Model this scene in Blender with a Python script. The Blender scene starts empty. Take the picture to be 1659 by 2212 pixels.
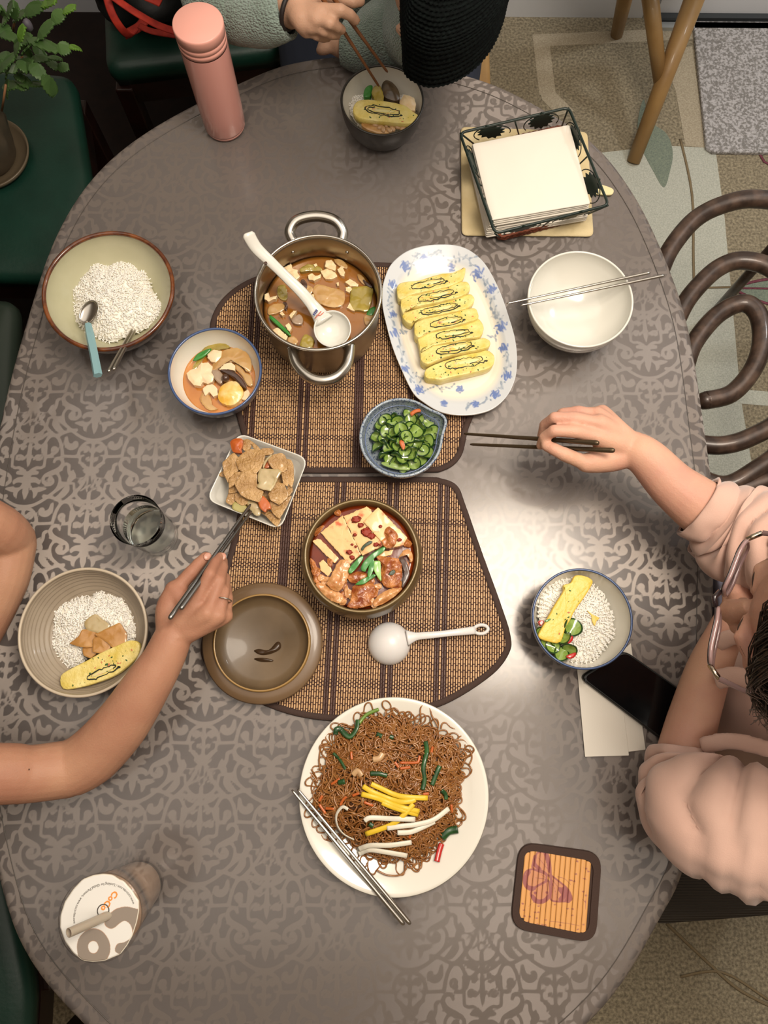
import bpy, bmesh, math, random
import numpy as np
from mathutils import Vector, Matrix, noise as mnoise
S = bpy.context.scene
COL = S.collection
random.seed(7); RNG = np.random.default_rng(7)

# ------------------------------------------------------------------ camera
F = 1661.0; CX, CY = 829.5, 1106.0; H = 1.12; TZ = 0.75
_n = np.array([815-CX, -(1490-CY), -F]); _n /= np.linalg.norm(_n)
_z = -_n; _x = np.array([1., 0, 0]); _x -= _z*_x.dot(_z); _x /= np.linalg.norm(_x); _y = np.cross(_z, _x)
RW = np.array([_x, _y, _z])                      # world <- camera
CAM = np.array([0, 0, TZ+H])
cd = bpy.data.cameras.new('camera'); cam = bpy.data.objects.new('camera', cd); COL.objects.link(cam)
M = Matrix([list(RW[0])+[0], list(RW[1])+[0], list(RW[2])+[CAM[2]], [0, 0, 0, 1]])
cam.matrix_world = M
cd.sensor_fit = 'VERTICAL'; cd.sensor_height = 36; cd.lens = F/2212*36; cd.clip_start = 0.01
S.camera = cam

# ------------------------------------------------------------------ world, light, exposure
w = bpy.data.worlds.new('world'); S.world = w; w.use_nodes = True
w.node_tree.nodes['Background'].inputs[0].default_value = (1.0, 0.90, 0.78, 1)
w.node_tree.nodes['Background'].inputs[1].default_value = 0.30
def area(name, loc, size, power, col, aim=None, sy=None):
    l = bpy.data.lights.new(name, 'AREA'); l.shape = 'DISK' if not sy else 'RECTANGLE'; l.energy = power; l.color = col; l.size = size
    if sy: l.size_y = sy
    o = bpy.data.objects.new(name, l); COL.objects.link(o); o.location = loc
    d = Vector(aim if aim else (loc[0], loc[1], 0)) - Vector(loc)
    o.rotation_euler = d.to_track_quat('-Z', 'Y').to_euler()
    return o
WARM = (1.0, 0.88, 0.74)
area('dining_lamp_light', (0.44, 0.34, 2.36), 0.62, 17, WARM, (0.2, 0.30, .75))
area('ceiling_bounce_fill', (0.1, 0.35, 2.47), 2.6, 18, (1, .91, .81), (.1, .35, 0), sy=2.4)  # added soft fill, stands in for light bounced off the ceiling
area('hall_lamp_light', (1.75, 1.45, 2.40), 0.30, 9, (.94, .97, 1))
S.view_settings.view_transform = 'Standard'; S.view_settings.look = 'None'
S.view_settings.gamma = 1; S.view_settings.exposure = 0.62; S.view_settings.use_curve_mapping = False
S.cycles.max_bounces = 16; S.cycles.transmission_bounces = 16; S.cycles.diffuse_bounces = 4; S.cycles.glossy_bounces = 4; S.cycles.transparent_max_bounces = 16
S.cycles.caustics_reflective = False
S.cycles.sample_clamp_indirect = 4
S.cycles.use_denoising = True

# ------------------------------------------------------------------ pixel -> place on a horizontal plane
def P(px, py, h=0.0):
    """the point of the photograph's pixel on the plane h above the table top"""
    d = RW @ np.array([px-CX, -(py-CY), -F]); t = (TZ+h-CAM[2])/d[2]
    return CAM + d*t
def PZ(px, py, z): return P(px, py, z-TZ)

# ------------------------------------------------------------------ materials
def srgb(h):
    if isinstance(h, str):
        h = h.lstrip('#'); c = [int(h[i:i+2], 16)/255 for i in (0, 2, 4)]
    else: c = [v/255 for v in h]
    return tuple(((v/12.92) if v <= .04045 else ((v+.055)/1.055)**2.4) for v in c) + (1,)
MATS = {}
def mat(name, col, rough=.5, metal=0, var=None, bump=None, spec=.5, coat=0, trans=0, ior=1.45, sss=0, alpha=1, aniso=0, sheen=0, sssr=(1, .4, .2)):
    """var=(scale, other colour, contrast lo, hi[, detail]); bump=(scale, strength, distance)"""
    if name in MATS: return MATS[name]
    m = bpy.data.materials.new(name); m.use_nodes = True; nt = m.node_tree; b = nt.nodes['Principled BSDF']
    b.inputs['Base Color'].default_value = srgb(col); b.inputs['Roughness'].default_value = rough
    b.inputs['Metallic'].default_value = metal; b.inputs['Specular IOR Level'].default_value = spec
    b.inputs['Coat Weight'].default_value = coat; b.inputs['Coat Roughness'].default_value = .08
    b.inputs['Transmission Weight'].default_value = trans; b.inputs['IOR'].default_value = ior
    if sss:
        b.inputs['Subsurface Weight'].default_value = sss; b.inputs['Subsurface Radius'].default_value = sssr
        b.inputs['Subsurface Scale'].default_value = .004
    b.inputs['Alpha'].default_value = alpha; b.inputs['Anisotropic'].default_value = aniso
    b.inputs['Sheen Weight'].default_value = sheen
    tc = nt.nodes.new('ShaderNodeTexCoord')
    if var:
        n = nt.nodes.new('ShaderNodeTexNoise'); n.inputs['Scale'].default_value = var[0]; n.inputs['Detail'].default_value = var[4] if len(var) > 4 else 5
        r = nt.nodes.new('ShaderNodeValToRGB'); r.color_ramp.elements[0].position = var[2]; r.color_ramp.elements[1].position = var[3]
        r.color_ramp.elements[0].color = srgb(col); r.color_ramp.elements[1].color = srgb(var[1])
        nt.links.new(tc.outputs['Object'], n.inputs['Vector']); nt.links.new(n.outputs['Fac'], r.inputs[0]); nt.links.new(r.outputs[0], b.inputs['Base Color'])
    if bump:
        n2 = nt.nodes.new('ShaderNodeTexNoise'); n2.inputs['Scale'].default_value = bump[0]; n2.inputs['Detail'].default_value = 3
        bp = nt.nodes.new('ShaderNodeBump'); bp.inputs['Strength'].default_value = bump[1]; bp.inputs['Distance'].default_value = bump[2]
        nt.links.new(tc.outputs['Object'], n2.inputs['Vector']); nt.links.new(n2.outputs['Fac'], bp.inputs['Height']); nt.links.new(bp.outputs[0], b.inputs['Normal'])
    MATS[name] = m
    return m
def attr_mat(name, base, cols, rough=.5, spec=.5, bump=None, soft=.0004, coat=0, **kw):
    """cols = [(attribute, colour, opacity)]: each attribute is a signed distance (m), negative inside the print"""
    m = mat(name, base, rough, spec=spec, bump=bump, coat=coat, **kw); nt = m.node_tree; b = nt.nodes['Principled BSDF']
    link = b.inputs['Base Color'].links
    prev = link[0].from_socket if link else None
    for at, c, op in cols:
        a = nt.nodes.new('ShaderNodeAttribute'); a.attribute_name = at
        mr = nt.nodes.new('ShaderNodeMapRange'); mr.inputs[1].default_value = soft; mr.inputs[2].default_value = -soft
        mr.inputs[3].default_value = 0; mr.inputs[4].default_value = op
        mx = nt.nodes.new('ShaderNodeMix'); mx.data_type = 'RGBA'
        nt.links.new(a.outputs['Fac'], mr.inputs[0]); nt.links.new(mr.outputs[0], mx.inputs[0])
        if prev: nt.links.new(prev, mx.inputs[6])
        else: mx.inputs[6].default_value = srgb(base)
        mx.inputs[7].default_value = srgb(c); prev = mx.outputs[2]
    nt.links.new(prev, b.inputs['Base Color'])
    return m

# ------------------------------------------------------------------ geometry
def V(*a): return np.array(a, float)
def unit(a): a = np.asarray(a, float); return a/(np.linalg.norm(a)+1e-12)
class G:
    def __init__(s): s.v = []; s.f = []; s.m = []; s.n = 0
    def add(s, vs, fs, mi=0):
        vs = np.asarray(vs, float).reshape(-1, 3); s.v.append(vs)
        s.f += [tuple(int(i)+s.n for i in f) for f in fs]; s.m += [mi]*len(fs); s.n += len(vs); return s
    def box(s, c, size, R=None, mi=0, ch=0):
        x, y, z = np.array(size)/2
        if ch <= 0:
            vs = np.array([(a*x, b*y, d*z) for a in (-1, 1) for b in (-1, 1) for d in (-1, 1)])
            fs = [(0, 1, 3, 2), (4, 6, 7, 5), (0, 4, 5, 1), (2, 3, 7, 6), (0, 2, 6, 4), (1, 5, 7, 3)]
        else:
            k = 5; vs = []; fs = []                # rounded box as stacked rounded rectangles
            out = rrect(2*x, 2*y, min(ch, x*.99, y*.99), 3)
            lv = [(-z, ch), (-z+ch*.3, ch*.3), (-z+ch, 0), (z-ch, 0), (z-ch*.3, ch*.3), (z, ch)]
            for zz, ins in lv:
                sx = (x-ins)/x; sy = (y-ins)/y
                vs += [(p[0]*sx, p[1]*sy, zz) for p in out]
            n = len(out); fs = loft_faces(n, len(lv)); fs += [tuple(range(n))[::-1], tuple(range((len(lv)-1)*n, len(lv)*n))]
            vs = np.array(vs)
        if R is not None: vs = vs @ np.asarray(R).T
        return s.add(vs+np.asarray(c), fs, mi)
    def tube(s, pts, r, n=8, closed=False, mi=0, flat=1.0, cap=True):
        pts = np.asarray(pts, float); k = len(pts); r = np.broadcast_to(np.asarray(r, float), (k,))
        T = np.empty_like(pts)
        if closed: T = np.roll(pts, -1, 0)-np.roll(pts, 1, 0)
        else: T[1:-1] = pts[2:]-pts[:-2]; T[0] = pts[1]-pts[0]; T[-1] = pts[-1]-pts[-2]
        T /= np.linalg.norm(T, axis=1)[:, None]+1e-12
        u = np.cross(T[0], (0, 0, 1)); 
        if np.linalg.norm(u) < 1e-3: u = np.cross(T[0], (0, 1, 0))
        u = unit(u); A = np.linspace(0, 2*math.pi, n, endpoint=False); vs = []
        for i in range(k):
            u = unit(u-T[i]*u.dot(T[i])); b = np.cross(T[i], u)
            vs.append(pts[i]+r[i]*(np.cos(A)[:, None]*u+flat*np.sin(A)[:, None]*b))
        vs = np.concatenate(vs); fs = loft_faces(n, k, closed)
        if not closed and cap:
            fs += [tuple(range(n))[::-1], tuple(range((k-1)*n, k*n))]
        return s.add(vs, fs, mi)
    def lathe(s, prof, n=64, c=(0, 0, 0), mi=0, rf=None, close=False):
        """prof [(r, z)]; rf(theta, r, z)->(r, z) lets the ring be lopsided"""
        A = np.linspace(0, 2*math.pi, n, endpoint=False); vs = []
        for r, z in prof:
            if rf is None: vs.append(np.stack([r*np.cos(A), r*np.sin(A), np.full(n, z)], 1))
            else:
                q = [rf(a, r, z) for a in A]; vs.append(np.array([(q[i][0]*math.cos(A[i]), q[i][0]*math.sin(A[i]), q[i][1]) for i in range(n)]))
        fs = loft_faces(n, len(prof), close); L = len(prof)
        if not close:
            if prof[0][0] < 1e-2: fs.append(tuple(range(n))[::-1])
            if prof[-1][0] < 1e-2: fs.append(tuple(range((L-1)*n, L*n)))
        return s.add(np.concatenate(vs)+np.asarray(c), fs, mi)
    def prism(s, out, z0, z1, mi=0, bev=0):
        out = np.asarray(out, float)
        if poly_area(out) < 0: out = out[::-1]
        n = len(out); c = out.mean(0)
        lv = [(z0, 0), (z1, 0)] if bev <= 0 else [(z0, 0), (z1-bev, 0), (z1-.3*bev, .35*bev), (z1, bev)]
        nr = inset_dirs(out); vs = []
        for z, i in lv: o = out-nr*i; vs += [(p[0], p[1], z) for p in o]
        fs = loft_faces(n, len(lv)); fs += [tuple(range(n))[::-1], tuple(range((len(lv)-1)*n, len(lv)*n))]
        return s.add(vs, fs, mi)
    def ico(s, c, r, sub=2, nz=0, ns=1.0, seed=0, R=None, mi=0):
        bm = bmesh.new(); bmesh.ops.create_icosphere(bm, subdivisions=sub, radius=1)
        vs = []
        for v in bm.verts:
            d = 1+nz*(mnoise.noise(v.co*ns+Vector((seed*7.3, seed*1.7, 3.1))))
            vs.append((v.co.x*d, v.co.y*d, v.co.z*d))
        fs = [tuple(l.index for l in f.verts) for f in bm.faces]; bm.free()
        vs = np.array(vs)*np.broadcast_to(np.asarray(r, float), (3,))
        if R is not None: vs = vs @ np.asarray(R).T
        return s.add(vs+np.asarray(c), fs, mi)
    def merged(s): return (np.concatenate(s.v) if s.v else np.zeros((0, 3))), s.f, s.m
def loft_faces(n, k, closed=False):
    fs = []
    for i in range(k if closed else k-1):
        a, b = i*n, ((i+1) % k)*n
        for j in range(n): fs.append((a+j, a+(j+1) % n, b+(j+1) % n, b+j))
    return fs
def poly_area(p): x, y = p[:, 0], p[:, 1]; return .5*np.sum(x*np.roll(y, -1)-y*np.roll(x, -1))
def inset_dirs(o):
    t = np.roll(o, -1, 0)-np.roll(o, 1, 0); t /= np.linalg.norm(t, axis=1)[:, None]+1e-12
    return np.stack([t[:, 1], -t[:, 0]], 1)
def rrect(w, h, r, k=5):
    p = []
    for cx, cy, a0 in ((w/2-r, h/2-r, 0), (-w/2+r, h/2-r, 90), (-w/2+r, -h/2+r, 180), (w/2-r, -h/2+r, 270)):
        for i in range(k+1):
            a = math.radians(a0+90*i/k); p.append((cx+r*math.cos(a), cy+r*math.sin(a)))
    return np.array(p)
def spline(pts, k=8, closed=False):
    p = np.asarray(pts, float); n = len(p); out = []
    for i in range(n if closed else n-1):
        if closed: a, b, c, d = p[(i-1) % n], p[i], p[(i+1) % n], p[(i+2) % n]
        else: a, b, c, d = p[max(i-1, 0)], p[i], p[i+1], p[min(i+2, n-1)]
        for t in np.arange(k)/k:
            out.append(.5*((2*b)+(-a+c)*t+(2*a-5*b+4*c-d)*t*t+(-a+3*b-3*c+d)*t**3))
    if not closed: out.append(p[-1])
    return np.array(out)
def rot(ax, deg):
    return np.array(Matrix.Rotation(math.radians(deg), 3, ax))
def rotv(v, axis, deg): return np.array(Matrix.Rotation(math.radians(deg), 3, Vector(axis))) @ v

def tag(o, label=None, cat=None, group=None, kind=None):
    if label: o['label'] = label
    if cat: o['category'] = cat
    if group: o['group'] = group
    if kind: o['kind'] = kind
    return o
def thing(name, label, cat, loc, group=None):
    o = bpy.data.objects.new(name, None); COL.objects.link(o); o.location = [float(x) for x in loc]; o.empty_display_size = .02
    return tag(o, label, cat, group)
def world_loc(o):
    v = np.array(o.location)
    while o.parent: o = o.parent; v = v+np.array(o.location)
    return v
def part(name, g, m, parent=None, loc=None, smooth=True, label=None, kind=None, attrs=None, autos=None):
    """one mesh object from world-space geometry; a list of materials follows the G's indices"""
    vs, fs, mi = g.merged() if isinstance(g, G) else g
    if parent is not None and loc is None: loc = world_loc(parent)
    if loc is None: loc = np.array([vs[:, 0].mean(), vs[:, 1].mean(), vs[:, 2].min()])
    loc = np.asarray(loc, float)
    me = bpy.data.meshes.new(name); me.from_pydata((vs-loc).tolist(), [], fs)
    for x in (m if isinstance(m, (list, tuple)) else [m]): me.materials.append(x)
    if isinstance(m, (list, tuple)): me.polygons.foreach_set('material_index', mi)
    me.polygons.foreach_set('use_smooth', [bool(smooth)]*len(me.polygons))
    if attrs:
        for k, a in attrs.items():
            at = me.attributes.new(k, 'FLOAT', 'POINT'); at.data.foreach_set('value', np.asarray(a, np.float32))
    me.update()
    if smooth and autos is not None: me.set_sharp_from_angle(angle=math.radians(autos))
    o = bpy.data.objects.new(name, me); COL.objects.link(o)
    if parent is not None: o.parent = parent
    else: o.location = loc.tolist()
    if label: o['label'] = label
    if kind: o['kind'] = kind
    return o
def solo(name, label, cat, g, m, group=None, kind=None, **k):
    return tag(part(name, g, m, **k), label, cat, group, kind)

# distance from points to strokes, for woven and printed ornament
def sdf_strokes(pts, strokes, big=.05):
    d = np.full(len(pts), big)
    for st in strokes:
        p, w = np.asarray(st[0], float), st[1]
        w = np.broadcast_to(np.asarray(w, float), (len(p),))
        for i in range(len(p)-1):
            a, b = p[i], p[i+1]; ab = b-a; L = ab.dot(ab)+1e-18
            m = (pts[:, 0] > min(a[0], b[0])-.02) & (pts[:, 0] < max(a[0], b[0])+.02) & (pts[:, 1] > min(a[1], b[1])-.02) & (pts[:, 1] < max(a[1], b[1])+.02)
            if not m.any(): continue
            q = pts[m]-a; t = np.clip((q @ ab)/L, 0, 1)
            dd = np.hypot(*(q-t[:, None]*ab).T)-(w[i]+(w[i+1]-w[i])*t)
            d[m] = np.minimum(d[m], dd)
    return d
def sdf_poly(pts, poly):
    """signed distance to a filled polygon"""
    poly = np.asarray(poly); n = len(poly); d = np.full(len(pts), 1e9); ins = np.zeros(len(pts), bool)
    for i in range(n):
        a, b = poly[i], poly[(i+1) % n]; ab = b-a; q = pts-a; t = np.clip((q @ ab)/(ab.dot(ab)+1e-18), 0, 1)
        d = np.minimum(d, np.hypot(*(q-t[:, None]*ab).T))
        c = ((a[1] > pts[:, 1]) != (b[1] > pts[:, 1]))
        with np.errstate(divide='ignore', invalid='ignore'):
            x = (b[0]-a[0])*(pts[:, 1]-a[1])/(b[1]-a[1]+1e-18)+a[0]
        ins ^= c & (pts[:, 0] < x)
    return np.where(ins, -d, d)
def spiral(cx, cy, r0, a0, turns, r1=0.25, k=14):
    """from outside in; degrees, turns signed"""
    t = np.linspace(0, 1, k); a = np.radians(a0)+t*turns*2*math.pi; r = r0*(1+(r1-1)*t)
    return np.stack([cx+r*np.cos(a), cy+r*np.sin(a)], 1)

# ================================================================== setting
m_floor = mat('speckled_tan_carpet', '#6e6554', .95, var=(150, '#a3987f', .35, .68, 6), bump=(300, .6, .004))
m_wall = mat('white_wall_paint', '#d9d6d0', .7, bump=(90, .05, .001))
m_base = mat('white_gloss_trim', '#d8dbe0', .4)
m_ceil = mat('ceiling_paint', '#dccfbd', .85)
RX0, RX1, RY0, RY1, RZ = -2.1, 2.3, -1.7, 1.95, 2.5
def struct(name, g, m, **k): o = part(name, g, m, **k); o['kind'] = 'structure'; return o
g = G().box(((RX0+RX1)/2, (RY0+RY1)/2, -.05), (RX1-RX0, RY1-RY0, .1)); floor = struct('floor', g, m_floor, smooth=False)
g = G().box(((RX0+RX1)/2, (RY0+RY1)/2, RZ+.05), (RX1-RX0, RY1-RY0, .1)); struct('ceiling', g, m_ceil, smooth=False)
g = G().box(((RX0+RX1)/2, RY1+.05, RZ/2), (RX1-RX0, .1, RZ)); struct('wall_back', g, m_wall, smooth=False)
g = G().box(((RX0+RX1)/2, RY0-.05, RZ/2), (RX1-RX0, .1, RZ)); struct('wall_front', g, mat('warm_wall_paint', '#a3937c', .8), smooth=False)
g = G().box((RX0-.05, (RY0+RY1)/2, RZ/2), (.1, RY1-RY0, RZ)); struct('wall_left', g, mat('left_wall_paint', '#8d8478', .8), smooth=False)
g = G().box((RX1+.05, (RY0+RY1)/2, RZ/2), (.1, RY1-RY0, RZ)); struct('wall_right', g, m_wall, smooth=False)
g = G().box((-.65, RY1-.012, .07), (2.85, .024, .14)); g.box((-.65, RY1-.010, .145), (2.85, .014, .014)); struct('baseboard_back', g, m_base, smooth=False)
# door at the right end of the back wall: dark sill, white leaf
g = G().box((1.52, RY1-.015, 1.05), (1.42, .03, 2.06)); d1 = struct('door_1', g, m_base, smooth=False)
g = G().box((1.52, RY1-.030, .012), (1.44, .035, .024)); part('sill_strip', g, mat('dark_metal_sill', '#4b4f52', .4, .6), d1, smooth=False)
g = G().box((1.52, RY1-.060, .006), (1.44, .02, .012)); part('sill_rail', g, mat('pale_metal_sill', '#b9bdbd', .35, .6), d1, smooth=False)
for k in range(3):
    g = G().box((1.52, RY1-.034, .45+.6*k), (1.16, .012, .42), ch=.004); part('door_panel', g, m_base, d1, smooth=False)

# printed bands and leaves of the carpet
def decal(name, pts, m, h, label=None):
    q = np.array([PZ(x, y, 0)[:2] for x, y in pts]); g = G().prism(q, -.001, h)
    return part(name, g, m, floor, smooth=False, label=label)
m_band = mat('pale_grey_carpet_pile', '#a9ab9f', .95, var=(240, '#c3c4b8', .35, .7, 6), bump=(300, .6, .004))
m_band2 = mat('cream_carpet_pile', '#9c917c', .95, var=(240, '#b9ae98', .35, .7, 6), bump=(300, .6, .004))
m_leafc = mat('green_carpet_pile', '#69746a', .95, var=(260, '#87917f', .3, .7, 6), bump=(300, .6, .004))
m_line = mat('maroon_carpet_line', '#5d2d38', .95, var=(260, '#7a4450', .3, .7, 6))
m_line2 = mat('brown_carpet_line', '#7a6d56', .95, var=(260, '#7d6c50', .3, .7, 6))
decal('pale_band', [(1300, 330), (1430, 315), (1545, 320), (1565, 470), (1600, 860), (1625, 1010), (1660, 1180), (1700, 1500), (1500, 1500), (1450, 800), (1360, 480)], m_band, .0006, 'pale grey band woven into the carpet')
decal('cream_band', [(1150, 75), (1500, 60), (1500, 85), (1175, 100), (1195, 190), (1190, 210), (1165, 205)], m_band2, .0007)
decal('cream_band', [(1430, 110), (1495, 100), (1515, 250), (1530, 320), (1480, 315), (1460, 200)], m_band2, .0008)
decal('pale_band', [(1150, 80), (1185, 80), (1200, 200), (1240, 240), (1205, 250), (1170, 215)], m_band2, .0009)
decal('pale_band', [(1590, 840), (1700, 850), (1700, 880), (1598, 872)], m_band, .0009)
lf = spline([(1390, 215), (1402, 260), (1440, 290), (1453, 330), (1447, 370), (1434, 405), (1412, 372), (1386, 320), (1377, 270)], 6, True)
decal('leaf_print', lf, m_leafc, .0013, 'grey green leaf woven into the carpet by the stool leg')
lf = spline([(1580, 622), (1640, 606), (1720, 596), (1760, 625), (1700, 665), (1640, 650)], 6, True)
decal('leaf_print', lf, m_leafc, .0013, 'grey green leaf with maroon outline behind the scrolled chair')
def dline(px, wd, m, h=.0018, name='carpet_line'):
    g = G(); q = np.array([PZ(x, y, h) for x, y in spline(px, 5)]); g.tube(q, wd, 6, flat=.25); return part(name, g, m, floor)
dline([(1580, 622), (1640, 606), (1720, 596)], .004, m_line); dline([(1580, 622), (1640, 650), (1700, 665)], .004, m_line); dline([(1580, 622), (1640, 623), (1720, 625)], .003, m_line)
dline([(1560, 50), (1640, 330), (1680, 340)], .004, m_line)
dline([(1470, 300), (1495, 420), (1498, 560), (1500, 640)], .0035, m_line2); dline([(1500, 622), (1580, 620)], .003, m_line2)
dline([(1440, 1995), (1530, 2080), (1600, 2140), (1700, 2190)], .0035, m_line2)
dline([(1470, 2110), (1560, 2100), (1660, 2160)], .003, m_line2)
# ribbed threshold mat
q = [(1497, 37), (1720, 37), (1720, 330), (1540, 328), (1526, 318)]
pts = np.array([PZ(x, y, .012)[:2] for x, y in q]); g = G().prism(spline(pts, 1, True), 0.0022, .012, bev=.003)
solo('door_mat', 'grey speckled rectangular doormat lying on the carpet by the door', 'doormat', g,
     mat('grey_loop_pile', '#85827f', .95, var=(140, '#bdbabb', .42, .6, 2), bump=(170, 1, .006)), smooth=False)

# ================================================================== table
BND = np.array([(-.58, .415), (-.56, .562), (-.528, .718), (-.474, .834), (-.388, .924), (-.252, 1.012), (-.143, 1.062), (0.0, 1.075), (.162, 1.034), (.263, .983), (.362, .906), (.425, .809), (.469, .689), (.496, .567), (.506, .411), (.509, .264), (.494, .125), (.470, -.05), (.425, -.221), (.381, -.301), (.294, -.41), (.16, -.50), (0, -.545), (-.16, -.535), (-.29, -.49), (-.385, -.421), (-.458, -.349), (-.504, -.265), (-.555, -.11), (-.582, .06), (-.588, .24)])
BS = spline(BND, 8, True); TC = np.array([-.04, .27])
_a = np.arctan2(BS[:, 1]-TC[1], BS[:, 0]-TC[0]); _r = np.hypot(*(BS-TC).T); _o = np.argsort(_a)
_a, _r = _a[_o], _r[_o]
def Rb(a): return np.interp(a, np.r_[_a-2*math.pi, _a, _a+2*math.pi], np.r_[_r, _r, _r])
def outline(inset, n=200):
    A = np.linspace(-math.pi, math.pi, n, endpoint=False); R = Rb(A)-inset
    return np.stack([TC[0]+R*np.cos(A), TC[1]+R*np.sin(A)], 1)
wood_d = mat('dark_walnut', '#35190f', .35, var=(14, '#4d2616', .4, .6), coat=.3)
tb = thing('dining_table', 'oval dining table under a grey damask cloth', 'table', (TC[0], TC[1], 0))
g = G().prism(outline(.018), .722, TZ-.0035); part('tabletop', g, wood_d, tb, smooth=False)
g = G().lathe([(.001, 0), (.05, 0), (.055, .12), (.09, .2), (.06, .35), (.05, .6), (.12, .70), (.12, .722), (.001, .722)], 32, (TC[0], TC[1], 0)); part('pedestal', g, wood_d, tb)
for a in (45, 135, 225, 315):
    p = np.array([(TC[0]+r*math.cos(math.radians(a)), TC[1]+1.2*r*math.sin(math.radians(a)), z) for r, z in ((.03, .17), (.16, .14), (.28, .05), (.36, .022))])
    g = G().tube(spline(p, 5), .022, 8); part('foot', g, wood_d, tb)

# damask ornament of the cloth: one half of the motif traced in mm, mirrored, then laid out in a half-drop
CW, CH = .1905, .2085                                  # repeat across and along the table
k_ = CW/1409.0                                         # traced units -> m (period 1409 across)
KY = CH/1540.0
def T_(pts, k=5): return spline([((x-1000)*k_, -(y)*KY) for x, y in pts], k)
st = []
def S_(pts, w=19, k=5):
    q = T_(pts, k); w = np.interp(np.linspace(0, 1, len(q)), np.linspace(0, 1, len(w)) if hasattr(w, '__len__') else [0, 1], w if hasattr(w, '__len__') else [w, w])
    w = w*.88; st.append((q, w*k_)); q2 = q.copy(); q2[:, 0] *= -1; st.append((q2, w*k_))
def SP(cx, cy, r, a0, turns, w=17, r1=.25):
    t = np.linspace(0, 1, 13); a = np.radians(a0)+t*turns*2*math.pi; rr = r*(1+(r1-1)*t)
    S_(list(zip(cx+rr*np.cos(a), cy+rr*np.sin(a))), [w*.95, w*.9, w*1.15], 2)
S_([(520, -60), (600, -10), (700, 70), (800, 150), (900, 205), (1000, 222)], 20)
S_([(1000, 240), (930, 252), (880, 290), (850, 350), (842, 415)], 21); S_([(842, 415), (760, 413), (668, 408)], 19, 2)
S_([(668, 408), (652, 320), (620, 230), (575, 175), (480, 150), (440, 175)], 21)
S_([(690, 190), (705, 270), (755, 305), (800, 290), (805, 255), (780, 250)], [20, 42, 34, 17])
S_([(1000, 240), (1000, 600)], 21, 2)
SP(925, 335, 36, 300, -1.0, 17); S_([(955, 320), (985, 360)], 17, 2)
SP(953, 440, 28, 10, 1.0, 12); S_([(905, 400), (870, 415), (868, 465), (900, 520), (965, 560)], [13, 16, 16, 20])
S_([(860, 488), (905, 500), (950, 545)], 16)
S_([(985, 570), (975, 600)], 42, 2); SP(935, 575, 32, 330, 1.05, 12)
S_([(960, 640), (920, 730), (850, 830), (760, 920), (700, 950)], [16, 20, 22, 20])
S_([(960, 635), (900, 665), (840, 670)], 9); SP(885, 705, 28, 270, 1.1, 10)
S_([(985, 640), (965, 745), (935, 790), (900, 810)], 11); S_([(1000, 748), (972, 775), (975, 815), (1000, 830)], 12)
S_([(1000, 850), (1000, 1000)], 24, 2); S_([(1000, 935), (930, 925), (880, 890), (835, 835)], 20)
S_([(845, 830), (830, 780), (820, 728), (745, 722), (660, 718)], 17, 3)
S_([(755, 740), (745, 800), (700, 860), (640, 895)], [14, 42, 40, 14])
SP(888, 955, 38, 330, -1.0, 16); S_([(920, 945), (965, 990)], 15, 2)
S_([(1000, 1010), (940, 1000), (880, 970)], 14)
S_([(990, 980), (930, 1035), (860, 1060), (790, 950), (700, 935), (600, 890), (500, 870)], [14, 18, 20, 20, 20, 20, 22])
SP(925, 1085, 34, 340, -.9, 15); SP(890, 1205, 42, 350, -.95, 17); S_([(1000, 1040), (1000, 1160)], [20, 30], 2)
S_([(1000, 1160), (1000, 1230), (1000, 1312)], [17, 30, 6]); S_([(930, 1225), (985, 1165)], 14, 2)
S_([(740, 1185), (800, 1180), (850, 1130), (855, 1060), (820, 1055)], 20); SP(730, 1105, 48, 60, .95, 20)
S_([(822, 1050), (822, 1300), (900, 1312), (960, 1345), (1000, 1395)], 18, 2)
S_([(1000, 1390), (940, 1370), (890, 1375)], [20, 34, 22]); S_([(1000, 1470), (920, 1455), (870, 1475), (865, 1500)], [40, 36, 26, 14])
S_([(1000, 1410), (1000, 1480), (1000, 1560), (1000, 1600), (1000, 1690)], [45, 52, 34, 40, 5])
S_([(975, 1500), (920, 1570), (850, 1565), (775, 1555)], [16, 18, 36, 10]); S_([(900, 1570), (890, 1620), (905, 1665)], [30, 26, 8])
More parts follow.
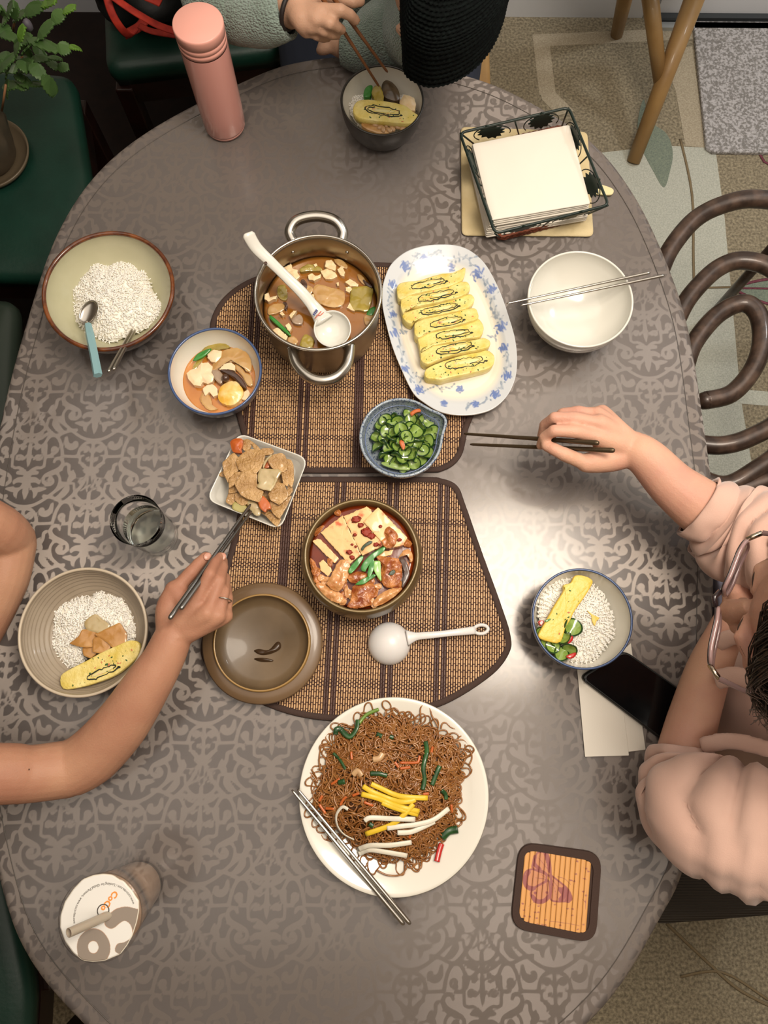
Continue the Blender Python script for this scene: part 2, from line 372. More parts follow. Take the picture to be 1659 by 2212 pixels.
# tall scroll between the columns (its axis lies half a repeat away, at x = 295)
S_([(580, 480), (600, 440), (650, 440), (680, 490), (650, 560), (560, 610), (490, 640), (480, 700), (520, 735), (570, 735), (590, 700), (560, 670), (545, 690)], [18, 22, 22, 22, 34, 36, 20, 22, 24, 22, 20, 26, 26])
S_([(600, 590), (650, 640), (665, 700), (640, 790), (580, 850), (540, 880)], 18)
S_([(640, 565), (690, 580)], [20, 5], 2)
S_([(720, 500), (750, 520), (755, 590), (800, 640), (770, 680)], [20, 22, 20, 46, 30]); S_([(800, 580), (815, 620)], [15, 20], 2)
def damask(pts):
    """signed distance of the woven ornament at table points"""
    n1, n2 = 190, 208
    gx, gy = np.meshgrid(np.linspace(-CW/2, CW/2, n1), np.linspace(-CH, 0, n2)); gp = np.stack([gx.ravel(), gy.ravel()], 1)
    allst = []
    for q, w in st:
        for dx, dy in ((0, 0), (0, CH), (0, -CH), (CW/2, -CH/2), (-CW/2, -CH/2), (CW/2, CH/2), (-CW/2, CH/2), (CW, 0), (-CW, 0)):
            qq = q+np.array([dx, dy])
            if qq[:, 0].max() < -CW/2-.01 or qq[:, 0].min() > CW/2+.01 or qq[:, 1].max() < -CH-.01 or qq[:, 1].min() > .01: continue
            allst.append((qq, w))
    tile = sdf_strokes(gp, allst, .004).reshape(n2, n1)
    u = ((pts[:, 0]/CW+.5) % 1)*(n1-1); v = ((pts[:, 1]/CH) % 1)*(n2-1)
    i, j = np.clip(u.astype(int), 0, n1-2), np.clip(v.astype(int), 0, n2-2); fu, fv = u-i, v-j
    return (tile[j, i]*(1-fu)*(1-fv)+tile[j, i+1]*fu*(1-fv)+tile[j+1, i]*(1-fu)*fv+tile[j+1, i+1]*fu*fv)
STEP = .0029; SK = .17
xs = np.arange(-.60-SK, .53+SK, STEP); ys = np.arange(-.56-SK, 1.09+SK, STEP)
X, Y = np.meshgrid(xs, ys); X = X.ravel(); Y = Y.ravel(); A = np.arctan2(Y-TC[1], X-TC[0]); Rr = np.hypot(X-TC[0], Y-TC[1]); Rm = Rb(A)-.012
over = Rr-Rm
e = np.clip(over, 0, None); rad = .012
ang = np.clip(e/rad, 0, math.pi/2); out_ = Rm+rad*np.sin(ang)+np.where(e > rad*math.pi/2, (e-rad*1.57)*.10*(1+.8*np.sin(A*9+1)+.5*np.sin(A*21)), 0)
drop = rad*(1-np.cos(ang))+np.clip(e-rad*math.pi/2, 0, None)*.99
NX = np.where(over > 0, TC[0]+out_*np.cos(A), X); NY = np.where(over > 0, TC[1]+out_*np.sin(A), Y); NZ = TZ-.001-drop
vs = np.stack([NX, NY, NZ], 1); nx, ny = len(xs), len(ys)
keep = over < SK
ix = np.arange(nx*ny).reshape(ny, nx); q = np.stack([ix[:-1, :-1], ix[:-1, 1:], ix[1:, 1:], ix[1:, :-1]], -1).reshape(-1, 4)
q = q[keep[q].all(1)]; used = np.unique(q); mp = np.full(nx*ny, -1); mp[used] = np.arange(len(used)); q = mp[q]
c0 = P(57, 1035)[:2]                                   # a flower of the weave
fl = np.stack([X, Y], 1)[used]; off = np.array([0-c0[0], -1450*KY-c0[1]])
sd = damask(fl+off)
me = bpy.data.meshes.new('tablecloth'); me.from_pydata(vs[used].tolist(), [], q.tolist()); me.polygons.foreach_set('use_smooth', [True]*len(me.polygons))
at = me.attributes.new('motif', 'FLOAT', 'POINT'); at.data.foreach_set('value', sd.astype(np.float32))
uv = me.uv_layers.new(name='UVMap'); li = np.empty(len(me.loops), np.int32); me.loops.foreach_get('vertex_index', li); uv.data.foreach_set('uv', fl[li].astype(np.float32).ravel())
m = bpy.data.materials.new('grey_damask'); m.use_nodes = True; nt = m.node_tree; b = nt.nodes['Principled BSDF']; nt.nodes.remove(b)
out = nt.nodes['Material Output']; L = nt.links.new
def sheen(dcol, gcol, rotn, gl):
    d = nt.nodes.new('ShaderNodeBsdfDiffuse'); d.inputs[0].default_value = srgb(dcol)
    gg = nt.nodes.new('ShaderNodeBsdfAnisotropic'); gg.inputs['Color'].default_value = srgb(gcol); gg.inputs['Roughness'].default_value = .55
    gg.inputs['Anisotropy'].default_value = .75; gg.inputs['Rotation'].default_value = rotn
    tg = nt.nodes.new('ShaderNodeTangent'); tg.direction_type = 'UV_MAP'; tg.uv_map = 'UVMap'; L(tg.outputs[0], gg.inputs['Tangent'])
    mx = nt.nodes.new('ShaderNodeMixShader'); mx.inputs[0].default_value = gl; L(d.outputs[0], mx.inputs[1]); L(gg.outputs[0], mx.inputs[2]); return mx, d
CLOTH_G, cg_d = sheen('#5d5754', '#b4aaa4', 0.0, .24); CLOTH_M, cm_d = sheen('#726a65', '#cbc0b6', .25, .25)
a = nt.nodes.new('ShaderNodeAttribute'); a.attribute_name = 'motif'
mr = nt.nodes.new('ShaderNodeMapRange'); mr.inputs[1].default_value = .0005; mr.inputs[2].default_value = -.0005; L(a.outputs['Fac'], mr.inputs[0])
mx = nt.nodes.new('ShaderNodeMixShader'); L(mr.outputs[0], mx.inputs[0]); L(CLOTH_G.outputs[0], mx.inputs[1]); L(CLOTH_M.outputs[0], mx.inputs[2]); L(mx.outputs[0], out.inputs[0])
me.materials.append(m); cloth = bpy.data.objects.new('tablecloth', me); COL.objects.link(cloth)
tag(cloth, 'grey damask tablecloth with scrollwork covering the oval table', 'tablecloth')
# clear vinyl sheet over the cloth
def glossy_clear(name, rough, tint=(1, 1, 1, 1), ior=1.45, bumpd=.0004, bscale=9):
    m = bpy.data.materials.new(name); m.use_nodes = True; nt = m.node_tree; nt.nodes.remove(nt.nodes['Principled BSDF']); L = nt.links.new
    t = nt.nodes.new('ShaderNodeBsdfTransparent'); t.inputs[0].default_value = tint
    gl = nt.nodes.new('ShaderNodeBsdfGlossy'); gl.inputs['Roughness'].default_value = rough
    lw = nt.nodes.new('ShaderNodeLayerWeight'); lw.inputs[0].default_value = .5; f0 = ((ior-1)/(ior+1))**2
    pw = nt.nodes.new('ShaderNodeMath'); pw.operation = 'POWER'; pw.inputs[1].default_value = 4.5; L(lw.outputs['Facing'], pw.inputs[0])
    fr = nt.nodes.new('ShaderNodeMath'); fr.operation = 'MULTIPLY_ADD'; fr.inputs[1].default_value = 1-f0; fr.inputs[2].default_value = f0; L(pw.outputs[0], fr.inputs[0])
    mx = nt.nodes.new('ShaderNodeMixShader'); L(fr.outputs[0], mx.inputs[0]); L(t.outputs[0], mx.inputs[1]); L(gl.outputs[0], mx.inputs[2]); L(mx.outputs[0], nt.nodes['Material Output'].inputs[0])
    n = nt.nodes.new('ShaderNodeTexNoise'); n.inputs['Scale'].default_value = bscale; n.inputs['Detail'].default_value = 6; n.inputs['Roughness'].default_value = .65
    bp = nt.nodes.new('ShaderNodeBump'); bp.inputs['Strength'].default_value = .35; bp.inputs['Distance'].default_value = bumpd
    tc = nt.nodes.new('ShaderNodeTexCoord'); L(tc.outputs['Object'], n.inputs['Vector']); L(n.outputs['Fac'], bp.inputs['Height']); L(bp.outputs[0], gl.inputs['Normal'])
    return m
m_vinyl = glossy_clear('clear_vinyl', .17, ior=1.5, bumpd=.0002)
o_ = outline(.028, 240); g = G(); n = len(o_)
g.add([(p[0], p[1], TZ) for p in o_], [tuple(range(n))])
o2 = outline(.0268, 240); g2 = G(); g2.add([(p[0], p[1], TZ-.0002) for p in o_]+[(p[0], p[1], TZ-.0006) for p in o2], [(i, i+n, (i+1) % n+n, (i+1) % n) for i in range(n)])
vt = thing('clear_table_cover', 'clear vinyl sheet lying over the grey tablecloth', 'table cover', (TC[0], TC[1], TZ))
part('sheet', g, m_vinyl, vt, smooth=False)
g = G().tube([(p[0], p[1], TZ-.0003) for p in outline(.0275, 240)], .0006, 6, closed=True, flat=.5); part('cut_edge', g, mat('vinyl_cut_edge', '#4a433d', .3), vt)
m_spill = mat('spill', '#9a917e', .25, alpha=.22)

# ================================================================== bamboo placemats
m_bam = mat('light_bamboo', '#cca577', .5, var=(60, '#b48c60', .35, .7)); m_bam2 = mat('purple_brown_bamboo', '#5b3d30', .5, var=(60, '#4a3026', .3, .7))
m_thr = mat('dark_mat_thread', '#3a211a', .8); m_bind = mat('brown_cloth_binding', '#3d2c25', .85, bump=(900, .5, .001))
def inside(poly, x):
    """y-spans of a polygon on the vertical line x"""
    ys = []
    for i in range(len(poly)):
        a, b = poly[i], poly[(i+1) % len(poly)]
        if (a[0] > x) != (b[0] > x): ys.append(a[1]+(x-a[0])*(b[1]-a[1])/(b[0]-a[0]))
    ys.sort(); return ys
def placemat(px, label, dark, rows, ang, seed):
    out = np.array([P(x, y, .003)[:2] for x, y in px]); out = spline(out, 6, True)
    c = out.mean(0); R2 = np.array([[math.cos(ang), -math.sin(ang)], [math.sin(ang), math.cos(ang)]])
    loc = (out-c) @ R2                                  # turned so that the sticks run along y
    t = thing('placemat', label, 'placemat', (c[0], c[1], TZ), 'bamboo placemats')
    gs = G(); gt = G(); pitch = .00345; rng = np.random.default_rng(seed)
    x0, x1 = loc[:, 0].min()+.008, loc[:, 0].max()-.008; i = 0; x = x0
    y0, y1 = loc[:, 1].min(), loc[:, 1].max()
    def wl(x, y, z): q = R2 @ np.array([x, y])+c; return (q[0], q[1], TZ+z)
    rowsp = []; y = y1-.012; k = 0
    while y > y0+.006:
        rowsp.append((y, False)); y -= .0088
    for f in rows:
        yy = y1+(y0-y1)*f
        rowsp = [r for r in rowsp if abs(r[0]-yy) > .005]+[(yy+.0026, True), (yy-.0026, True)]
    while x < x1:
        s = inside(loc, x)
        if len(s) >= 2:
            a, b = s[0]+.004, s[-1]-.004
            dk = any(abs(x-(x0+(x1-x0)*d)) < .0035 or abs(x-(x0+(x1-x0)*d)-.0095) < .0035 for d in dark)
            w = .0011+.0002*rng.random(); z0, z1 = .0006, .0026+.0003*rng.random()
            if b-a > .01:
                vs = [wl(x-w, a, z0), wl(x+w, a, z0), wl(x+w*.6, a, z1), wl(x-w*.6, a, z1), wl(x-w, b, z0), wl(x+w, b, z0), wl(x+w*.6, b, z1), wl(x-w*.6, b, z1)]
                gs.add(vs, [(0, 1, 5, 4), (1, 2, 6, 5), (2, 3, 7, 6), (3, 0, 4, 7), (0, 3, 2, 1), (4, 5, 6, 7)], 1 if dk else 0)
                for y, dbl in rowsp:
                    if a < y < b and (dbl or True):
                        sh = .0013*(1 if i % 2 else -1) if not dbl else .0011*(1 if i % 2 else -1)
                        yy = y+sh; hw = pitch*.56; hh = .0006 if not dbl else .0008
                        vs = [wl(x-hw, yy-hh, z1-.0008), wl(x+hw, yy-hh, z1-.0008), wl(x+hw, yy+hh, z1-.0008), wl(x-hw, yy+hh, z1-.0008), wl(x-hw, yy-hh, z1+.0004), wl(x+hw, yy-hh, z1+.0004), wl(x+hw, yy+hh, z1+.0004), wl(x-hw, yy+hh, z1+.0004)]
                        gt.add(vs, [(4, 5, 6, 7), (0, 1, 5, 4), (1, 2, 6, 5), (2, 3, 7, 6), (3, 0, 4, 7)])
        x += pitch; i += 1
    nr = inset_dirs(out if poly_area(out) > 0 else out[::-1]); o2 = out if poly_area(out) > 0 else out[::-1]
    gb = G().prism(o2-nr*.004, TZ+.0001, TZ+.0006); part('backing', gb, m_thr, t, smooth=False)
    part('slats', gs, [m_bam, m_bam2], t, smooth=False, kind='stuff'); part('binding_threads', gt, m_thr, t, smooth=False, kind='stuff')
    gb = G().tube([(p[0], p[1], TZ+.0022) for p in o2-nr*.0045], .0048, 8, closed=True, flat=.42); part('cloth_border', gb, m_bind, t)
placemat([(545, 600), (640, 575), (760, 567), (850, 568), (980, 585), (1060, 615), (1095, 680), (1085, 760), (1040, 860), (1012, 925), (996, 985), (960, 1015), (900, 1020), (600, 1020), (545, 1000), (520, 930), (490, 820), (458, 740), (456, 690), (485, 640)],
         'upper bamboo placemat under the steel stew pot, with brown binding', (.125, .31, .495, .68, .86), (.13, .36, .60, .84), math.radians(-1.0), 3)
placemat([(552, 1035), (620, 1030), (900, 1030), (955, 1034), (988, 1050), (1005, 1090), (1040, 1190), (1080, 1300), (1102, 1370), (1100, 1410), (1060, 1460), (960, 1522), (850, 1550), (760, 1558), (680, 1554), (600, 1535), (500, 1490), (440, 1430), (438, 1370), (468, 1280), (500, 1170), (523, 1075)],
         'lower bamboo placemat under the clay stew bowl and its lid', (.227, .41, .59, .77), (.19, .40, .62, .86), math.radians(-2.2), 5)

# ================================================================== tableware helpers
def K(ox, oy, s, pts): return [(ox+x/s, oy+y/s) for x, y in pts]
def rim(cx, cy, wpx, h):
    c = P(cx, cy, h); R = np.linalg.norm(P(cx+wpx/2, cy, h)-P(cx-wpx/2, cy, h))/2
    return c[:2], R
def bowl_prof(R, h, rf, th=.003, p=.6, foot=.004, floor=.009, k=14):
    t = np.linspace(0, 1, k)
    o = [(rf*.8, 0), (rf, 0), (rf, foot)]+[(rf+(R-rf)*math.sin(a*math.pi/2)**p if p < 1 else rf+(R-rf)*a**(1/p), foot+(h-foot)*a) for a in t[1:]]
    Ri = R-th; rfi = rf*.72
    i = [(rfi+(Ri-rfi)*(math.sin(a*math.pi/2)**p if p < 1 else a**(1/p)), floor+(h-.0005-floor)*a) for a in t[::-1]]+[(rfi*.6, floor-.0015), (.001, floor-.002)]
    return o, i
def rpoly(cor, r, k=6):
    out = []; n = len(cor)
    for i in range(n):
        a, b, c = np.array(cor[i-1]), np.array(cor[i]), np.array(cor[(i+1) % n]); rr = min(r, .45*np.linalg.norm(a-b), .45*np.linalg.norm(c-b)); p0 = b+unit(a-b)*rr; p1 = b+unit(c-b)*rr
        for t in np.linspace(0, 1, k): out.append((1-t)**2*p0+2*t*(1-t)*b+t*t*p1)
    return np.array(out)
def make_bowl(name, label, cat, cx, cy, wpx, h, rf, mo, mi_, mr=None, p=.6, th=.003, z0=0, group=None, rr=None, wav=None, floor=.009, rimname='rim', rimlabel=None):
    c, R = rim(cx, cy, wpx, h+z0); z = TZ+z0
    t = thing(name, label, cat, (c[0], c[1], z), group)
    o, i = bowl_prof(R, h, rf, th, p, floor=floor)
    g = G().lathe(o, 96, (c[0], c[1], z), 0); g.lathe(i, 96, (c[0], c[1], z), 1, rf=wav)
    g.lathe([(rf*.8, 0), (.001, .0005)], 96, (c[0], c[1], z), 0)
    part('body', g, [mo, mi_], t)
    g = G(); A = np.linspace(0, 2*math.pi, 120, endpoint=False); rr = rr or th/2+.0002
    g.tube([(c[0]+(R-th/2)*math.cos(a), c[1]+(R-th/2)*math.sin(a), z+h-.0004) for a in A], rr, 8, closed=True)
    part(rimname, g, mr or mo, t, label=rimlabel)
    return t, c, R
def ring_piece(out, h0, h1, bev=.002, dome=.0, nz=.0008, ns=60, seed=0, slope=(0, 0), curl=0, rag=0):
    """low lump from a world outline: sides, rounded shoulder, uneven domed top"""
    out = np.asarray(out, float)[:, :2]
    if poly_area(out) < 0: out = out[::-1]
    if rag:
        c = out.mean(0); d = out-c; L_ = np.hypot(*d.T); out = out+d/L_[:, None]*np.array([rag*(mnoise.noise(Vector((a*260, b*260, seed)))+.6*mnoise.noise(Vector((a*620, b*620, seed)))) for a, b in out])[:, None]
    c = out.mean(0); n = len(out); nr = inset_dirs(out); d = out-c; rad = np.hypot(*d.T).max()
    vs = []; lv = []
    def zt(p, s):
        q = p-c
        return h1+dome*(1-s*s)+slope[0]*q[:, 0]+slope[1]*q[:, 1]+curl*((q/rad)**2).sum(1)+np.array([nz*(mnoise.noise(Vector((a*ns+seed*3.1, b*ns, seed)))+.45*mnoise.noise(Vector((a*ns*2.7, b*ns*2.7, seed+9)))) for a, b in p])
    top = out-nr*min(bev, rad*.25)
    q0 = out-nr*(bev*.4)
    zz = zt(top, 1.0)
    vs.append(np.column_stack([q0, np.minimum(np.full(n, h0), zz-bev*.6)]))
    vs.append(np.column_stack([out, h0*.5+.5*zz])); vs.append(np.column_stack([out-nr*bev*.15, zz-bev*.45])); vs.append(np.column_stack([top, zz]))
    tc_ = top.mean(0)
    for s in (.86, .7, .54, .38, .22, .08):
        p = tc_+(top-tc_)*s; vs.append(np.column_stack([p, zt(p, s)]))
    V_ = np.concatenate(vs); V_[:, 2] += TZ
    k = len(vs); fs = loft_faces(n, k)+[tuple(range(n))[::-1], tuple(range((k-1)*n, k*n))]
    return V_, fs
def piece(name, label, cat, px, h0, h1, m, smooth_out=True, k=4, group=None, parent=None, **kw):
    hm = (h0+h1)/2 if kw.pop('mid', False) else h1
    out = np.array([P(x, y, hm)[:2] for x, y in px])
    if any(w_ in name for w_ in ('fish_cake', 'kimchi', 'pork')): out = out.mean(0)+(out-out.mean(0))*(1.13 if 'fish_cake' in name else 1.10)
    if 'fish_cake' in name: out = densify(rpoly(out, .0022, 3), .003)
    elif 'tofu' in name:
        out = densify(out, .0022); rj = np.random.default_rng(int(px[0][0]*7) % 999); out = out+rj.normal(0, .00028, out.shape); kw['bev'] = .0008
    else: out = spline(out, k, True) if smooth_out else densify(out)
    if any(w_ in name for w_ in ('kimchi', 'fish_cake', 'cabbage', 'pork', 'onion', 'egg_piece')):
        if 'fish_cake' not in name: out = densify(out[::2], .0018)
        kw.setdefault('rag', .0011 if 'kimchi' in name or 'pork' in name else .0006)
    vs, fs = ring_piece(out, h0, h1, **kw); g = G().add(vs, fs)
    o = part(name, g, m, parent, autos=42)
    return o if parent is not None else tag(o, label, cat, group)
def densify(o, step=.003):
    r = []
    for i in range(len(o)):
        a, b = o[i], o[(i+1) % len(o)]; n = max(1, int(np.linalg.norm(b-a)/step))
        r += [a+(b-a)*t/n for t in range(n)]
    return np.array(r)
def stick(name, label, a, b, r0, r1, m, group=None, square=False, cat='chopstick', tipm=None):
    """a chopstick from the handle end a to the tip b"""
    a, b = np.array(a), np.array(b); g = G(); n = 4 if square else 12
    u = unit(b-a); L = np.linalg.norm(b-a)
    t = np.array([0, .002, .005, .4*L, L-.004, L])/L; r = np.array([r0*.55, r0*.92, r0, r0*.85, r1, r1*.6])
    g.tube([a+(b-a)*x for x in t], r, n)
    o = solo(name, label, cat, g, m, group, loc=(a+b)/2)
    return o
# ---------- materials for the table things
w_glaze = mat('white_glaze', '#cfcdc4', .18, coat=.4)
w_porc = mat('white_porcelain', '#d6d2c6', .2, coat=.4)
m_steel = mat('brushed_steel', '#b9b4ab', .26, 1, bump=(40, .05, .0005)); m_steel2 = mat('dark_steel', '#8f8d89', .34, 1)
m_steel_in = mat('pot_steel_inside', '#9a8f7e', .33, 1)

# ------------------------------------------------------------------ steel pot of tofu stew
PC, PR = rim(687, 631, 276, .105)
pot = thing('stew_pot', 'stainless steel two-handled pot of tofu and cabbage stew on the upper placemat', 'pot', (PC[0], PC[1], TZ+.003))
zb = TZ+.003
g = G(); R = PR
g.lathe([(.001, 0), (R-.018, 0), (R-.010, .004), (R-.006, .012), (R-.004, .05), (R-.0035, .095), (R-.001, .1005), (R, .102), (R-.0005, .1035), (R-.003, .1035), (R-.0055, .100), (R-.0065, .05), (R-.010, .010), (R-.022, .006), (.001, .006)], 96, (PC[0], PC[1], zb))
part('body', g, m_steel_in, pot)
g = G().tube([(PC[0]+(R-.0015)*math.cos(a), PC[1]+(R-.0015)*math.sin(a), zb+.1025) for a in np.linspace(0, 2*math.pi, 96, endpoint=False)], .0022, 8, closed=True); part('rim', g, m_steel, pot)
def pot_handle(px, h_end, hs):
    pts = np.array([P(x, y, h) for (x, y), h in zip(px, hs)]); g = G().tube(spline(pts, 7), .0082, 14); part('handle', g, m_steel, pot)
pot_handle([(634, 522), (626, 500), (642, 476), (683, 467), (722, 476), (740, 500), (738, 522)], 0, [.088, .092, .098, .1, .098, .092, .088])
pot_handle([(632, 752), (640, 785), (665, 812), (697, 822), (729, 812), (750, 785), (756, 745)], 0, [.082, .084, .087, .088, .087, .084, .082])
g = G()
for x, y in ((609, 557), (763, 553), (620, 700), (768, 748)):
    pass
for a in (62, 118): 
    q = (PC[0]+(R-.0062)*math.cos(math.radians(a)), PC[1]+(R-.0062)*math.sin(math.radians(a)), zb+.083); g.ico(q, .0028, 1)
for a in (-62, -118):
    q = (PC[0]+(R-.0036)*math.cos(math.radians(a)), PC[1]+(R-.0036)*math.sin(math.radians(a)), zb+.083); g.ico(q, .0035, 1)
part('rivets', g, m_steel, pot, kind='stuff')
m_soup = mat('orange_brown_broth', '#7d4a14', .12, var=(18, '#9a6423', .3, .75), coat=.6, bump=(60, .15, .002))
m_tofu = mat('white_tofu', '#d9b98a', .45, var=(50, '#e6cfa4', .3, .6), sss=.25, bump=(160, .3, .0008), coat=.2)
m_cab = mat('boiled_cabbage', '#a5783f', .22, var=(25, '#c9a973', .25, .75), coat=.5, bump=(70, .3, .001), sss=.15)
m_cabg = mat('green_cabbage', '#7f6f22', .22, var=(30, '#b09a4a', .3, .7), coat=.5, bump=(120, .4, .001))
m_shr = mat('mushroom_brown', '#33211a', .3, var=(40, '#54392a', .3, .7), coat=.4)
m_shrl = mat('mushroom_gills', '#a58f78', .35, var=(60, '#8a725c', .3, .7), coat=.3)
m_scal = mat('scallion_green', '#1f6b1a', .3, var=(40, '#3c8a33', .3, .7), coat=.3)
m_scall = mat('scallion_pale', '#8ab562', .3, coat=.3)
g = G().lathe([(.001, .0535), (R-.03, .0535), (R-.0062, .0545)][::-1], 80, (PC[0], PC[1], TZ)); g.f = [f[::-1] if len(f) > 4 else f for f in g.f]
def disc(name, label, cat, c, R, h, m, parent=None, nz=.0006, kind='stuff', rings=14, seg=72, seed=0, amp2=0):
    g = G(); vs = [(c[0], c[1], TZ+h)]; fs = []
    for i in range(1, rings+1):
        for j in range(seg):
            a = 2*math.pi*j/seg; r = R*i/rings; x, y = c[0]+r*math.cos(a), c[1]+r*math.sin(a)
            z = 0 if i == rings else nz*mnoise.noise(Vector((x*45, y*45, seed)))
            vs.append((x, y, TZ+h+z))
    for j in range(seg): fs.append((0, 1+j, 1+(j+1) % seg))
    for i in range(rings-1):
        a, b = 1+i*seg, 1+(i+1)*seg
        for j in range(seg): fs.append((a+j, b+j, b+(j+1) % seg, a+(j+1) % seg))
    # thin body below so that it is liquid, not a card
    k = len(vs); vs += [(c[0]+R*.96*math.cos(2*math.pi*j/seg), c[1]+R*.96*math.sin(2*math.pi*j/seg), TZ+h-.004) for j in range(seg)]
    a = 1+(rings-1)*seg
    for j in range(seg): fs.append((a+j, k+j, k+(j+1) % seg, a+(j+1) % seg))
    fs.append(tuple(range(k, k+seg))[::-1]); g.add(vs, fs)
    return solo(name, label, cat, g, m, kind=kind)
disc('stew_broth', 'orange brown broth filling the steel pot', 'broth', PC, R-.0068, .058, m_soup, seed=1)
PK = lambda pts: K(350, 440, 3.318, pts)
hB = .059
def potp(name, pts, m, lab, cat, h0=.050, h1=.0625, group=None, **kw):
    return piece(name, lab, cat, PK(pts), h0, h1, m, group=group, **kw)
tofus = [
 [(850, 480), (880, 450), (925, 430), (935, 465), (975, 470), (970, 490), (990, 520), (960, 545), (920, 550), (880, 510)],
 [(1045, 510), (1080, 495), (1105, 520), (1140, 500), (1135, 530), (1090, 550), (1050, 540)],
 [(1175, 405), (1215, 400), (1248, 440), (1240, 480), (1195, 465), (1165, 450)],
 [(1135, 480), (1190, 462), (1240, 490), (1255, 520), (1215, 540), (1170, 540), (1150, 510)],
 [(1255, 470), (1290, 440), (1312, 490), (1305, 520), (1275, 510)],
 [(1310, 560), (1345, 535), (1410, 575), (1405, 590), (1350, 590)],
 [(1315, 600), (1350, 590), (1365, 610), (1340, 635), (1315, 625)],
 [(1048, 665), (1085, 645), (1100, 690), (1070, 700)],
 [(735, 650), (765, 635), (770, 680), (825, 655), (815, 680), (760, 700), (735, 685)],
 [(785, 905), (830, 885), (870, 920), (900, 950), (885, 985), (845, 965), (800, 935)],
 [(885, 870), (910, 852), (930, 890), (915, 915), (895, 900)],
 [(910, 800), (940, 765), (965, 765), (940, 800), (925, 825)],
 [(1325, 745), (1345, 705), (1360, 730), (1380, 770), (1360, 765)],
 [(840, 785), (860, 770), (880, 795), (860, 805)],
 [(1085, 435), (1105, 425), (1115, 440), (1095, 450)],
 [(1250, 565), (1268, 560), (1270, 590), (1255, 590)]]
TOFL = ['at the upper left beside the ladle handle', 'far centre scrap near the wall', 'the upright one of the far right trio', 'the left flat one of the far right trio', 'the small right one of the far right trio', 'by the right stem near the square cabbage', 'touching the top of the square cabbage leaf', 'beside the broad middle stem', 'at the left wall of the pot', 'square one at the lower left under the scallion', 'right of the scallion leaf end', 'small one left of the ladle neck', 'at the lower left corner of the square cabbage', 'tiny one above the scallion leaf', 'tiny one at the far wall', 'tiny one right of centre']
for i, t in enumerate(tofus):
    potp('tofu_piece', t, m_tofu, 'tofu piece in the steel pot, '+TOFL[i], 'tofu', h1=.0635+.0015*(i % 3), group='tofu pieces in the steel pot', seed=i, nz=.0015, ns=120, k=3)
cabs = [([(1080, 610), (1110, 575), (1180, 590), (1290, 620), (1312, 650), (1300, 720), (1240, 745), (1160, 730), (1110, 700), (1085, 650)], m_cab, 'broad translucent cabbage stem at the middle of the steel pot'),
 ([(1365, 600), (1440, 590), (1505, 592), (1512, 640), (1480, 765), (1420, 765), (1350, 755), (1345, 700), (1350, 640)], m_cabg, 'square yellow green cabbage leaf at the right of the steel pot'),
 ([(985, 1010), (1020, 935), (1060, 945), (1090, 975), (1070, 1030), (1020, 1040)], m_cabg, 'ribbed green cabbage leaf at the front wall of the steel pot'),
 ([(755, 780), (765, 735), (830, 710), (880, 720), (875, 760), (820, 785), (770, 795)], m_cab, 'pale cabbage stem left of the ladle in the steel pot'),
 ([(895, 985), (910, 955), (945, 950), (975, 980), (960, 1010), (915, 1010)], m_cab, 'small pale cabbage piece beside the scallion in the steel pot'),
 ([(985, 470), (1040, 430), (1120, 445), (1150, 470), (1130, 480), (1050, 480), (1000, 490)], m_cabg, 'dull green cabbage leaf at the far wall of the steel pot'),
 ([(1230, 395), (1290, 400), (1330, 440), (1320, 465), (1260, 440)], m_cab, 'thin cabbage strip at the upper right of the steel pot'),
 ([(1400, 500), (1430, 510), (1475, 570), (1465, 585), (1430, 565), (1405, 530)], m_cab, 'long cabbage stem by the right wall of the steel pot'),
 ([(1000, 600), (1040, 580), (1080, 600), (1070, 640), (1020, 650)], m_cab, 'cabbage piece behind the mushrooms in the steel pot'),
 ([(830, 590), (880, 580), (900, 640), (890, 690), (845, 680), (825, 640)], m_cabg, 'cabbage piece left of the ladle handle in the steel pot'),
 ([(1450, 800), (1500, 790), (1525, 830), (1480, 870), (1450, 850)], m_cab, 'cabbage scrap by the lower right wall of the steel pot'),
 ([(930, 830), (980, 790), (1010, 820), (1000, 860), (950, 860)], m_shrl, 'grey mushroom slice in front of the ladle neck in the steel pot')]
for i, (t, m, lab) in enumerate(cabs): potp('cabbage_piece' if 'mushroom' not in lab else 'mushroom_slice', t, m, lab, 'cabbage' if 'mushroom' not in lab else 'mushroom', h1=.062+.001*(i % 3), seed=i+30, nz=.0018, ns=70, bev=.0015)
for i, (t, lab) in enumerate([([(995, 545), (1015, 540), (1040, 570), (1035, 605), (1000, 630), (1010, 590), (995, 570)], 'dark curved mushroom cap beside the ladle handle in the steel pot'),
 ([(865, 705), (885, 700), (900, 720), (890, 750), (875, 748), (880, 725)], 'small dark mushroom rim left of the ladle in the steel pot'),
 ([(1440, 540), (1500, 580), (1505, 600), (1460, 580)], 'dark mushroom strip at the right wall of the steel pot')]): potp('mushroom_slice', t, m_shr, lab, 'mushroom', h1=.066, seed=i+50)
potp('scallion_piece', [(768, 800), (785, 800), (850, 855), (915, 925), (922, 945), (900, 935), (830, 875), (775, 825)], m_scal, 'long green scallion leaf floating at the lower left of the steel pot', 'scallion', h1=.067)
potp('scallion_piece', [(1465, 790), (1490, 750), (1525, 735), (1535, 770), (1500, 800)], m_scal, 'dark green leaf by the right wall of the steel pot', 'scallion', h1=.064)
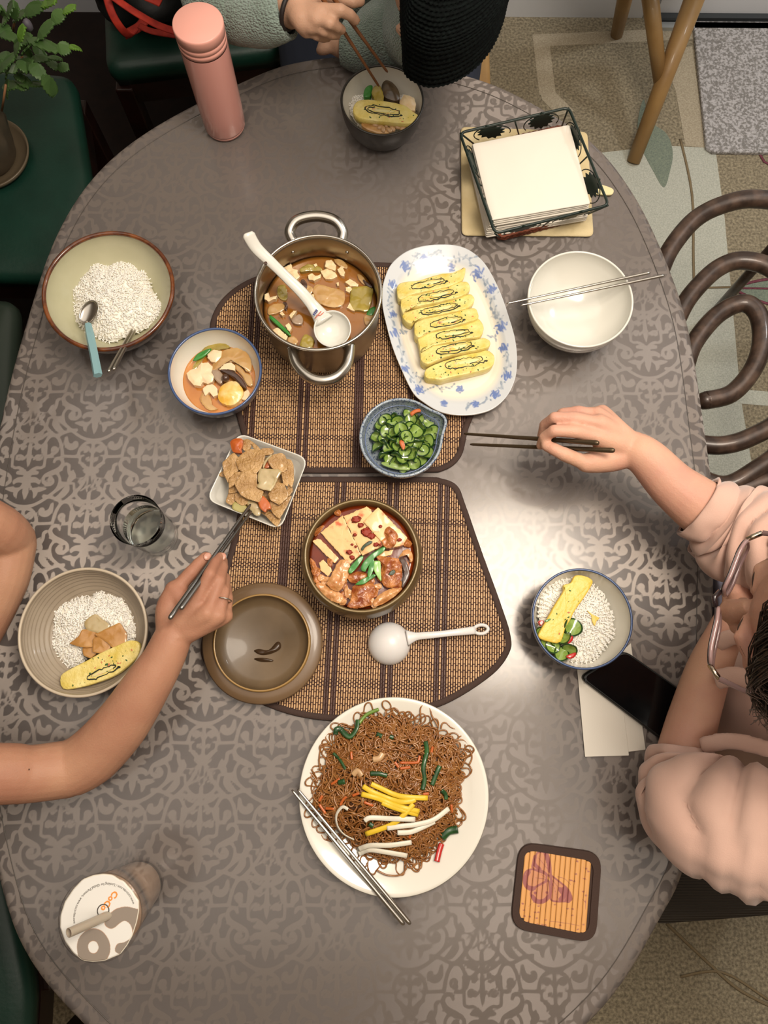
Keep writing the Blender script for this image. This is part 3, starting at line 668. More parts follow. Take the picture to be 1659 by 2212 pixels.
# white soup ladle standing in the pot
ld = thing('soup_ladle', 'white melamine ladle leaning in the steel pot with its bowl in the broth', 'ladle', P(715, 715, .055))
bc = P(717, 712, .066)
def shell(c, rx, ry, dp, R3, th=.0018, n=40, k=9):
    """shallow oval bowl, open side +z of R3"""
    g = G(); vs = []
    for s, o in ((1, 0), (0, th)):
        seq = range(k) if s else range(k-1, -1, -1)
        for i in seq:
            t = (i+.02)/(k-1+.02)*math.pi/2
            for j in range(n):
                a = 2*math.pi*j/n
                vs.append(((rx-o)*math.sin(t)*math.cos(a), (ry-o)*math.sin(t)*math.sin(a), -(dp-o)*math.cos(t)))
    vs = np.array(vs) @ np.asarray(R3).T+np.asarray(c); fs = loft_faces(n, 2*k)+[tuple(range(n))[::-1], tuple(range((2*k-1)*n, 2*k*n))]
    return g.add(vs, fs)
d1_ = unit(P(537, 500, .16)-P(700, 690, .075)); 
Rl = rot('X', 10)
g = shell(P(718, 710, .0815), .0275, .0275, .021, Rl); part('bowl', g, w_glaze, ld)
hp = np.array([P(700, 694, .079), P(683, 670, .083), P(655, 635, .097), P(620, 600, .112), P(585, 566, .128), P(556, 538, .141), P(541, 515, .152), P(536, 502, .158)])
g = G(); q = spline(hp, 5); wr = np.interp(np.linspace(0, 1, len(q)), [0, .08, .2, .5, .75, .92, 1], [.016, .0125, .009, .0075, .009, .0095, .006])
g.tube(q, wr, 12, flat=.42); part('handle', g, w_glaze, ld)
g = G().lathe([(.0015, -.0008), (.0024, -.0008), (.0024, .0012), (.0015, .0012)], 16, P(574, 569, .1385)+V(0, 0, 0)); part('hanging_hole', g, m_shr, ld)
# little print on the neck: blue strip and a red mark
def strip_print(parent, pts, hs, wd, m, name):
    q = np.array([P(x, y, h) for (x, y), h in zip(pts, hs)]); g = G().tube(q, wd, 6, flat=.3); part(name, g, m, parent)
m_bluep = mat('blue_print', '#3e4a86', .5); m_redp = mat('red_print', '#d06a52', .5)
for k in range(4): strip_print(ld, [(676+2.2*k*.9, 678-3.2*k*1.0), (680.5+2.2*k*.9, 681-3.2*k*.9)], [.0903, .0903], .0009, m_bluep, 'printed_line')
strip_print(ld, [(680, 688), (688, 679), (694, 672)], [.088, .088, .088], .0007, m_redp, 'printed_mark'); strip_print(ld, [(684, 680), (692, 681), (699, 675)], [.088, .087, .0865], .0006, m_redp, 'printed_mark')

# ------------------------------------------------------------------ helper: heap of cooked rice
m_rice = mat('cooked_rice', '#efeade', .4, sss=.3, bump=(300, .4, .001), sssr=(.8, .7, .5)); m_rice2 = mat('rice_grain', '#f0ebe0', .35, sss=.25, sssr=(.8, .7, .5))
def grain_base():
    vs = [(-1, 0, 0)]; n = 5
    for x, r in ((-.62, .8), (0, 1), (.62, .8)):
        for j in range(n): a = 2*math.pi*j/n; vs.append((x, r*math.cos(a), r*math.sin(a)))
    vs.append((1, 0, 0)); fs = [(0, 1+(j+1) % n, 1+j) for j in range(n)]
    for i in range(2):
        for j in range(n): fs.append((1+i*n+j, 1+i*n+(j+1) % n, 1+(i+1)*n+(j+1) % n, 1+(i+1)*n+j))
    e = 1+3*n
    fs += [(1+2*n+j, 1+2*n+(j+1) % n, e) for j in range(n)]
    return np.array(vs, float), fs
def rice(label, px, he, ht, ng, seed, dome=2.2, nz=.003, holes=()):
    out = spline(np.array([P(x, y, he)[:2] for x, y in px]), 4, True); c = out.mean(0); n = len(out); rng = np.random.default_rng(seed)
    def zf(p, t): return TZ+he+(ht-he)*(1-t**dome)+nz*mnoise.noise(Vector((p[0]*90, p[1]*90, seed)))*min(1, (1-t)*4+.3)
    g = G(); vs = [(*p, TZ+he-.008) for p in out*.96+c*.04]
    K_ = 9
    for i in range(K_):
        t = 1-i/K_
        for p in out: q = c+(p-c)*t; vs.append((q[0], q[1], zf(q, t)-.0008))
    vs.append((c[0], c[1], zf(c, 0))); fs = loft_faces(n, K_+1); k0 = K_*n; fs += [(k0+j, k0+(j+1) % n, len(vs)-1) for j in range(n)]; fs.append(tuple(range(n))[::-1])
    if poly_area(out) < 0: fs = [f[::-1] for f in fs]
    g.add(vs, fs, 0)
    gv, gf = grain_base()
    for _ in range(int(ng*1.5)):
        t = math.sqrt(rng.random())*1.03; e = out[rng.integers(n)]; q = c+(e-c)*t
        L = .0032+.0010*rng.random(); r = .00110
        th = rng.random()*math.pi; el = rng.normal(0, .38)
        d = V(math.cos(th)*math.cos(el), math.sin(th)*math.cos(el), math.sin(el)); u = unit(np.cross(d, (0, 0, 1))); w = np.cross(d, u)
        bend = rng.normal(0, .12)
        x = gv[:, :1]*L; y = gv[:, 1:2]*r+bend*L*(gv[:, :1]**2); z = gv[:, 2:]*r
        g.add(x*d+y*u+z*w+V(q[0], q[1], zf(q, min(t, 1))+.0006+.0006*rng.random()), gf, 1)
    return solo('cooked_rice', label, 'rice', g, [m_rice, m_rice2], kind='stuff')

# ------------------------------------------------------------------ large rice bowl, upper left
m_cel = mat('celadon_glaze', '#a9a688', .25, var=(12, '#b7b396', .3, .7), coat=.4); m_brim = mat('brown_rim_glaze', '#4a2413', .2, var=(60, '#7a4520', .4, .7), coat=.5); m_cout = mat('brown_bowl_outside', '#38281f', .35, coat=.3)
make_bowl('serving_bowl', 'large pale green bowl with brown rim holding rice, at the left edge', 'bowl', 234, 627, 284, .075, .042, m_cout, m_cel, m_brim, p=.82, th=.0045, rr=.0034, rimlabel='glossy brown rim')
CK = lambda pts: K(0, 460, 3.606, pts)
rice('white rice heaped in the large pale green bowl', CK([(600, 560), (650, 480), (700, 420), (760, 385), (850, 425), (930, 385), (1040, 400), (1060, 460), (1140, 475), (1180, 580), (1235, 690), (1245, 760), (1200, 840), (1130, 900), (1000, 950), (880, 1000), (780, 975), (640, 910), (590, 850), (575, 740), (558, 620)]), .030, .056, 1500, 3)
m_bluepl = mat('pale_blue_plastic', '#7fa3a8', .35)
sp = thing('rice_spoon', 'steel spoon with pale blue handle stuck in the large bowl of rice', 'spoon', P(*CK([(700, 780)])[0], .055))
g = shell(P(*CK([(690, 775)])[0], .062), .020, .0135, .006, rot('Z', 58) @ rot('Y', -14), th=.001); part('spoon_bowl', g, m_steel, sp)
hp = [P(*CK([(676, 850)])[0], .066), P(*CK([(688, 880)])[0], .070)]; g = G().tube(hp, [.003, .0028], 8, flat=.5); part('neck', g, m_steel, sp)
hp = [P(*CK([(x, y)])[0], h) for x, y, h in ((684, 868, .070), (700, 950, .077), (735, 1120, .089), (762, 1265, .098))]; g = G().tube(hp, [.0052, .0064, .0062, .0066], 6, flat=.75); part('handle', g, m_bluepl, sp, smooth=False)
for i, (a, b) in enumerate((((844, 1238), (1030, 905)), ((884, 1222), (1052, 912)))):
    stick('metal_chopstick', ('left' if i == 0 else 'right')+' steel chopstick of the pair stuck in the large rice bowl', P(*CK([a])[0], .105), P(*CK([b])[0], .050), .0027, .002, m_steel, 'chopsticks in the large rice bowl')

# ------------------------------------------------------------------ small stew bowl
m_navy = mat('slate_blue_glaze', '#3c4453', .3, coat=.4); m_nrim = mat('blue_rim_glaze', '#3a4f78', .25, coat=.5)
make_bowl('small_bowl', 'small white bowl with blue rim holding tofu stew left of the steel pot', 'bowl', 464, 801, 203, .062, .032, m_navy, w_porc, m_nrim, p=.55, th=.0035)
SBC, SBR = rim(464, 801, 203, .062)
m_soup2 = mat('orange_broth', '#a3621f', .12, var=(20, '#c0803a', .3, .7), coat=.6, bump=(60, .15, .002))
disc('stew_broth', 'orange broth in the small blue-rimmed bowl', 'broth', SBC, SBR-.0125, .030, m_soup2, seed=4)
def sbp(name, pts, m, lab, cat, h1=.035, h0=.026, **kw): return piece(name, lab, cat, PK(pts), h0, h1, m, **kw)
m_tofu2 = mat('soft_tofu', '#e3cba6', .35, sss=.3, coat=.3, bump=(90, .3, .001))
sbp('tofu_piece', [(175, 1215), (200, 1190), (250, 1180), (280, 1140), (330, 1135), (362, 1165), (355, 1210), (375, 1240), (360, 1280), (330, 1290), (290, 1275), (275, 1305), (225, 1300), (190, 1260)], m_tofu2, 'largest white tofu chunk at the left of the small stew bowl', 'tofu', .040, dome=.004, seed=1, nz=.002)
sbp('tofu_piece', [(325, 1075), (370, 1045), (430, 1055), (425, 1100), (385, 1140), (350, 1130), (325, 1105)], m_tofu2, 'square tofu chunk beside the scallion in the small stew bowl', 'tofu', .039, dome=.002, seed=2)
sbp('tofu_piece', [(290, 1325), (320, 1300), (360, 1290), (395, 1320), (400, 1370), (365, 1385), (340, 1350), (310, 1375), (295, 1350)], m_tofu2, 'ragged tofu chunk at the middle of the small stew bowl', 'tofu', .038, seed=3)
sbp('tofu_piece', [(410, 1185), (440, 1150), (495, 1135), (525, 1160), (520, 1195), (470, 1185), (430, 1200)], m_tofu2, 'tofu slice leaning on the mushroom in the small stew bowl', 'tofu', .041, seed=4)
sbp('tofu_piece', [(560, 1370), (610, 1330), (632, 1360), (600, 1410), (570, 1400)], m_tofu2, 'tofu scrap at the right wall of the small stew bowl', 'tofu', .036, seed=5)
sbp('egg_piece', [(400, 1370), (420, 1310), (470, 1275), (530, 1270), (575, 1320), (580, 1370), (545, 1420), (490, 1445), (430, 1430), (405, 1405)], mat('boiled_egg', '#d9a83e', .35, var=(40, '#e8c98a', .4, .6), coat=.3, bump=(90, .4, .001)), 'yellow lump of cooked egg at the front of the small stew bowl', 'egg', .041, dome=.004, seed=6, nz=.002)
sbp('cabbage_piece', [(345, 1200), (385, 1100), (450, 1045), (530, 1030), (600, 1060), (635, 1110), (640, 1190), (600, 1200), (560, 1150), (480, 1130), (420, 1150), (390, 1200)], m_cab, 'broad translucent cabbage leaf at the back of the small stew bowl', 'cabbage', .037, dome=.003, seed=7, nz=.002)
sbp('cabbage_piece', [(215, 1190), (240, 1120), (300, 1030), (380, 1000), (450, 1000), (490, 1030), (420, 1045), (340, 1060), (290, 1110), (250, 1180)], m_cabg, 'yellow green cabbage edge at the back of the small stew bowl', 'cabbage', .034, seed=8)
sbp('cabbage_piece', [(270, 1395), (300, 1340), (350, 1390), (360, 1440), (400, 1470), (340, 1480), (290, 1440)], m_cab, 'cabbage strip in the broth at the front of the small stew bowl', 'cabbage', .034, seed=9)
sbp('cabbage_piece', [(520, 1150), (560, 1160), (600, 1210), (640, 1230), (650, 1300), (610, 1300), (570, 1230), (530, 1190)], m_cab, 'cabbage fold at the right of the small stew bowl', 'cabbage', .036, seed=10)
sbp('mushroom_slice', [(415, 1190), (470, 1185), (530, 1210), (580, 1260), (605, 1320), (575, 1310), (530, 1265), (470, 1215)], m_shr, 'long brown shiitake slice in the small stew bowl', 'mushroom', .044, seed=11, h0=.034)
sbp('mushroom_slice', [(360, 1190), (410, 1195), (440, 1240), (420, 1290), (380, 1260), (355, 1220)], m_shrl, 'grey mushroom stem beside the tofu in the small stew bowl', 'mushroom', .041, seed=12)
g = G().ico(P(*PK([(455, 1250)])[0], .044), .0062, 2); solo('button_mushroom', 'round dark mushroom cap at the centre of the small stew bowl', 'mushroom', g, m_shr)
sbp('scallion_piece', [(220, 1120), (250, 1075), (310, 1045), (350, 1035), (345, 1055), (300, 1095), (240, 1122)], m_scal, 'bright green scallion leaf at the back of the small stew bowl', 'scallion', .041, h0=.038)

# ------------------------------------------------------------------ black bowl at the far end
m_blk = mat('matte_black_stoneware', '#26231f', .35, coat=.15); BBx = make_bowl('black_bowl', 'black bowl with white inside in front of the person in the knitted cap', 'bowl', 826, 216, 181, .068, .038, m_blk, w_porc, m_blk, p=.5, th=.0035)
BK = lambda pts: K(480, 0, 2.676, pts)
rice('white rice under the toppings in the black bowl', BK([(735, 600), (760, 560), (820, 560), (900, 590), (1000, 565), (1060, 560), (1110, 570), (1130, 640), (1120, 700), (1060, 750), (960, 765), (860, 760), (790, 720), (745, 660)]), .036, .048, 420, 5)
m_egg = mat('yellow_omelette', '#d3b03a', .4, var=(45, '#d8bd5a', .3, .7), bump=(140, .6, .002), sss=.1)
m_eggc = mat('omelette_cut_face', '#cdb552', .4, var=(60, '#e0d08a', .3, .7), bump=(220, .7, .002)); m_sea = mat('seaweed', '#1d2419', .6)
m_crab = mat('crab_bits', '#cf7e58', .5); m_chive = mat('chive_bits', '#2f5a2a', .5)
def omelette(label, outp, swirl, h0, h1, seed, cut=True, group='rolled omelette slices', slope=(0, 0), nb=26, turns=1.35):
    """outp: pixel outline; swirl: (cx, cy, a, b, deg) in pixels"""
    c3 = P(*np.mean(outp, 0), h0)
    t = thing('omelette_slice', label, 'omelette', (c3[0], c3[1], TZ+h0), group)
    out = spline(np.array([P(x, y, h1)[:2] for x, y in outp]), 3, True); out = out.mean(0)+(out-out.mean(0))*1.05
    vs, fs = ring_piece(out, h0, h1, bev=.0012, nz=.0008, ns=140, seed=seed, slope=slope); part('egg_roll', G().add(vs, fs), m_eggc if cut else m_egg, t)
    rng = np.random.default_rng(seed+100); cc = out.mean(0)
    def top(x, y): return TZ+h1+slope[0]*(x-cc[0])+slope[1]*(y-cc[1])
    if swirl:
        cx, cy, a, b, dg = swirl; s = np.linspace(0, 1, 46); th = .35+s*turns*2*math.pi
        aa = a*(1-.22*s)+rng.normal(0, a*.02, 46); bb = b*(1-.55*s)+rng.normal(0, b*.09, 46)
        X = aa*np.cos(th); Y = bb*np.sin(th)*(np.abs(np.sin(th))**-.25).clip(0, 1.5); dr = math.radians(dg)
        q = [P(cx+x*math.cos(dr)-y*math.sin(dr), cy+x*math.sin(dr)+y*math.cos(dr), h1) for x, y in zip(X, Y)]
        q = [(p[0], p[1], top(p[0], p[1])+.0003) for p in q]
        wd = .0005+.0005*np.abs(np.sin(th*1.7+seed)); part('seaweed_layer', G().tube(q, wd, 6, flat=.5), m_sea, t)
        cw = P(cx, cy, h1); aw = a*(TZ+H-TZ-h1)/F; g = G().ico((cw[0], cw[1], top(cw[0], cw[1])), (aw*.72, aw*.72*b/a*.62, .0006), 2, nz=.15, seed=seed, R=rot('Z', -dg)); part('pale_filling', g, mat('pale_omelette_filling', '#d9cd8e', .4, var=(90, '#d8a98a', .5, .7)), t)
        e = q[0]; g = G().ico((e[0], e[1], e[2]), (.0028, .0018, .0007), 1, nz=.3, seed=seed); part('seaweed_fold', g, m_sea, t)
    for nm, mm, cnt in (('crab_bits', m_crab, nb//2), ('chive_bits', m_chive, nb)):
        g = G()
        for k in range(cnt):
            e = out[rng.integers(len(out))]; p = cc+(e-cc)*rng.uniform(.1, .86); r = rng.uniform(.0004, .0015)
            g.ico((p[0], p[1], top(*p)+.0001), (r*1.5, r*.8, .0005), 1, nz=.4, seed=k, R=rot('Z', rng.uniform(0, 180)))
        part(nm, g, mm, t, kind='stuff')
    return t
omelette('rolled omelette slice lying across the rice in the black bowl', BK([(765, 640), (785, 590), (850, 578), (960, 590), (1050, 610), (1090, 640), (1130, 670), (1110, 700), (1060, 712), (980, 705), (880, 695), (800, 680)]), (*BK([(930, 640)])[0], 42, 11, 8), .052, .066, 3, turns=1.6)
def bbp(name, pts, m, lab, cat, h1=.055, h0=.046, **kw): return piece(name, lab, cat, BK(pts), h0, h1, m, **kw)
bbp('mushroom_slice', [(925, 480), (950, 460), (985, 475), (1015, 510), (1028, 555), (1010, 580), (975, 575), (935, 555), (920, 520)], mat('brown_mushroom_cap', '#3b2f1f', .35, var=(50, '#65523a', .35, .7), coat=.3), 'brown mushroom cap standing at the back of the black bowl', 'mushroom', .062, dome=.004, seed=2)
bbp('cabbage_piece', [(862, 530), (880, 495), (910, 490), (925, 520), (935, 560), (925, 590), (885, 588), (875, 560)], m_cabg, 'yellow green cabbage leaf held by the tips in the black bowl', 'cabbage', .064, seed=3)
bbp('scallion_piece', [(815, 545), (825, 510), (850, 490), (870, 495), (865, 530), (855, 555), (825, 558)], m_scal, 'dark green leaf at the back of the black bowl', 'scallion', .058, seed=4)
bbp('tofu_piece', [(1025, 585), (1050, 545), (1110, 565), (1120, 600), (1115, 640), (1075, 640), (1030, 610)], m_tofu, 'rough tofu chunk at the right of the black bowl', 'tofu', .060, dome=.003, seed=5, nz=.002)
bbp('fish_cake_piece', [(815, 700), (850, 705), (900, 720), (950, 735), (960, 765), (900, 765), (840, 745), (812, 725)], mat('tan_fishcake', '#a67a45', .35, var=(40, '#c39b66', .35, .65), coat=.35, bump=(120, .4, .001)), 'tan fish cake strip at the front of the black bowl', 'fish cake', .056, seed=6)
m_mk = mat('pale_mushroom', '#c39f73', .35, coat=.3, var=(50, '#a57f58', .3, .7))
for i, (x, y) in enumerate([(890, 722), (915, 735), (950, 720), (985, 742), (1015, 735), (1045, 742), (1075, 725), (930, 748), (965, 752)]):
    g = G().ico(P(*BK([(x, y)])[0], .056), (.0065, .0042, .003), 2, nz=.2, seed=i, R=rot('Z', 40*i)); solo('mushroom_bit', 'small pale mushroom bit at the front of the black bowl', 'mushroom', g, m_mk, 'mushroom bits in the black bowl')

# ------------------------------------------------------------------ ribbed bowl, left
m_rib = mat('ribbed_beige_stoneware', '#8f8271', .38, var=(30, '#9a8d7b', .3, .7), coat=.15); m_ribr = mat('pale_beige_rim', '#b9ab96', .35)
c_, R_ = rim(179, 1364, 279, .058)
lb = thing('ribbed_bowl', 'beige ribbed bowl with rice, fish cake and omelette before the left person', 'bowl', (c_[0], c_[1], TZ))
pr = [(.030, 0), (.045, 0), (.047, .004)]+[(.047+(R_-.047)*math.sin(t*math.pi/2)**.8, .004+.054*t) for t in np.linspace(.05, 1, 12)]
pi_ = []
for t in np.linspace(1, 0, 90):
    r = .046+(R_-.0035-.046)*math.sin(t*math.pi/2)**.85; z = .008+.0497*t
    rb = .0011*math.cos(t*2*math.pi*10.0)*(1 if t < .8 else max(0, (.95-t)/.15)); pi_.append((r+rb*.8, z+rb*.3))
pi_ += [(.03, .007), (.001, .007)]
g = G().lathe(pr, 96, (c_[0], c_[1], TZ), 0); g.lathe(pi_, 96, (c_[0], c_[1], TZ), 0); g.lathe([(.030, 0), (.001, .001)], 96, (c_[0], c_[1], TZ), 0); part('body', g, m_rib, lb)
g = G().tube([(c_[0]+(R_-.0017)*math.cos(a), c_[1]+(R_-.0017)*math.sin(a), TZ+.0578) for a in np.linspace(0, 2*math.pi, 120, endpoint=False)], .0021, 8, closed=True); part('rim', g, m_ribr, lb)
LK = lambda pts: K(0, 1180, 3.19, pts)
rice('white rice in the beige ribbed bowl', LK([(350, 480), (360, 420), (440, 380), (540, 350), (640, 340), (700, 295), (760, 325), (830, 350), (890, 330), (895, 400), (930, 470), (955, 560), (950, 640), (860, 700), (700, 720), (600, 760), (560, 830), (470, 835), (400, 770), (360, 690), (365, 580)]), .014, .030, 1100, 11)
m_fc = mat('fish_cake', '#a5743a', .3, var=(35, '#bd8f55', .3, .7), coat=.45, bump=(150, .5, .001))
m_on = mat('stewed_onion', '#a58f62', .22, var=(25, '#bfae86', .3, .7), coat=.6, sss=.2)
def lbp(name, pts, m, lab, cat, h1, h0, **kw): return piece(name, lab, cat, LK(pts), h0, h1, m, **kw)
lbp('onion_piece', [(580, 520), (650, 465), (700, 500), (755, 545), (720, 600), (640, 590), (590, 570)], m_on, 'glossy translucent onion piece on the rice in the ribbed bowl', 'onion', .038, .028, seed=1)
lbp('fish_cake_piece', [(485, 665), (550, 620), (565, 580), (650, 570), (720, 590), (690, 640), (640, 690), (560, 690)], m_fc, 'pointed fish cake sheet at the left on the rice in the ribbed bowl', 'fish cake', .037, .030, seed=2, nz=.002)
lbp('fish_cake_piece', [(660, 610), (820, 535), (862, 600), (860, 680), (780, 700), (740, 660)], m_fc, 'uppermost square fish cake sheet in the ribbed bowl', 'fish cake', .043, .036, seed=3, nz=.002)
lbp('fish_cake_piece', [(640, 640), (700, 620), (760, 680), (730, 740), (640, 725)], m_fc, 'folded fish cake square at the middle of the ribbed bowl', 'fish cake', .040, .033, seed=4, nz=.002)
lbp('fish_cake_piece', [(570, 700), (640, 690), (660, 740), (620, 770), (575, 750)], m_fc, 'small fish cake corner beside the omelette in the ribbed bowl', 'fish cake', .034, .028, seed=5)
omelette('thick rolled omelette slice leaning in the beige ribbed bowl', LK([(432, 890), (500, 840), (600, 790), (700, 735), (800, 690), (890, 655), (945, 675), (945, 740), (900, 800), (800, 880), (680, 930), (560, 965), (445, 975)]), (*LK([(705, 865)])[0], 39, 10, -24), .030, .045, 7, turns=1.05)

# ------------------------------------------------------------------ right rice bowl
m_gb = mat('grey_blue_glaze', '#8d8d8a', .3, coat=.3)
make_bowl('rice_bowl', 'white rice bowl with blue rim before the person in pink', 'bowl', 1258, 1336, 218, .065, .034, m_gb, w_porc, m_nrim, p=.5, th=.0032, rr=.0014, z0=.003)
RK = lambda pts: K(1100, 1180, 2.968, pts)
rice('white rice in the blue-rimmed bowl at the right', RK([(200, 330), (270, 240), (360, 200), (460, 220), (560, 270), (620, 350), (660, 450), (665, 560), (600, 660), (520, 740), (400, 745), (300, 690), (220, 580), (190, 450)]), .041, .050, 1000, 21, nz=.002)
t_ = omelette('plain rolled omelette strip across the rice in the right bowl', RK([(395, 240), (420, 197), (480, 200), (525, 225), (520, 260), (470, 340), (420, 410), (385, 480), (360, 520), (330, 605), (260, 600), (200, 575), (205, 540), (250, 460), (300, 370), (350, 290), (350, 255)]), None, .052, .064, 9, cut=False, nb=7)
m_cuc = mat('cucumber_flesh', '#6f8a34', .2, var=(120, '#8fa75a', .3, .7), coat=.6, sss=.1); m_cus = mat('cucumber_skin', '#1d3d12', .3, coat=.5)
def cuke(c, R3, r=.0095, th=.0022, fold=.35, part_=1.0, seed=0):
    """cucumber disc, gently folded: flesh faces and dark skin edge"""
    g = G(); n = 20; rings = (0, .5, .86, 1.0); rng = np.random.default_rng(seed); ph = rng.random()*6
    def pt(s, a, z):
        x, y = r*s*math.cos(a), r*s*math.sin(a)*part_; return (x, y, z*th/2+fold*x*x/r*1.6+.0006*s*math.sin(3*a+ph))
    for side in (1, -1):
        vs = [pt(0, 0, side)]; fs = []
        for s in rings[1:]:
            for j in range(n): vs.append(pt(s, 2*math.pi*j/n, side))
        for j in range(n): f = (0, 1+j, 1+(j+1) % n); fs.append(f if side > 0 else f[::-1])
        mi = []
        for i in range(2):
            a, b = 1+i*n, 1+(i+1)*n
            for j in range(n): f = (a+j, b+j, b+(j+1) % n, a+(j+1) % n); fs.append(f if side > 0 else f[::-1])
        base = g.n; g.add(np.array(vs) @ R3.T+c, fs, 0)
        if side > 0:
            for q in range(n+n): pass
        g.m[-n:] = [1]*n
    vs = [pt(1.0, 2*math.pi*j/n, z) if abs(z) == 1 else pt(1.05, 2*math.pi*j/n, 0) for z in (1, 0, -1) for j in range(n)]
    g.add(np.array(vs) @ R3.T+c, [f[::-1] for f in loft_faces(n, 3)], 1)
    return g
def Rr(rng, tilt): return rot('Z', rng.uniform(0, 360)) @ rot('X', rng.normal(0, tilt)) @ rot('Z', rng.uniform(0, 360))
rng = np.random.default_rng(4)
for i, (x, y, h, r) in enumerate([(405, 520, .058, .0125), (350, 590, .060, .0105), (280, 640, .055, .010), (240, 620, .052, .0095), (330, 690, .052, .0105), (390, 660, .056, .0105), (215, 560, .051, .009), (300, 600, .055, .009)]):
    solo('cucumber_slice', 'seasoned cucumber slice at the lower left of the right rice bowl', 'cucumber', cuke(P(*RK([(x, y)])[0], h), Rr(rng, 25), r, seed=i), [m_cuc, m_cus], 'cucumber slices in the right rice bowl')
m_rpep = mat('red_pepper', '#b3231d', .3, coat=.4)
for i, (pts, lab) in enumerate([([(372, 590), (405, 572), (410, 600), (385, 625), (370, 612)], 'red pepper bit above the other beside the cucumber in the right bowl'), ([(370, 700), (405, 685), (432, 680), (425, 705), (395, 722), (372, 715)], 'red pepper bit at the front wall of the right bowl'), ([(188, 480), (215, 472), (225, 488), (205, 510), (195, 500)], 'red pepper bit at the left wall of the right bowl')]):
    piece('pepper_bit', lab, 'red pepper', RK(pts), .053, .063, m_rpep, seed=i)
piece('scallion_piece', 'tiny green scallion strip on the omelette in the right bowl', 'scallion', RK([(232, 475), (262, 463), (266, 470), (240, 486)]), .0645, .0665, m_scal, bev=.0005)
piece('egg_scrap', 'yellow egg scrap stuck on the rice in the right bowl', 'egg', RK([(500, 412), (540, 440), (578, 460), (560, 480), (548, 510), (532, 480), (525, 445)]), .0495, .053, m_egg, bev=.0006)

# ------------------------------------------------------------------ two stacked white bowls, upper right
make_bowl('white_bowl', 'lower white bowl of the stack under the steel chopsticks', 'bowl', 1253, 650, 224, .066, .036, w_glaze, w_glaze, w_glaze, p=.55, th=.003, group='stacked white bowls')
make_bowl('white_bowl', 'upper empty white bowl of the stack with chopsticks across it', 'bowl', 1254, 645, 228, .066, .036, w_glaze, w_glaze, w_glaze, p=.55, th=.003, z0=.012, group='stacked white bowls')
for i, (a, b) in enumerate((((1404, 589), (1094, 656)), ((1435, 595), (1124, 660)))):
    stick('metal_chopstick', ('far' if i == 0 else 'near')+' steel chopstick lying across the stacked white bowls', P(*a, .0835), P(*b, .0812), .0024, .0015, m_steel, 'chopsticks across the white bowls')

# ------------------------------------------------------------------ oval plate of rolled omelette
OK_ = lambda pts: K(770, 510, 4.097, pts)
oo = np.array([P(x, y, .020)[:2] for x, y in OK_([(240, 420), (300, 270), (420, 160), (560, 105), (720, 85), (890, 95), (1020, 150), (1130, 250), (1220, 400), (1290, 560), (1350, 740), (1400, 920), (1418, 1100), (1400, 1270), (1330, 1420), (1210, 1530), (1060, 1580), (900, 1590), (740, 1560), (600, 1480), (500, 1390), (400, 1190), (310, 960), (240, 680), (228, 540)])])
oo = spline(oo, 8, True)
if poly_area(oo) < 0: oo = oo[::-1]
oc = oo.mean(0); nO = len(oo)
op = thing('oval_platter', 'oval white platter with blue rose border holding sliced rolled omelette', 'platter', (oc[0], oc[1], TZ+.003))
sc = np.r_[np.linspace(1, .62, 46), np.linspace(.61, .02, 14)]
def pz(s): return np.interp(s, [0, .70, .76, .86, 1], [.0055, .0055, .008, .0145, .0205])
vs = []; 
for s in sc:
    for p in oo: q = oc+(p-oc)*s; vs.append((q[0], q[1], TZ+.003+pz(s)))
fs = loft_faces(nO, len(sc))+[tuple(range((len(sc)-1)*nO, len(sc)*nO))]
pv = np.array(vs); k0 = len(vs)
for s, z in ((1.0, .0165), (.80, .006), (.72, 0), (.3, 0)):
    for p in oo: q = oc+(p-oc)*s; vs.append((q[0], q[1], TZ+.003+z))
fs += [tuple(reversed(f)) for f in [(a+k0, b+k0, c+k0, d+k0) for a, b, c, d in loft_faces(nO, 4)]]+[(j, k0+j, k0+(j+1) % nO, (j+1) % nO) for j in range(nO)]+[tuple(range(k0+3*nO, k0+4*nO))[::-1]]
# printed roses and leaves, traced
def PXY(pts, h=.018): return np.array([P(x, y, h)[:2] for x, y in OK_(pts)])
blue, leaf, pale = [], [], []
for (x, y, r) in [(430, 265, 46), (600, 200, 38), (845, 262, 34), (1075, 325, 62), (1195, 472, 42), (318, 425, 40), (325, 690, 36), (345, 865, 52), (432, 1180, 38), (552, 1360, 50), (1280, 800, 58), (1305, 980, 42), (1330, 1235, 46), (1228, 1400, 46), (1050, 1488, 36), (775, 1482, 34), (920, 1335, 36)]:
    for k in range(5):
        a = k*1.257+x; blue.append((PXY(spiral(x+.55*r*math.cos(a), y+.55*r*math.sin(a), r*.42, math.degrees(a), .8, .4, 7)), .0012))
    blue.append((PXY(spiral(x, y, r*.35, 30, 1.2, .2, 9)), .0013))
rngp = np.random.default_rng(5)
stems = [[(470, 300), (520, 190), (560, 170)], [(650, 170), (700, 150), (760, 165), (830, 230)], [(870, 200), (960, 190), (1030, 260)], [(1130, 400), (1170, 430), (1150, 500)], [(1230, 640), (1240, 700), (1270, 740)], [(1230, 520), (1190, 600), (1230, 690)], [(300, 480), (285, 560), (300, 640)], [(310, 740), (330, 800)], [(380, 930), (390, 1020), (420, 1120)], [(470, 1230), (500, 1300)], [(600, 1380), (700, 1300), (760, 1340), (860, 1300)], [(520, 1200), (580, 1260), (640, 1180)], [(1320, 1040), (1350, 1120), (1320, 1190)], [(1300, 1290), (1270, 1350)], [(1170, 1440), (1110, 1480)], [(980, 1510), (1000, 1500)], [(400, 780), (430, 850)], [(1130, 200), (1030, 200)], [(1190, 860), (1240, 880)]]
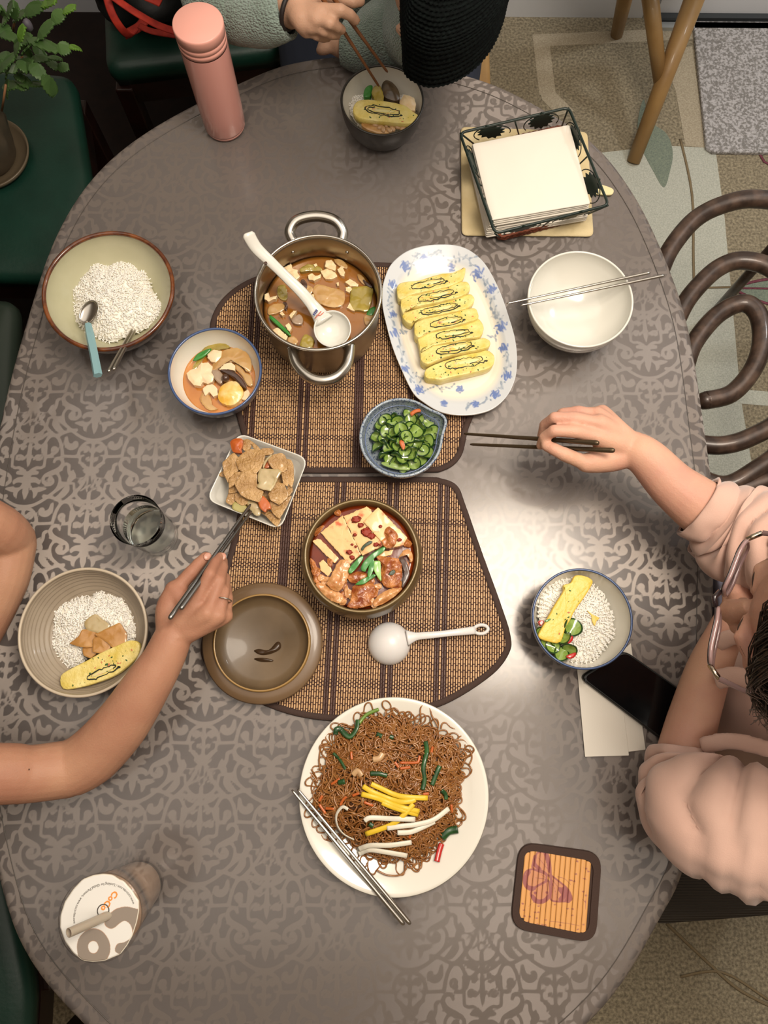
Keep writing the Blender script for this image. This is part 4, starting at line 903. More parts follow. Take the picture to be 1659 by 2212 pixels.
for s_ in stems:
    q = spline(np.array(s_, float), 4); pale.append((PXY(q), .00035))
    for i in range(0, len(q), 2):
        a = rngp.uniform(0, 6.3); L = rngp.uniform(28, 48)
        for sg in (1, -1):
            e = q[i]+L*np.array([math.cos(a), math.sin(a)])*sg; leaf.append((PXY([q[i], (q[i]+e)/2, e]), np.array([.0004, .0017, .0003])))
PXA = pv[:, :2]
d_b = sdf_strokes(PXA, blue, .02); d_l = sdf_strokes(PXA, leaf+pale, .02)
pad = np.full(len(vs)-len(pv), .02)
srep = np.repeat(sc, nO); d_rim = np.where(srep > .80, -(srep-.80)*.02, (.80-srep)*.02)
m_plt = attr_mat('platter_glaze_print', '#dcd5c6', [('band', '#b7bec6', .75), ('leaves', '#7f8c9c', .9), ('roses', '#5f74a8', .95)], rough=.2, coat=.4, soft=.0007)
part('body', G().add(vs, fs), m_plt, op, attrs={'band': np.r_[d_rim, pad], 'leaves': np.r_[d_l, pad], 'roses': np.r_[d_b, pad]})
oms = [([(370, 480), (385, 430), (440, 405), (560, 390), (660, 355), (760, 325), (830, 320), (900, 300), (935, 268), (955, 285), (935, 370), (890, 410), (800, 450), (680, 480), (560, 505), (480, 530), (430, 560), (385, 560)], (640, 418, 150, 36, -14)),
 ([(410, 560), (440, 530), (540, 520), (680, 480), (800, 450), (890, 405), (960, 395), (990, 430), (985, 480), (920, 530), (800, 565), (680, 595), (560, 620), (470, 640), (430, 690), (405, 640)], (710, 522, 165, 36, -15)),
 ([(420, 710), (460, 670), (560, 640), (700, 605), (800, 575), (900, 540), (990, 505), (1030, 540), (1020, 590), (960, 640), (850, 670), (720, 700), (600, 725), (530, 745), (500, 780), (450, 760)], (740, 640, 165, 34, -14)),
 ([(525, 830), (530, 770), (600, 735), (720, 705), (860, 675), (960, 640), (1040, 632), (1065, 680), (1060, 730), (980, 760), (880, 790), (760, 820), (650, 850), (570, 900), (530, 880)], (800, 755, 145, 38, -14)),
 ([(565, 960), (560, 900), (640, 860), (760, 830), (880, 800), (980, 765), (1060, 720), (1100, 760), (1115, 820), (1080, 890), (1000, 900), (900, 925), (780, 950), (680, 975), (600, 1000), (580, 1040)], (860, 860, 150, 36, -10)),
 ([(580, 1050), (600, 990), (700, 970), (820, 950), (930, 925), (1040, 915), (1110, 895), (1165, 920), (1165, 970), (1100, 1000), (1000, 1020), (880, 1045), (780, 1075), (700, 1110), (640, 1135), (590, 1110)], (870, 985, 160, 42, -14)),
 ([(615, 1220), (640, 1170), (740, 1120), (860, 1075), (960, 1045), (1080, 1020), (1150, 1005), (1205, 1050), (1205, 1120), (1160, 1170), (1060, 1200), (940, 1230), (820, 1255), (750, 1275), (700, 1265), (640, 1260)], (960, 1112, 175, 44, -12))]
posn = ['slice at the far end of the row', 'second slice from the far end of the row', 'third slice from the far end of the row', 'middle slice of the row', 'third slice from the near end', 'second slice from the near end', 'slice at the near end of the row, lying flat']
for i, (o_, sw) in enumerate(oms):
    cx, cy = OK_([(sw[0], sw[1])])[0]
    omelette('omelette '+posn[i]+' on the oval platter', OK_(o_), (cx, cy, sw[2]/4.097*1.14, sw[3]/4.097*1.25, sw[4]), .010, .026+.0022*(i % 2)+.001*i*.3, 20+i, slope=(0, -.18), nb=28, turns=1.15+.12*(i % 3))

# ------------------------------------------------------------------ cucumber bowl
m_spk = mat('speckled_blue_glaze', '#8f9aa3', .25, var=(420, '#3d4d6d', .54, .62, 2), coat=.4); m_spr = mat('blue_glaze_line', '#5b6a8e', .25, coat=.4)
cc_, cR = rim(866, 946, 180, .052)
cb = thing('spouted_bowl', 'speckled blue bowl with a spout holding cucumber salad', 'bowl', (cc_[0], cc_[1], TZ+.003))
def spout(a, r, z):
    d = math.atan2(math.sin(a-math.radians(24)), math.cos(a-math.radians(24))); k = math.exp(-(d/.26)**2)*(r/cR)**3
    return (r+.013*k, z+.001*k)
o_, i_ = bowl_prof(cR, .052, .030, .0042, .7)
g = G().lathe(o_, 96, (cc_[0], cc_[1], TZ+.003), 0, rf=spout); g.lathe(i_, 96, (cc_[0], cc_[1], TZ+.003), 0, rf=spout); g.lathe([(.024, 0), (.001, .001)], 96, (cc_[0], cc_[1], TZ+.003), 0); part('body', g, m_spk, cb)
def sring(rr, z, w, nm, m):
    q = []
    for a in np.linspace(0, 2*math.pi, 120, endpoint=False): r, zz = spout(a, rr, z); q.append((cc_[0]+r*math.cos(a), cc_[1]+r*math.sin(a), TZ+.003+zz))
    part(nm, G().tube(q, w, 8, closed=True), m, cb)
sring(cR-.0021, .0516, .0022, 'rim', m_spk); sring(cR-.0086, .0432, .0007, 'blue_line', m_spr)
QK = lambda pts: K(770, 510, 4.097, pts); rng = np.random.default_rng(12)
region = np.array(QK([(190, 1700), (260, 1660), (370, 1560), (430, 1545), (560, 1590), (640, 1690), (690, 1800), (700, 1900), (620, 2000), (520, 2030), (420, 2020), (300, 1990), (220, 1880), (160, 1790)]))
cen = region.mean(0); lab_c = 'glossy green cucumber slice heaped in the speckled blue bowl'
cnt = 0
for ring, num, hh in ((.95, 20, .034), (.70, 18, .041), (.42, 12, .047), (.12, 5, .052)):
    for k in range(num):
        a = 2*math.pi*(k+rng.uniform(-.3, .3))/num; e = None
        rr = np.array([math.cos(a)*66, math.sin(a)*57])*ring; p = cen+rr+rng.normal(0, 1.5, 2)
        solo('cucumber_slice', lab_c, 'cucumber', cuke(P(p[0], p[1], hh+rng.uniform(-.003, .003)), Rr(rng, 38), rng.uniform(.0085, .0115), th=.0024, fold=rng.uniform(.1, .6), part_=rng.uniform(.75, 1), seed=cnt), [m_cuc, m_cus], 'cucumber slices in the speckled blue bowl'); cnt += 1
g = G().ico(P(*QK([(440, 1790)])[0], .028), (.036, .031, .018), 2, nz=.2, ns=3); solo('cucumber_salad', 'packed cucumber under the top slices in the speckled blue bowl', 'cucumber', g, m_cus, kind='stuff')
m_car = mat('carrot', '#ab5220', .35, coat=.25, var=(90, '#bd642c', .3, .7))
piece('carrot_strip', 'orange carrot strip at the back wall of the speckled blue bowl', 'carrot', QK([(475, 1560), (520, 1530), (560, 1525), (572, 1550), (530, 1560), (490, 1590)]), .045, .052, m_car)
piece('carrot_piece', 'small orange carrot piece on top of the cucumber heap', 'carrot', QK([(378, 1820), (400, 1800), (420, 1815), (432, 1860), (420, 1890), (400, 1875)]), .054, .059, m_car)
piece('cucumber_strip', 'long cucumber strip at the near wall of the speckled blue bowl', 'cucumber', QK([(220, 2000), (300, 1995), (400, 2020), (470, 2045), (465, 2070), (390, 2068), (300, 2050), (235, 2025)]), .034, .040, m_cuc)

# ------------------------------------------------------------------ clay bowl of kimchi stew
CB = lambda pts: K(640, 1060, 5.72, pts)
kc, kR = rim(781, 1199, 246, .076)
m_clay = mat('olive_brown_clay_glaze', '#4a3a22', .3, var=(30, '#63502f', .3, .7), coat=.35); m_clayr = mat('pale_worn_clay_edge', '#8d7a56', .3, coat=.4)
kb = thing('clay_bowl', 'round brown clay bowl of red kimchi and tofu stew on the lower placemat', 'bowl', (kc[0], kc[1], TZ+.003)); z_ = TZ+.003
g = G().lathe([(.001, .001), (.045, 0), (.052, .002), (.070, .018), (kR+.0065, .038), (kR+.0075, .050), (kR+.004, .064), (kR+.001, .072), (kR-.001, .0735), (kR-.003, .072), (kR-.0045, .064), (kR-.006, .055), (kR-.012, .035), (.05, .012), (.001, .010)], 96, (kc[0], kc[1], z_)); part('body', g, m_clay, kb)
g = G().tube([(kc[0]+(kR-.0008)*math.cos(a), kc[1]+(kR-.0008)*math.sin(a), z_+.0732) for a in np.linspace(0, 2*math.pi, 96, endpoint=False)], .0013, 8, closed=True); part('rim', g, m_clayr, kb, label='pale worn rim')
m_red = mat('dark_red_broth', '#4f1706', .16, var=(20, '#7d2f0c', .35, .7), coat=.15, bump=(50, .2, .002))
disc('stew_broth', 'dark red broth in the clay bowl', 'broth', kc, kR-.0052, .063, m_red, seed=8)
m_tofur = attr_tofu = mat('tofu_with_chili', '#e0b67c', .4, var=(75, '#c25a28', .55, .70, 8), sss=.2, bump=(160, .4, .0008), coat=.35)
m_kim = mat('red_orange_kimchi', '#7d3510', .3, var=(70, '#c88448', .32, .68), coat=.35, bump=(150, .9, .004))
m_kiml = mat('pale_kimchi', '#a8642c', .28, var=(45, '#d8aa74', .3, .7), coat=.4, bump=(110, .8, .003), sss=.15)
def kp(name, pts, m, lab, cat, h1=.068, h0=.058, **kw): return piece(name, lab, cat, CB(pts), h0, h1, m, **kw)
kp('tofu_slice', [(298, 512), (570, 302), (800, 790), (655, 912)], m_tofur, 'left tofu slab of the three leaning slabs in the clay bowl', 'tofu', .072, seed=1, slope=(.10, .02))
kp('tofu_slice', [(580, 315), (870, 195), (925, 235), (1085, 670), (815, 805)], m_tofur, 'middle tofu slab with red chili flakes in the clay bowl', 'tofu', .0745, seed=2, slope=(.06, .02))
kp('tofu_slice', [(830, 385), (1010, 205), (1375, 575), (1325, 665), (1200, 700), (1085, 665)], m_tofur, 'right tofu slab with a red stain in the clay bowl', 'tofu', .078, seed=3, slope=(-.04, .03))
kp('tofu_slice', [(200, 625), (255, 590), (300, 600), (530, 835), (470, 900)], m_tofur, 'tofu slab half sunk at the left wall of the clay bowl', 'tofu', .069, seed=4)
kp('tofu_slice', [(280, 890), (330, 850), (430, 950), (440, 1000), (390, 1060), (300, 980)], m_tofur, 'tofu corner at the lower left of the clay bowl', 'tofu', .068, seed=5)
kp('tofu_slice', [(1000, 810), (1080, 745), (1200, 730), (1180, 790), (1080, 815)], m_tofur, 'tofu corner under the scallions at the right of the clay bowl', 'tofu', .068, seed=6)
for i, (pts, m, h, lab) in enumerate([
 ([(420, 1080), (500, 920), (570, 860), (650, 900), (645, 1010), (600, 1130), (520, 1230), (430, 1190), (385, 1140)], m_kiml, .076, 'broad pale kimchi leaf at the left of the scallions'),
 ([(250, 1170), (300, 1140), (420, 1200), (560, 1280), (560, 1350), (500, 1380), (380, 1320), (290, 1240)], m_kiml, .071, 'pale kimchi stem at the lower left wall of the clay bowl'),
 ([(700, 1200), (800, 1160), (940, 1170), (945, 1240), (900, 1330), (920, 1400), (760, 1440), (640, 1420), (690, 1330)], m_kim, .074, 'crumpled orange kimchi at the front of the clay bowl'),
 ([(980, 810), (1100, 830), (1250, 850), (1300, 1000), (1270, 1130), (1180, 1180), (1080, 1150), (1050, 1020), (1060, 920)], m_kim, .075, 'large orange kimchi leaf right of the scallions'),
 ([(960, 1400), (1010, 1300), (1150, 1220), (1290, 1190), (1270, 1250), (1150, 1350), (1010, 1420)], m_kiml, .071, 'pale kimchi rib at the lower right of the clay bowl'),
 ([(640, 1050), (760, 1000), (880, 1030), (880, 1110), (760, 1150), (660, 1110)], m_kim, .0735, 'red kimchi shreds below the scallions'),
 ([(1260, 830), (1320, 740), (1390, 720), (1440, 790), (1440, 870), (1400, 880), (1390, 800), (1330, 800)], m_kiml, .071, 'curled pale onion loop at the right wall of the clay bowl'),
 ([(1090, 500), (1150, 450), (1240, 530), (1240, 600), (1200, 680), (1110, 690), (1060, 620), (1100, 570)], m_kim, .081, 'brown red pork lump on the right tofu slab'),
 ([(470, 270), (520, 230), (550, 250), (540, 300), (500, 310)], m_kim, .067, 'small red kimchi scrap floating at the far left of the clay bowl'),
 ([(1320, 640), (1380, 600), (1430, 650), (1400, 690), (1340, 690)], m_kim, .068, 'orange kimchi scrap at the right wall of the clay bowl'),
 ([(170, 870), (210, 860), (260, 950), (290, 1080), (270, 1130), (220, 1110)], m_kim, .067, 'red shreds against the left wall of the clay bowl'),
 ([(520, 1380), (570, 1320), (625, 1350), (600, 1410), (550, 1415)], m_kiml, .068, 'small square radish piece at the front wall of the clay bowl'),
 ([(1180, 1130), (1240, 1080), (1300, 1120), (1290, 1190), (1200, 1190)], m_kim, .073, 'orange kimchi fold at the lower right of the clay bowl'),
 ([(220, 500), (300, 440), (340, 440), (300, 500), (240, 560)], m_kim, .067, 'thin brown kimchi strip at the upper left wall of the clay bowl')]):
    nm = 'onion_piece' if 'onion' in lab else 'pork_piece' if 'pork' in lab else 'radish_piece' if 'radish' in lab else 'kimchi_piece'
    kp(nm, pts, m, lab, nm.split('_')[0], h, .056, seed=i+10, nz=.0035, ns=75, bev=.0018, dome=.002)
kp('mushroom_slice', [(1270, 850), (1320, 820), (1360, 860), (1400, 980), (1400, 1060), (1330, 1190), (1300, 1180), (1330, 1060), (1310, 950)], m_shr, 'dark shiny mushroom slice at the right wall of the clay bowl', 'mushroom', .075, seed=40)
m_chi = mat('chili_flakes', '#8a2a14', .6)
rng = np.random.default_rng(14)
for i, (x, y) in enumerate([(640, 1250), (600, 1190), (960, 1260), (1000, 1180), (930, 1120), (1240, 1230), (700, 1320), (480, 1150), (420, 880), (1180, 1240), (890, 1180), (560, 1140), (360, 1150), (1030, 1080), (760, 1180), (340, 1080), (1340, 930), (600, 1290), (940, 1380), (250, 1020)]):
    r = rng.uniform(45, 85); a = rng.uniform(0, 3.14); pts = [(x+r*math.cos(t)*math.cos(a)-.55*r*math.sin(t)*math.sin(a)+rng.normal(0, 8), y+r*math.cos(t)*math.sin(a)+.55*r*math.sin(t)*math.cos(a)+rng.normal(0, 8)) for t in np.linspace(0, 6.28, 8, endpoint=False)]
    o = kp('kimchi_piece', pts, m_kim if i % 3 else m_kiml, 'small kimchi shred between the large leaves in the clay bowl', 'kimchi', rng.uniform(.0665, .071), .058, seed=i+80, nz=.003, ns=90, bev=.0012); o['group'] = 'kimchi shreds in the clay bowl'
for i, (x, y, r) in enumerate([(740, 355, 45), (795, 425, 28), (870, 510, 55), (930, 560, 38), (725, 545, 20), (1275, 605, 22), (690, 825, 28), (655, 760, 30), (1040, 440, 18), (995, 405, 16), (975, 375, 14), (985, 665, 25), (1035, 668, 16), (735, 690, 14), (690, 665, 14)]):
    h = .0745 if x < 1000 else .0785
    if x < 700: h = .0725
    g = G().ico(P(*CB([(x, y)])[0], h+.002), (r*.00013, r*.00010, .0007), 3, nz=.7, ns=2.6, seed=i); solo('chili_flake', 'small red chili paste spot on the tofu in the clay bowl', 'chili', g, m_chi, 'chili spots on the tofu')
for i, (pts, m, lab) in enumerate([([(645, 980), (680, 920), (780, 820), (825, 805), (820, 850), (750, 950), (680, 1020), (650, 1010)], m_scal, 'left scallion strip of the green bunch'),
 ([(800, 970), (830, 880), (930, 780), (1060, 700), (1105, 695), (1080, 750), (960, 840), (880, 950), (850, 1000)], m_scal, 'long scallion strip reaching over the tofu'),
 ([(880, 1060), (890, 960), (920, 860), (945, 820), (965, 870), (960, 960), (930, 1040), (900, 1085)], m_scal, 'upright scallion strip at the middle of the bunch'),
 ([(960, 880), (1000, 865), (1040, 880), (1045, 1000), (1050, 1115), (1000, 1060), (960, 980)], m_scall, 'pale green scallion strip at the right of the bunch'),
 ([(730, 1160), (800, 1100), (880, 1060), (960, 1030), (980, 1055), (900, 1110), (830, 1155)], m_scal, 'lowest scallion strip pointing left'),
 ([(800, 720), (830, 670), (900, 620), (940, 625), (930, 650), (860, 690), (820, 740)], mat('dark_green_leaf', '#1f3315', .35), 'dark green leaf scrap on the middle tofu slab'),
 ([(1140, 1040), (1165, 995), (1205, 975), (1225, 1005), (1190, 1040)], MATS['dark_green_leaf'], 'small dark green scrap on the right kimchi')]):
    kp('scallion_piece', pts, m, lab+' in the clay bowl', 'scallion', .0795 if i < 6 else .078, .0765, seed=60+i, bev=.0007)

# ------------------------------------------------------------------ clay pot lid lying upside down
lc, lR = rim(567, 1388, 261, .022); lz = TZ+.003
m_lid = mat('brown_clay_lid', '#5b4630', .35, var=(10, '#6d563d', .3, .7), coat=.2); m_lidr = mat('tan_lid_ridge', '#94733f', .35, coat=.3); m_lidi = mat('glossy_clay_inside', '#51412c', .42, var=(14, '#6b5840', .3, .7), coat=.12)
ll = thing('clay_lid', 'brown clay pot lid lying upside down on the lower placemat', 'lid', (lc[0], lc[1], lz))
g = G().lathe([(.001, 0), (.022, 0), (.024, .004), (.05, .007), (lR-.01, .013), (lR-.001, .017), (lR, .019), (lR-.002, .021), (lR-.013, .022), (lR-.0165, .0225)], 96, (lc[0], lc[1], lz), 0)
g.lathe([(lR-.0165, .0225), (lR-.0172, .027), (lR-.0185, .0285), (lR-.0198, .0275)], 96, (lc[0], lc[1], lz), 1)
g.lathe([(lR-.0198, .0275), (lR-.021, .020), (lR-.025, .014), (.05, .009), (.034, .0085), (.032, .0075), (.001, .0070)], 96, (lc[0], lc[1], lz), 2); part('body', g, [m_lid, m_lidr, m_lidi], ll)
for i, pts in enumerate(([(305, 915), (330, 905), (380, 910), (420, 870), (440, 875), (438, 905), (390, 930), (340, 935)], [(305, 955), (350, 950), (400, 960), (395, 970), (340, 970)])):
    q = K(420, 1020, 2.37, pts); out = spline(np.array([P(x, y, .0115)[:2] for x, y in q]), 4, True); part('dark_stain', G().prism(out, TZ+.0108, TZ+.0114), mat('stain_brown', '#3b2a1a', .3), ll)

# ------------------------------------------------------------------ white ladle lying face down
wl_ = thing('serving_ladle', 'white plastic ladle lying face down on the lower placemat', 'ladle', P(842, 1389, .004))
m_wp = mat('white_plastic', '#cfccc9', .3, sss=.1)
c = P(841, 1389, .018); g = G(); prof = [(.0305*math.cos(t), .024*math.sin(t)-.0135) for t in np.linspace(0, math.pi/2-.02, 12)]
g.lathe(prof, 56, (c[0], c[1], c[2])); g.lathe([(.0305, -.0135), (.0285, -.0135), (.022, -.0)][::-1], 56, (c[0], c[1], c[2])); part('bowl', g, m_wp, wl_)
hp = [P(880, 1378, .017), P(905, 1374, .020), P(940, 1371, .021), P(985, 1366, .019), P(1020, 1362, .014), P(1050, 1358, .008)]
hq = spline(np.array(hp), 5); g = G().tube(hq[:22], np.interp(np.linspace(0, 1, 22), [0, .2, .6, 1], [.012, .0055, .0045, .006]), 10, flat=.45)
# end of the handle with its oval hanging hole
e0 = P(1039, 1359.5, .0105); dr_ = math.atan2(*(P(1050, 1358, .01)-P(1000, 1364, .01))[[1, 0]])
part('handle', g, m_wp, wl_)
g = G().tube([(e0[0]+.0105*math.cos(a)*math.cos(dr_)-.0062*math.sin(a)*math.sin(dr_), e0[1]+.0105*math.cos(a)*math.sin(dr_)+.0062*math.sin(a)*math.cos(dr_), e0[2]-.0025*math.cos(a)) for a in np.linspace(0, 2*math.pi, 28, endpoint=False)], .0026, 8, closed=True, flat=.9); part('hanging_loop', g, m_wp, wl_)

# ------------------------------------------------------------------ square dish of fish cake
DK = lambda pts: K(440, 920, 6.91, pts)
dc = P(*DK([(800, 820)])[0], .026)[:2]
cor = [P(*DK([q])[0], .028)[:2] for q in ((520, 105), (1565, 490), (1150, 1560), (40, 1110))]
sq = densify(rpoly(cor, .016), .004)
if poly_area(sq) < 0: sq = sq[::-1]
sd_ = thing('square_dish', 'small white square dish of stir-fried fish cake beside the water glass', 'dish', (dc[0], dc[1], TZ))
sc0 = sq.mean(0); n = len(sq)
lv = [(.55, .0), (.60, .0), (.72, .006), (.86, .017), (.97, .0275), (1.0, .0295), (1.0, .0305), (.985, .031), (.965, .0295), (.90, .021), (.80, .0105), (.70, .0065), (.5, .005), (.2, .005)]
vs = np.concatenate([np.column_stack([sc0+(sq-sc0)*s, np.full(n, TZ+z)]) for s, z in lv]); part('body', G().add(vs, loft_faces(n, len(lv))+[tuple(range(n))[::-1], tuple(range((len(lv)-1)*n, len(lv)*n))]), w_glaze, sd_)
def dp(name, pts, m, lab, cat, h1, h0=None, **kw): return piece(name, lab, cat, DK(pts), h0 if h0 else h1-.005, h1, m, **kw)
m_fc2 = mat('pale_brown_fish_cake', '#97703f', .32, var=(40, '#c09a66', .3, .68), coat=.3, bump=(260, .9, .004))
fcs = [([(500, 520), (540, 450), (620, 400), (660, 355), (840, 370), (900, 420), (870, 560), (830, 640), (780, 695), (640, 685), (540, 640)], .046, 'large fish cake sheet at the upper middle of the square dish', .10),
 ([(292, 555), (400, 450), (450, 420), (520, 500), (500, 560), (525, 640), (440, 720), (380, 760), (370, 830), (310, 700)], .042, 'fish cake sheet at the left edge of the heap in the square dish', .0),
 ([(385, 790), (470, 700), (620, 685), (560, 760), (480, 860), (385, 915)], .043, 'narrow folded fish cake at the left of the heap', 0),
 ([(485, 870), (560, 760), (600, 700), (730, 690), (790, 740), (780, 860), (870, 960), (840, 1060), (815, 1115), (640, 1060), (560, 1010), (510, 930)], .047, 'glistening fish cake sheet at the centre of the heap', -.05),
 ([(380, 920), (470, 870), (510, 960), (480, 990), (370, 1000)], .036, 'fish cake corner at the lower left of the heap', 0),
 ([(375, 1010), (480, 1000), (500, 1060), (440, 1150), (400, 1170), (335, 1130)], .032, 'small fish cake flap near the left wall of the square dish', 0),
 ([(480, 1010), (560, 1020), (660, 1080), (640, 1160), (560, 1180), (470, 1110)], .036, 'fish cake piece above the zucchini in the square dish', 0),
 ([(975, 480), (1060, 430), (1150, 415), (1200, 440), (1230, 520), (1225, 640), (1160, 680), (1040, 630), (985, 560)], .047, 'rounded fish cake sheet at the upper right of the heap', -.05),
 ([(1225, 510), (1300, 520), (1335, 600), (1340, 800), (1310, 900), (1270, 860), (1215, 720), (1230, 620)], .041, 'long fish cake sheet along the right of the heap', 0),
 ([(1160, 690), (1210, 640), (1260, 820), (1250, 890), (1190, 860)], .044, 'curled fish cake strip at the right of the onion', 0),
 ([(1010, 950), (1100, 850), (1190, 880), (1250, 1010), (1240, 1060), (1130, 1160), (1010, 1100), (980, 1020)], .045, 'speckled fish cake sheet at the lower right of the heap', 0),
 ([(1000, 1120), (1120, 1180), (1240, 1080), (1300, 1050), (1230, 1200), (1130, 1370), (1040, 1290), (1000, 1200)], .038, 'fish cake sheet hanging to the lower right wall of the dish', .05),
 ([(860, 1300), (940, 1270), (1040, 1290), (1140, 1380), (1090, 1500), (1000, 1420), (930, 1340)], .031, 'lowest fish cake sheet, pointing to the near corner', .05),
 ([(1260, 900), (1310, 900), (1330, 960), (1260, 1060), (1240, 980)], .038, 'fish cake fold at the right edge of the heap', 0),
 ([(570, 240), (640, 220), (700, 260), (700, 310), (640, 370), (590, 350)], .041, 'brown fish cake corner beside the upper carrot', 0),
 ([(870, 340), (1000, 330), (1040, 380), (1010, 420), (900, 440), (850, 380)], .040, 'fish cake strip at the far wall of the square dish', 0),
 ([(220, 720), (300, 670), (330, 760), (240, 750)], .030, 'pointed fish cake tip at the left wall of the square dish', 0)]
for i, (pts, h, lab, sl) in enumerate(fcs): dp('fish_cake_piece', pts, m_fc2, lab, 'fish cake', h, h-.0045, seed=i, nz=.0018, ns=80, slope=(sl, -sl), bev=.0006)
g = G().ico((sc0[0], sc0[1], TZ+.020), (.038, .038, .014), 3, nz=.2, ns=2.2); solo('fish_cake_heap', 'lower fish cake pieces buried under the heap in the square dish', 'fish cake', g, m_fc2, kind='stuff')
dp('onion_piece', [(800, 780), (830, 650), (900, 630), (1040, 640), (1130, 650), (1160, 690), (1110, 780), (1060, 880), (1000, 975), (940, 960), (850, 940), (790, 900), (815, 850)], m_on, 'large translucent onion square on top of the heap in the square dish', 'onion', .052, .047, seed=31, nz=.002)
dp('onion_piece', [(640, 1100), (720, 1110), (800, 1160), (850, 1240), (840, 1330), (780, 1340), (720, 1290), (650, 1180)], m_on, 'onion piece by the chopstick tips in the square dish', 'onion', .036, .030, seed=32, nz=.002)
dp('onion_strip', [(880, 600), (900, 520), (980, 440), (1030, 430), (960, 500), (920, 570), (895, 630)], m_on, 'thin onion strip beside the dark gap in the square dish', 'onion', .049, .045, seed=33)
dp('zucchini_piece', [(430, 1160), (480, 1130), (620, 1180), (650, 1240), (560, 1290), (430, 1240)], mat('pale_zucchini', '#9c9150', .3, coat=.4, var=(30, '#b5aa6c', .3, .7)), 'pale green zucchini piece at the near left of the square dish', 'zucchini', .034, .026, seed=34)
dp('zucchini_piece', [(570, 220), (650, 190), (740, 240), (820, 310), (850, 370), (760, 350), (690, 260)], m_fc2, 'brownish zucchini curve at the far corner of the square dish', 'zucchini', .039, .033, seed=35)
dp('carrot_piece', [(395, 230), (460, 185), (540, 180), (580, 200), (580, 290), (560, 340), (570, 400), (500, 400), (430, 380), (400, 300)], m_car, 'thick orange carrot piece at the far left corner of the square dish', 'carrot', .047, .035, seed=36, dome=.003)
dp('carrot_piece', [(815, 1120), (880, 1040), (980, 1140), (1000, 1230), (940, 1250), (920, 1290), (850, 1240), (820, 1180)], m_car, 'orange carrot piece near the chopstick tips in the square dish', 'carrot', .045, .035, seed=37)
dp('carrot_piece', [(900, 600), (940, 540), (975, 500), (985, 580), (965, 625), (910, 630)], mat('shaded_carrot', '#a55424', .4, coat=.3), 'carrot sliver showing through the gap in the square dish', 'carrot', .044, .038, seed=38)

# ------------------------------------------------------------------ noodle plate
NK = lambda pts: K(620, 1480, 3.607, pts)
nc, nR = rim(851, 1717, 411, .020)
np_ = thing('dinner_plate', 'large round white plate heaped with brown glass noodles', 'plate', (nc[0], nc[1], TZ))
g = G().lathe([(.001, .001), (.07, .001), (.075, 0), (.078, .002), (.105, .010), (nR-.002, .0185), (nR, .0195), (nR-.0015, .0205), (nR-.006, .0198), (.106, .013), (.088, .0055), (.08, .0042), (.001, .0040)], 128, (nc[0], nc[1], TZ)); part('body', g, w_porc, np_)
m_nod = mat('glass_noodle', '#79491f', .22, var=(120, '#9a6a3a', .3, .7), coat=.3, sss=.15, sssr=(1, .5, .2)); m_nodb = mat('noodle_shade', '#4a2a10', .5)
nout = spline(np.array([P(x, y, .022)[:2] for x, y in NK([(370, 390), (430, 350), (560, 260), (700, 200), (880, 240), (1040, 290), (1200, 350), (1320, 440), (1400, 560), (1400, 660), (1370, 780), (1350, 1000), (1310, 1120), (1200, 1220), (1120, 1320), (990, 1390), (860, 1420), (660, 1390), (530, 1290), (350, 1170), (240, 1050), (200, 900), (240, 750), (300, 600), (340, 480)])]), 5, True); ncc = nout.mean(0)
na = np.arctan2(*(nout-ncc).T[::-1]); nr_ = np.hypot(*(nout-ncc).T); oo_ = np.argsort(na); na, nr_ = na[oo_], nr_[oo_]
def nt(p): d = p-ncc; return math.hypot(*d)/np.interp(math.atan2(d[1], d[0]), np.r_[na-2*math.pi, na, na+2*math.pi], np.r_[nr_, nr_, nr_])
def pl_(p): return float(np.interp(np.linalg.norm(p-nc), [0, .088, .106, nR-.004], [.0042, .0055, .013, .0205]))+.0012
def nz_(p, t): return max(.0085*(t < .9), pl_(p))+max(0, 1-t**2.6)*.030+.005*mnoise.noise(Vector((p[0]*28, p[1]*28, 3)))*max(0, 1-t)*2
rng = np.random.default_rng(77)
gb = G(); n = len(nout); vs = []
for i in range(9):
    t = .93*(1-i/9)
    for p in nout: q = ncc+(p-ncc)*t; vs.append((q[0], q[1], TZ+nz_(q, t)-.004))
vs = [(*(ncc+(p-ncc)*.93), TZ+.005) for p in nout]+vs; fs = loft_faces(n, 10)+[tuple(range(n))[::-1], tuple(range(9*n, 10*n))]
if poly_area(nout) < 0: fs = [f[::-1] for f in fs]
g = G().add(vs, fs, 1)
def noodle(p, th, L, r, lift, kmx=.5, lim=1.0, seed=0):
    pts = []; k = rng.normal(0, .1); kk = rng.choice([-1, 1])*rng.uniform(.0, .22)
    for i in range(L):
        t = nt(p); pts.append((p[0], p[1], TZ+nz_(p, min(t, 1.3))+lift+.0012*math.sin(i*.45+seed)))
        k = .86*k+rng.normal(0, .085)+kk*.14
        if t > lim:
            d = math.atan2(*(ncc-p)[::-1])-th; d = math.atan2(math.sin(d), math.cos(d)); k = .22*d
        th += np.clip(k, -kmx, kmx); p = p+.0019*np.array([math.cos(th), math.sin(th)])
    g.tube(pts, r, 4, mi=0)
for i in range(540):
    t = math.sqrt(rng.random())*.97; e = nout[rng.integers(n)]; p = ncc+(e-ncc)*t
    noodle(p, rng.uniform(0, 6.28), rng.integers(22, 60), rng.uniform(.0011, .00155), rng.uniform(-.0025, .0030), lim=rng.uniform(.86, 1.0), seed=i)
for i in range(60):                                   # loops that stray on to the white rim
    e = nout[rng.integers(n)]; p = ncc+(e-ncc)*.93; a = math.atan2(*(e-ncc)[::-1])
    noodle(p, a+rng.normal(0, .6), rng.integers(24, 44), .00108, .0005, lim=rng.uniform(1.02, 1.12), seed=i)
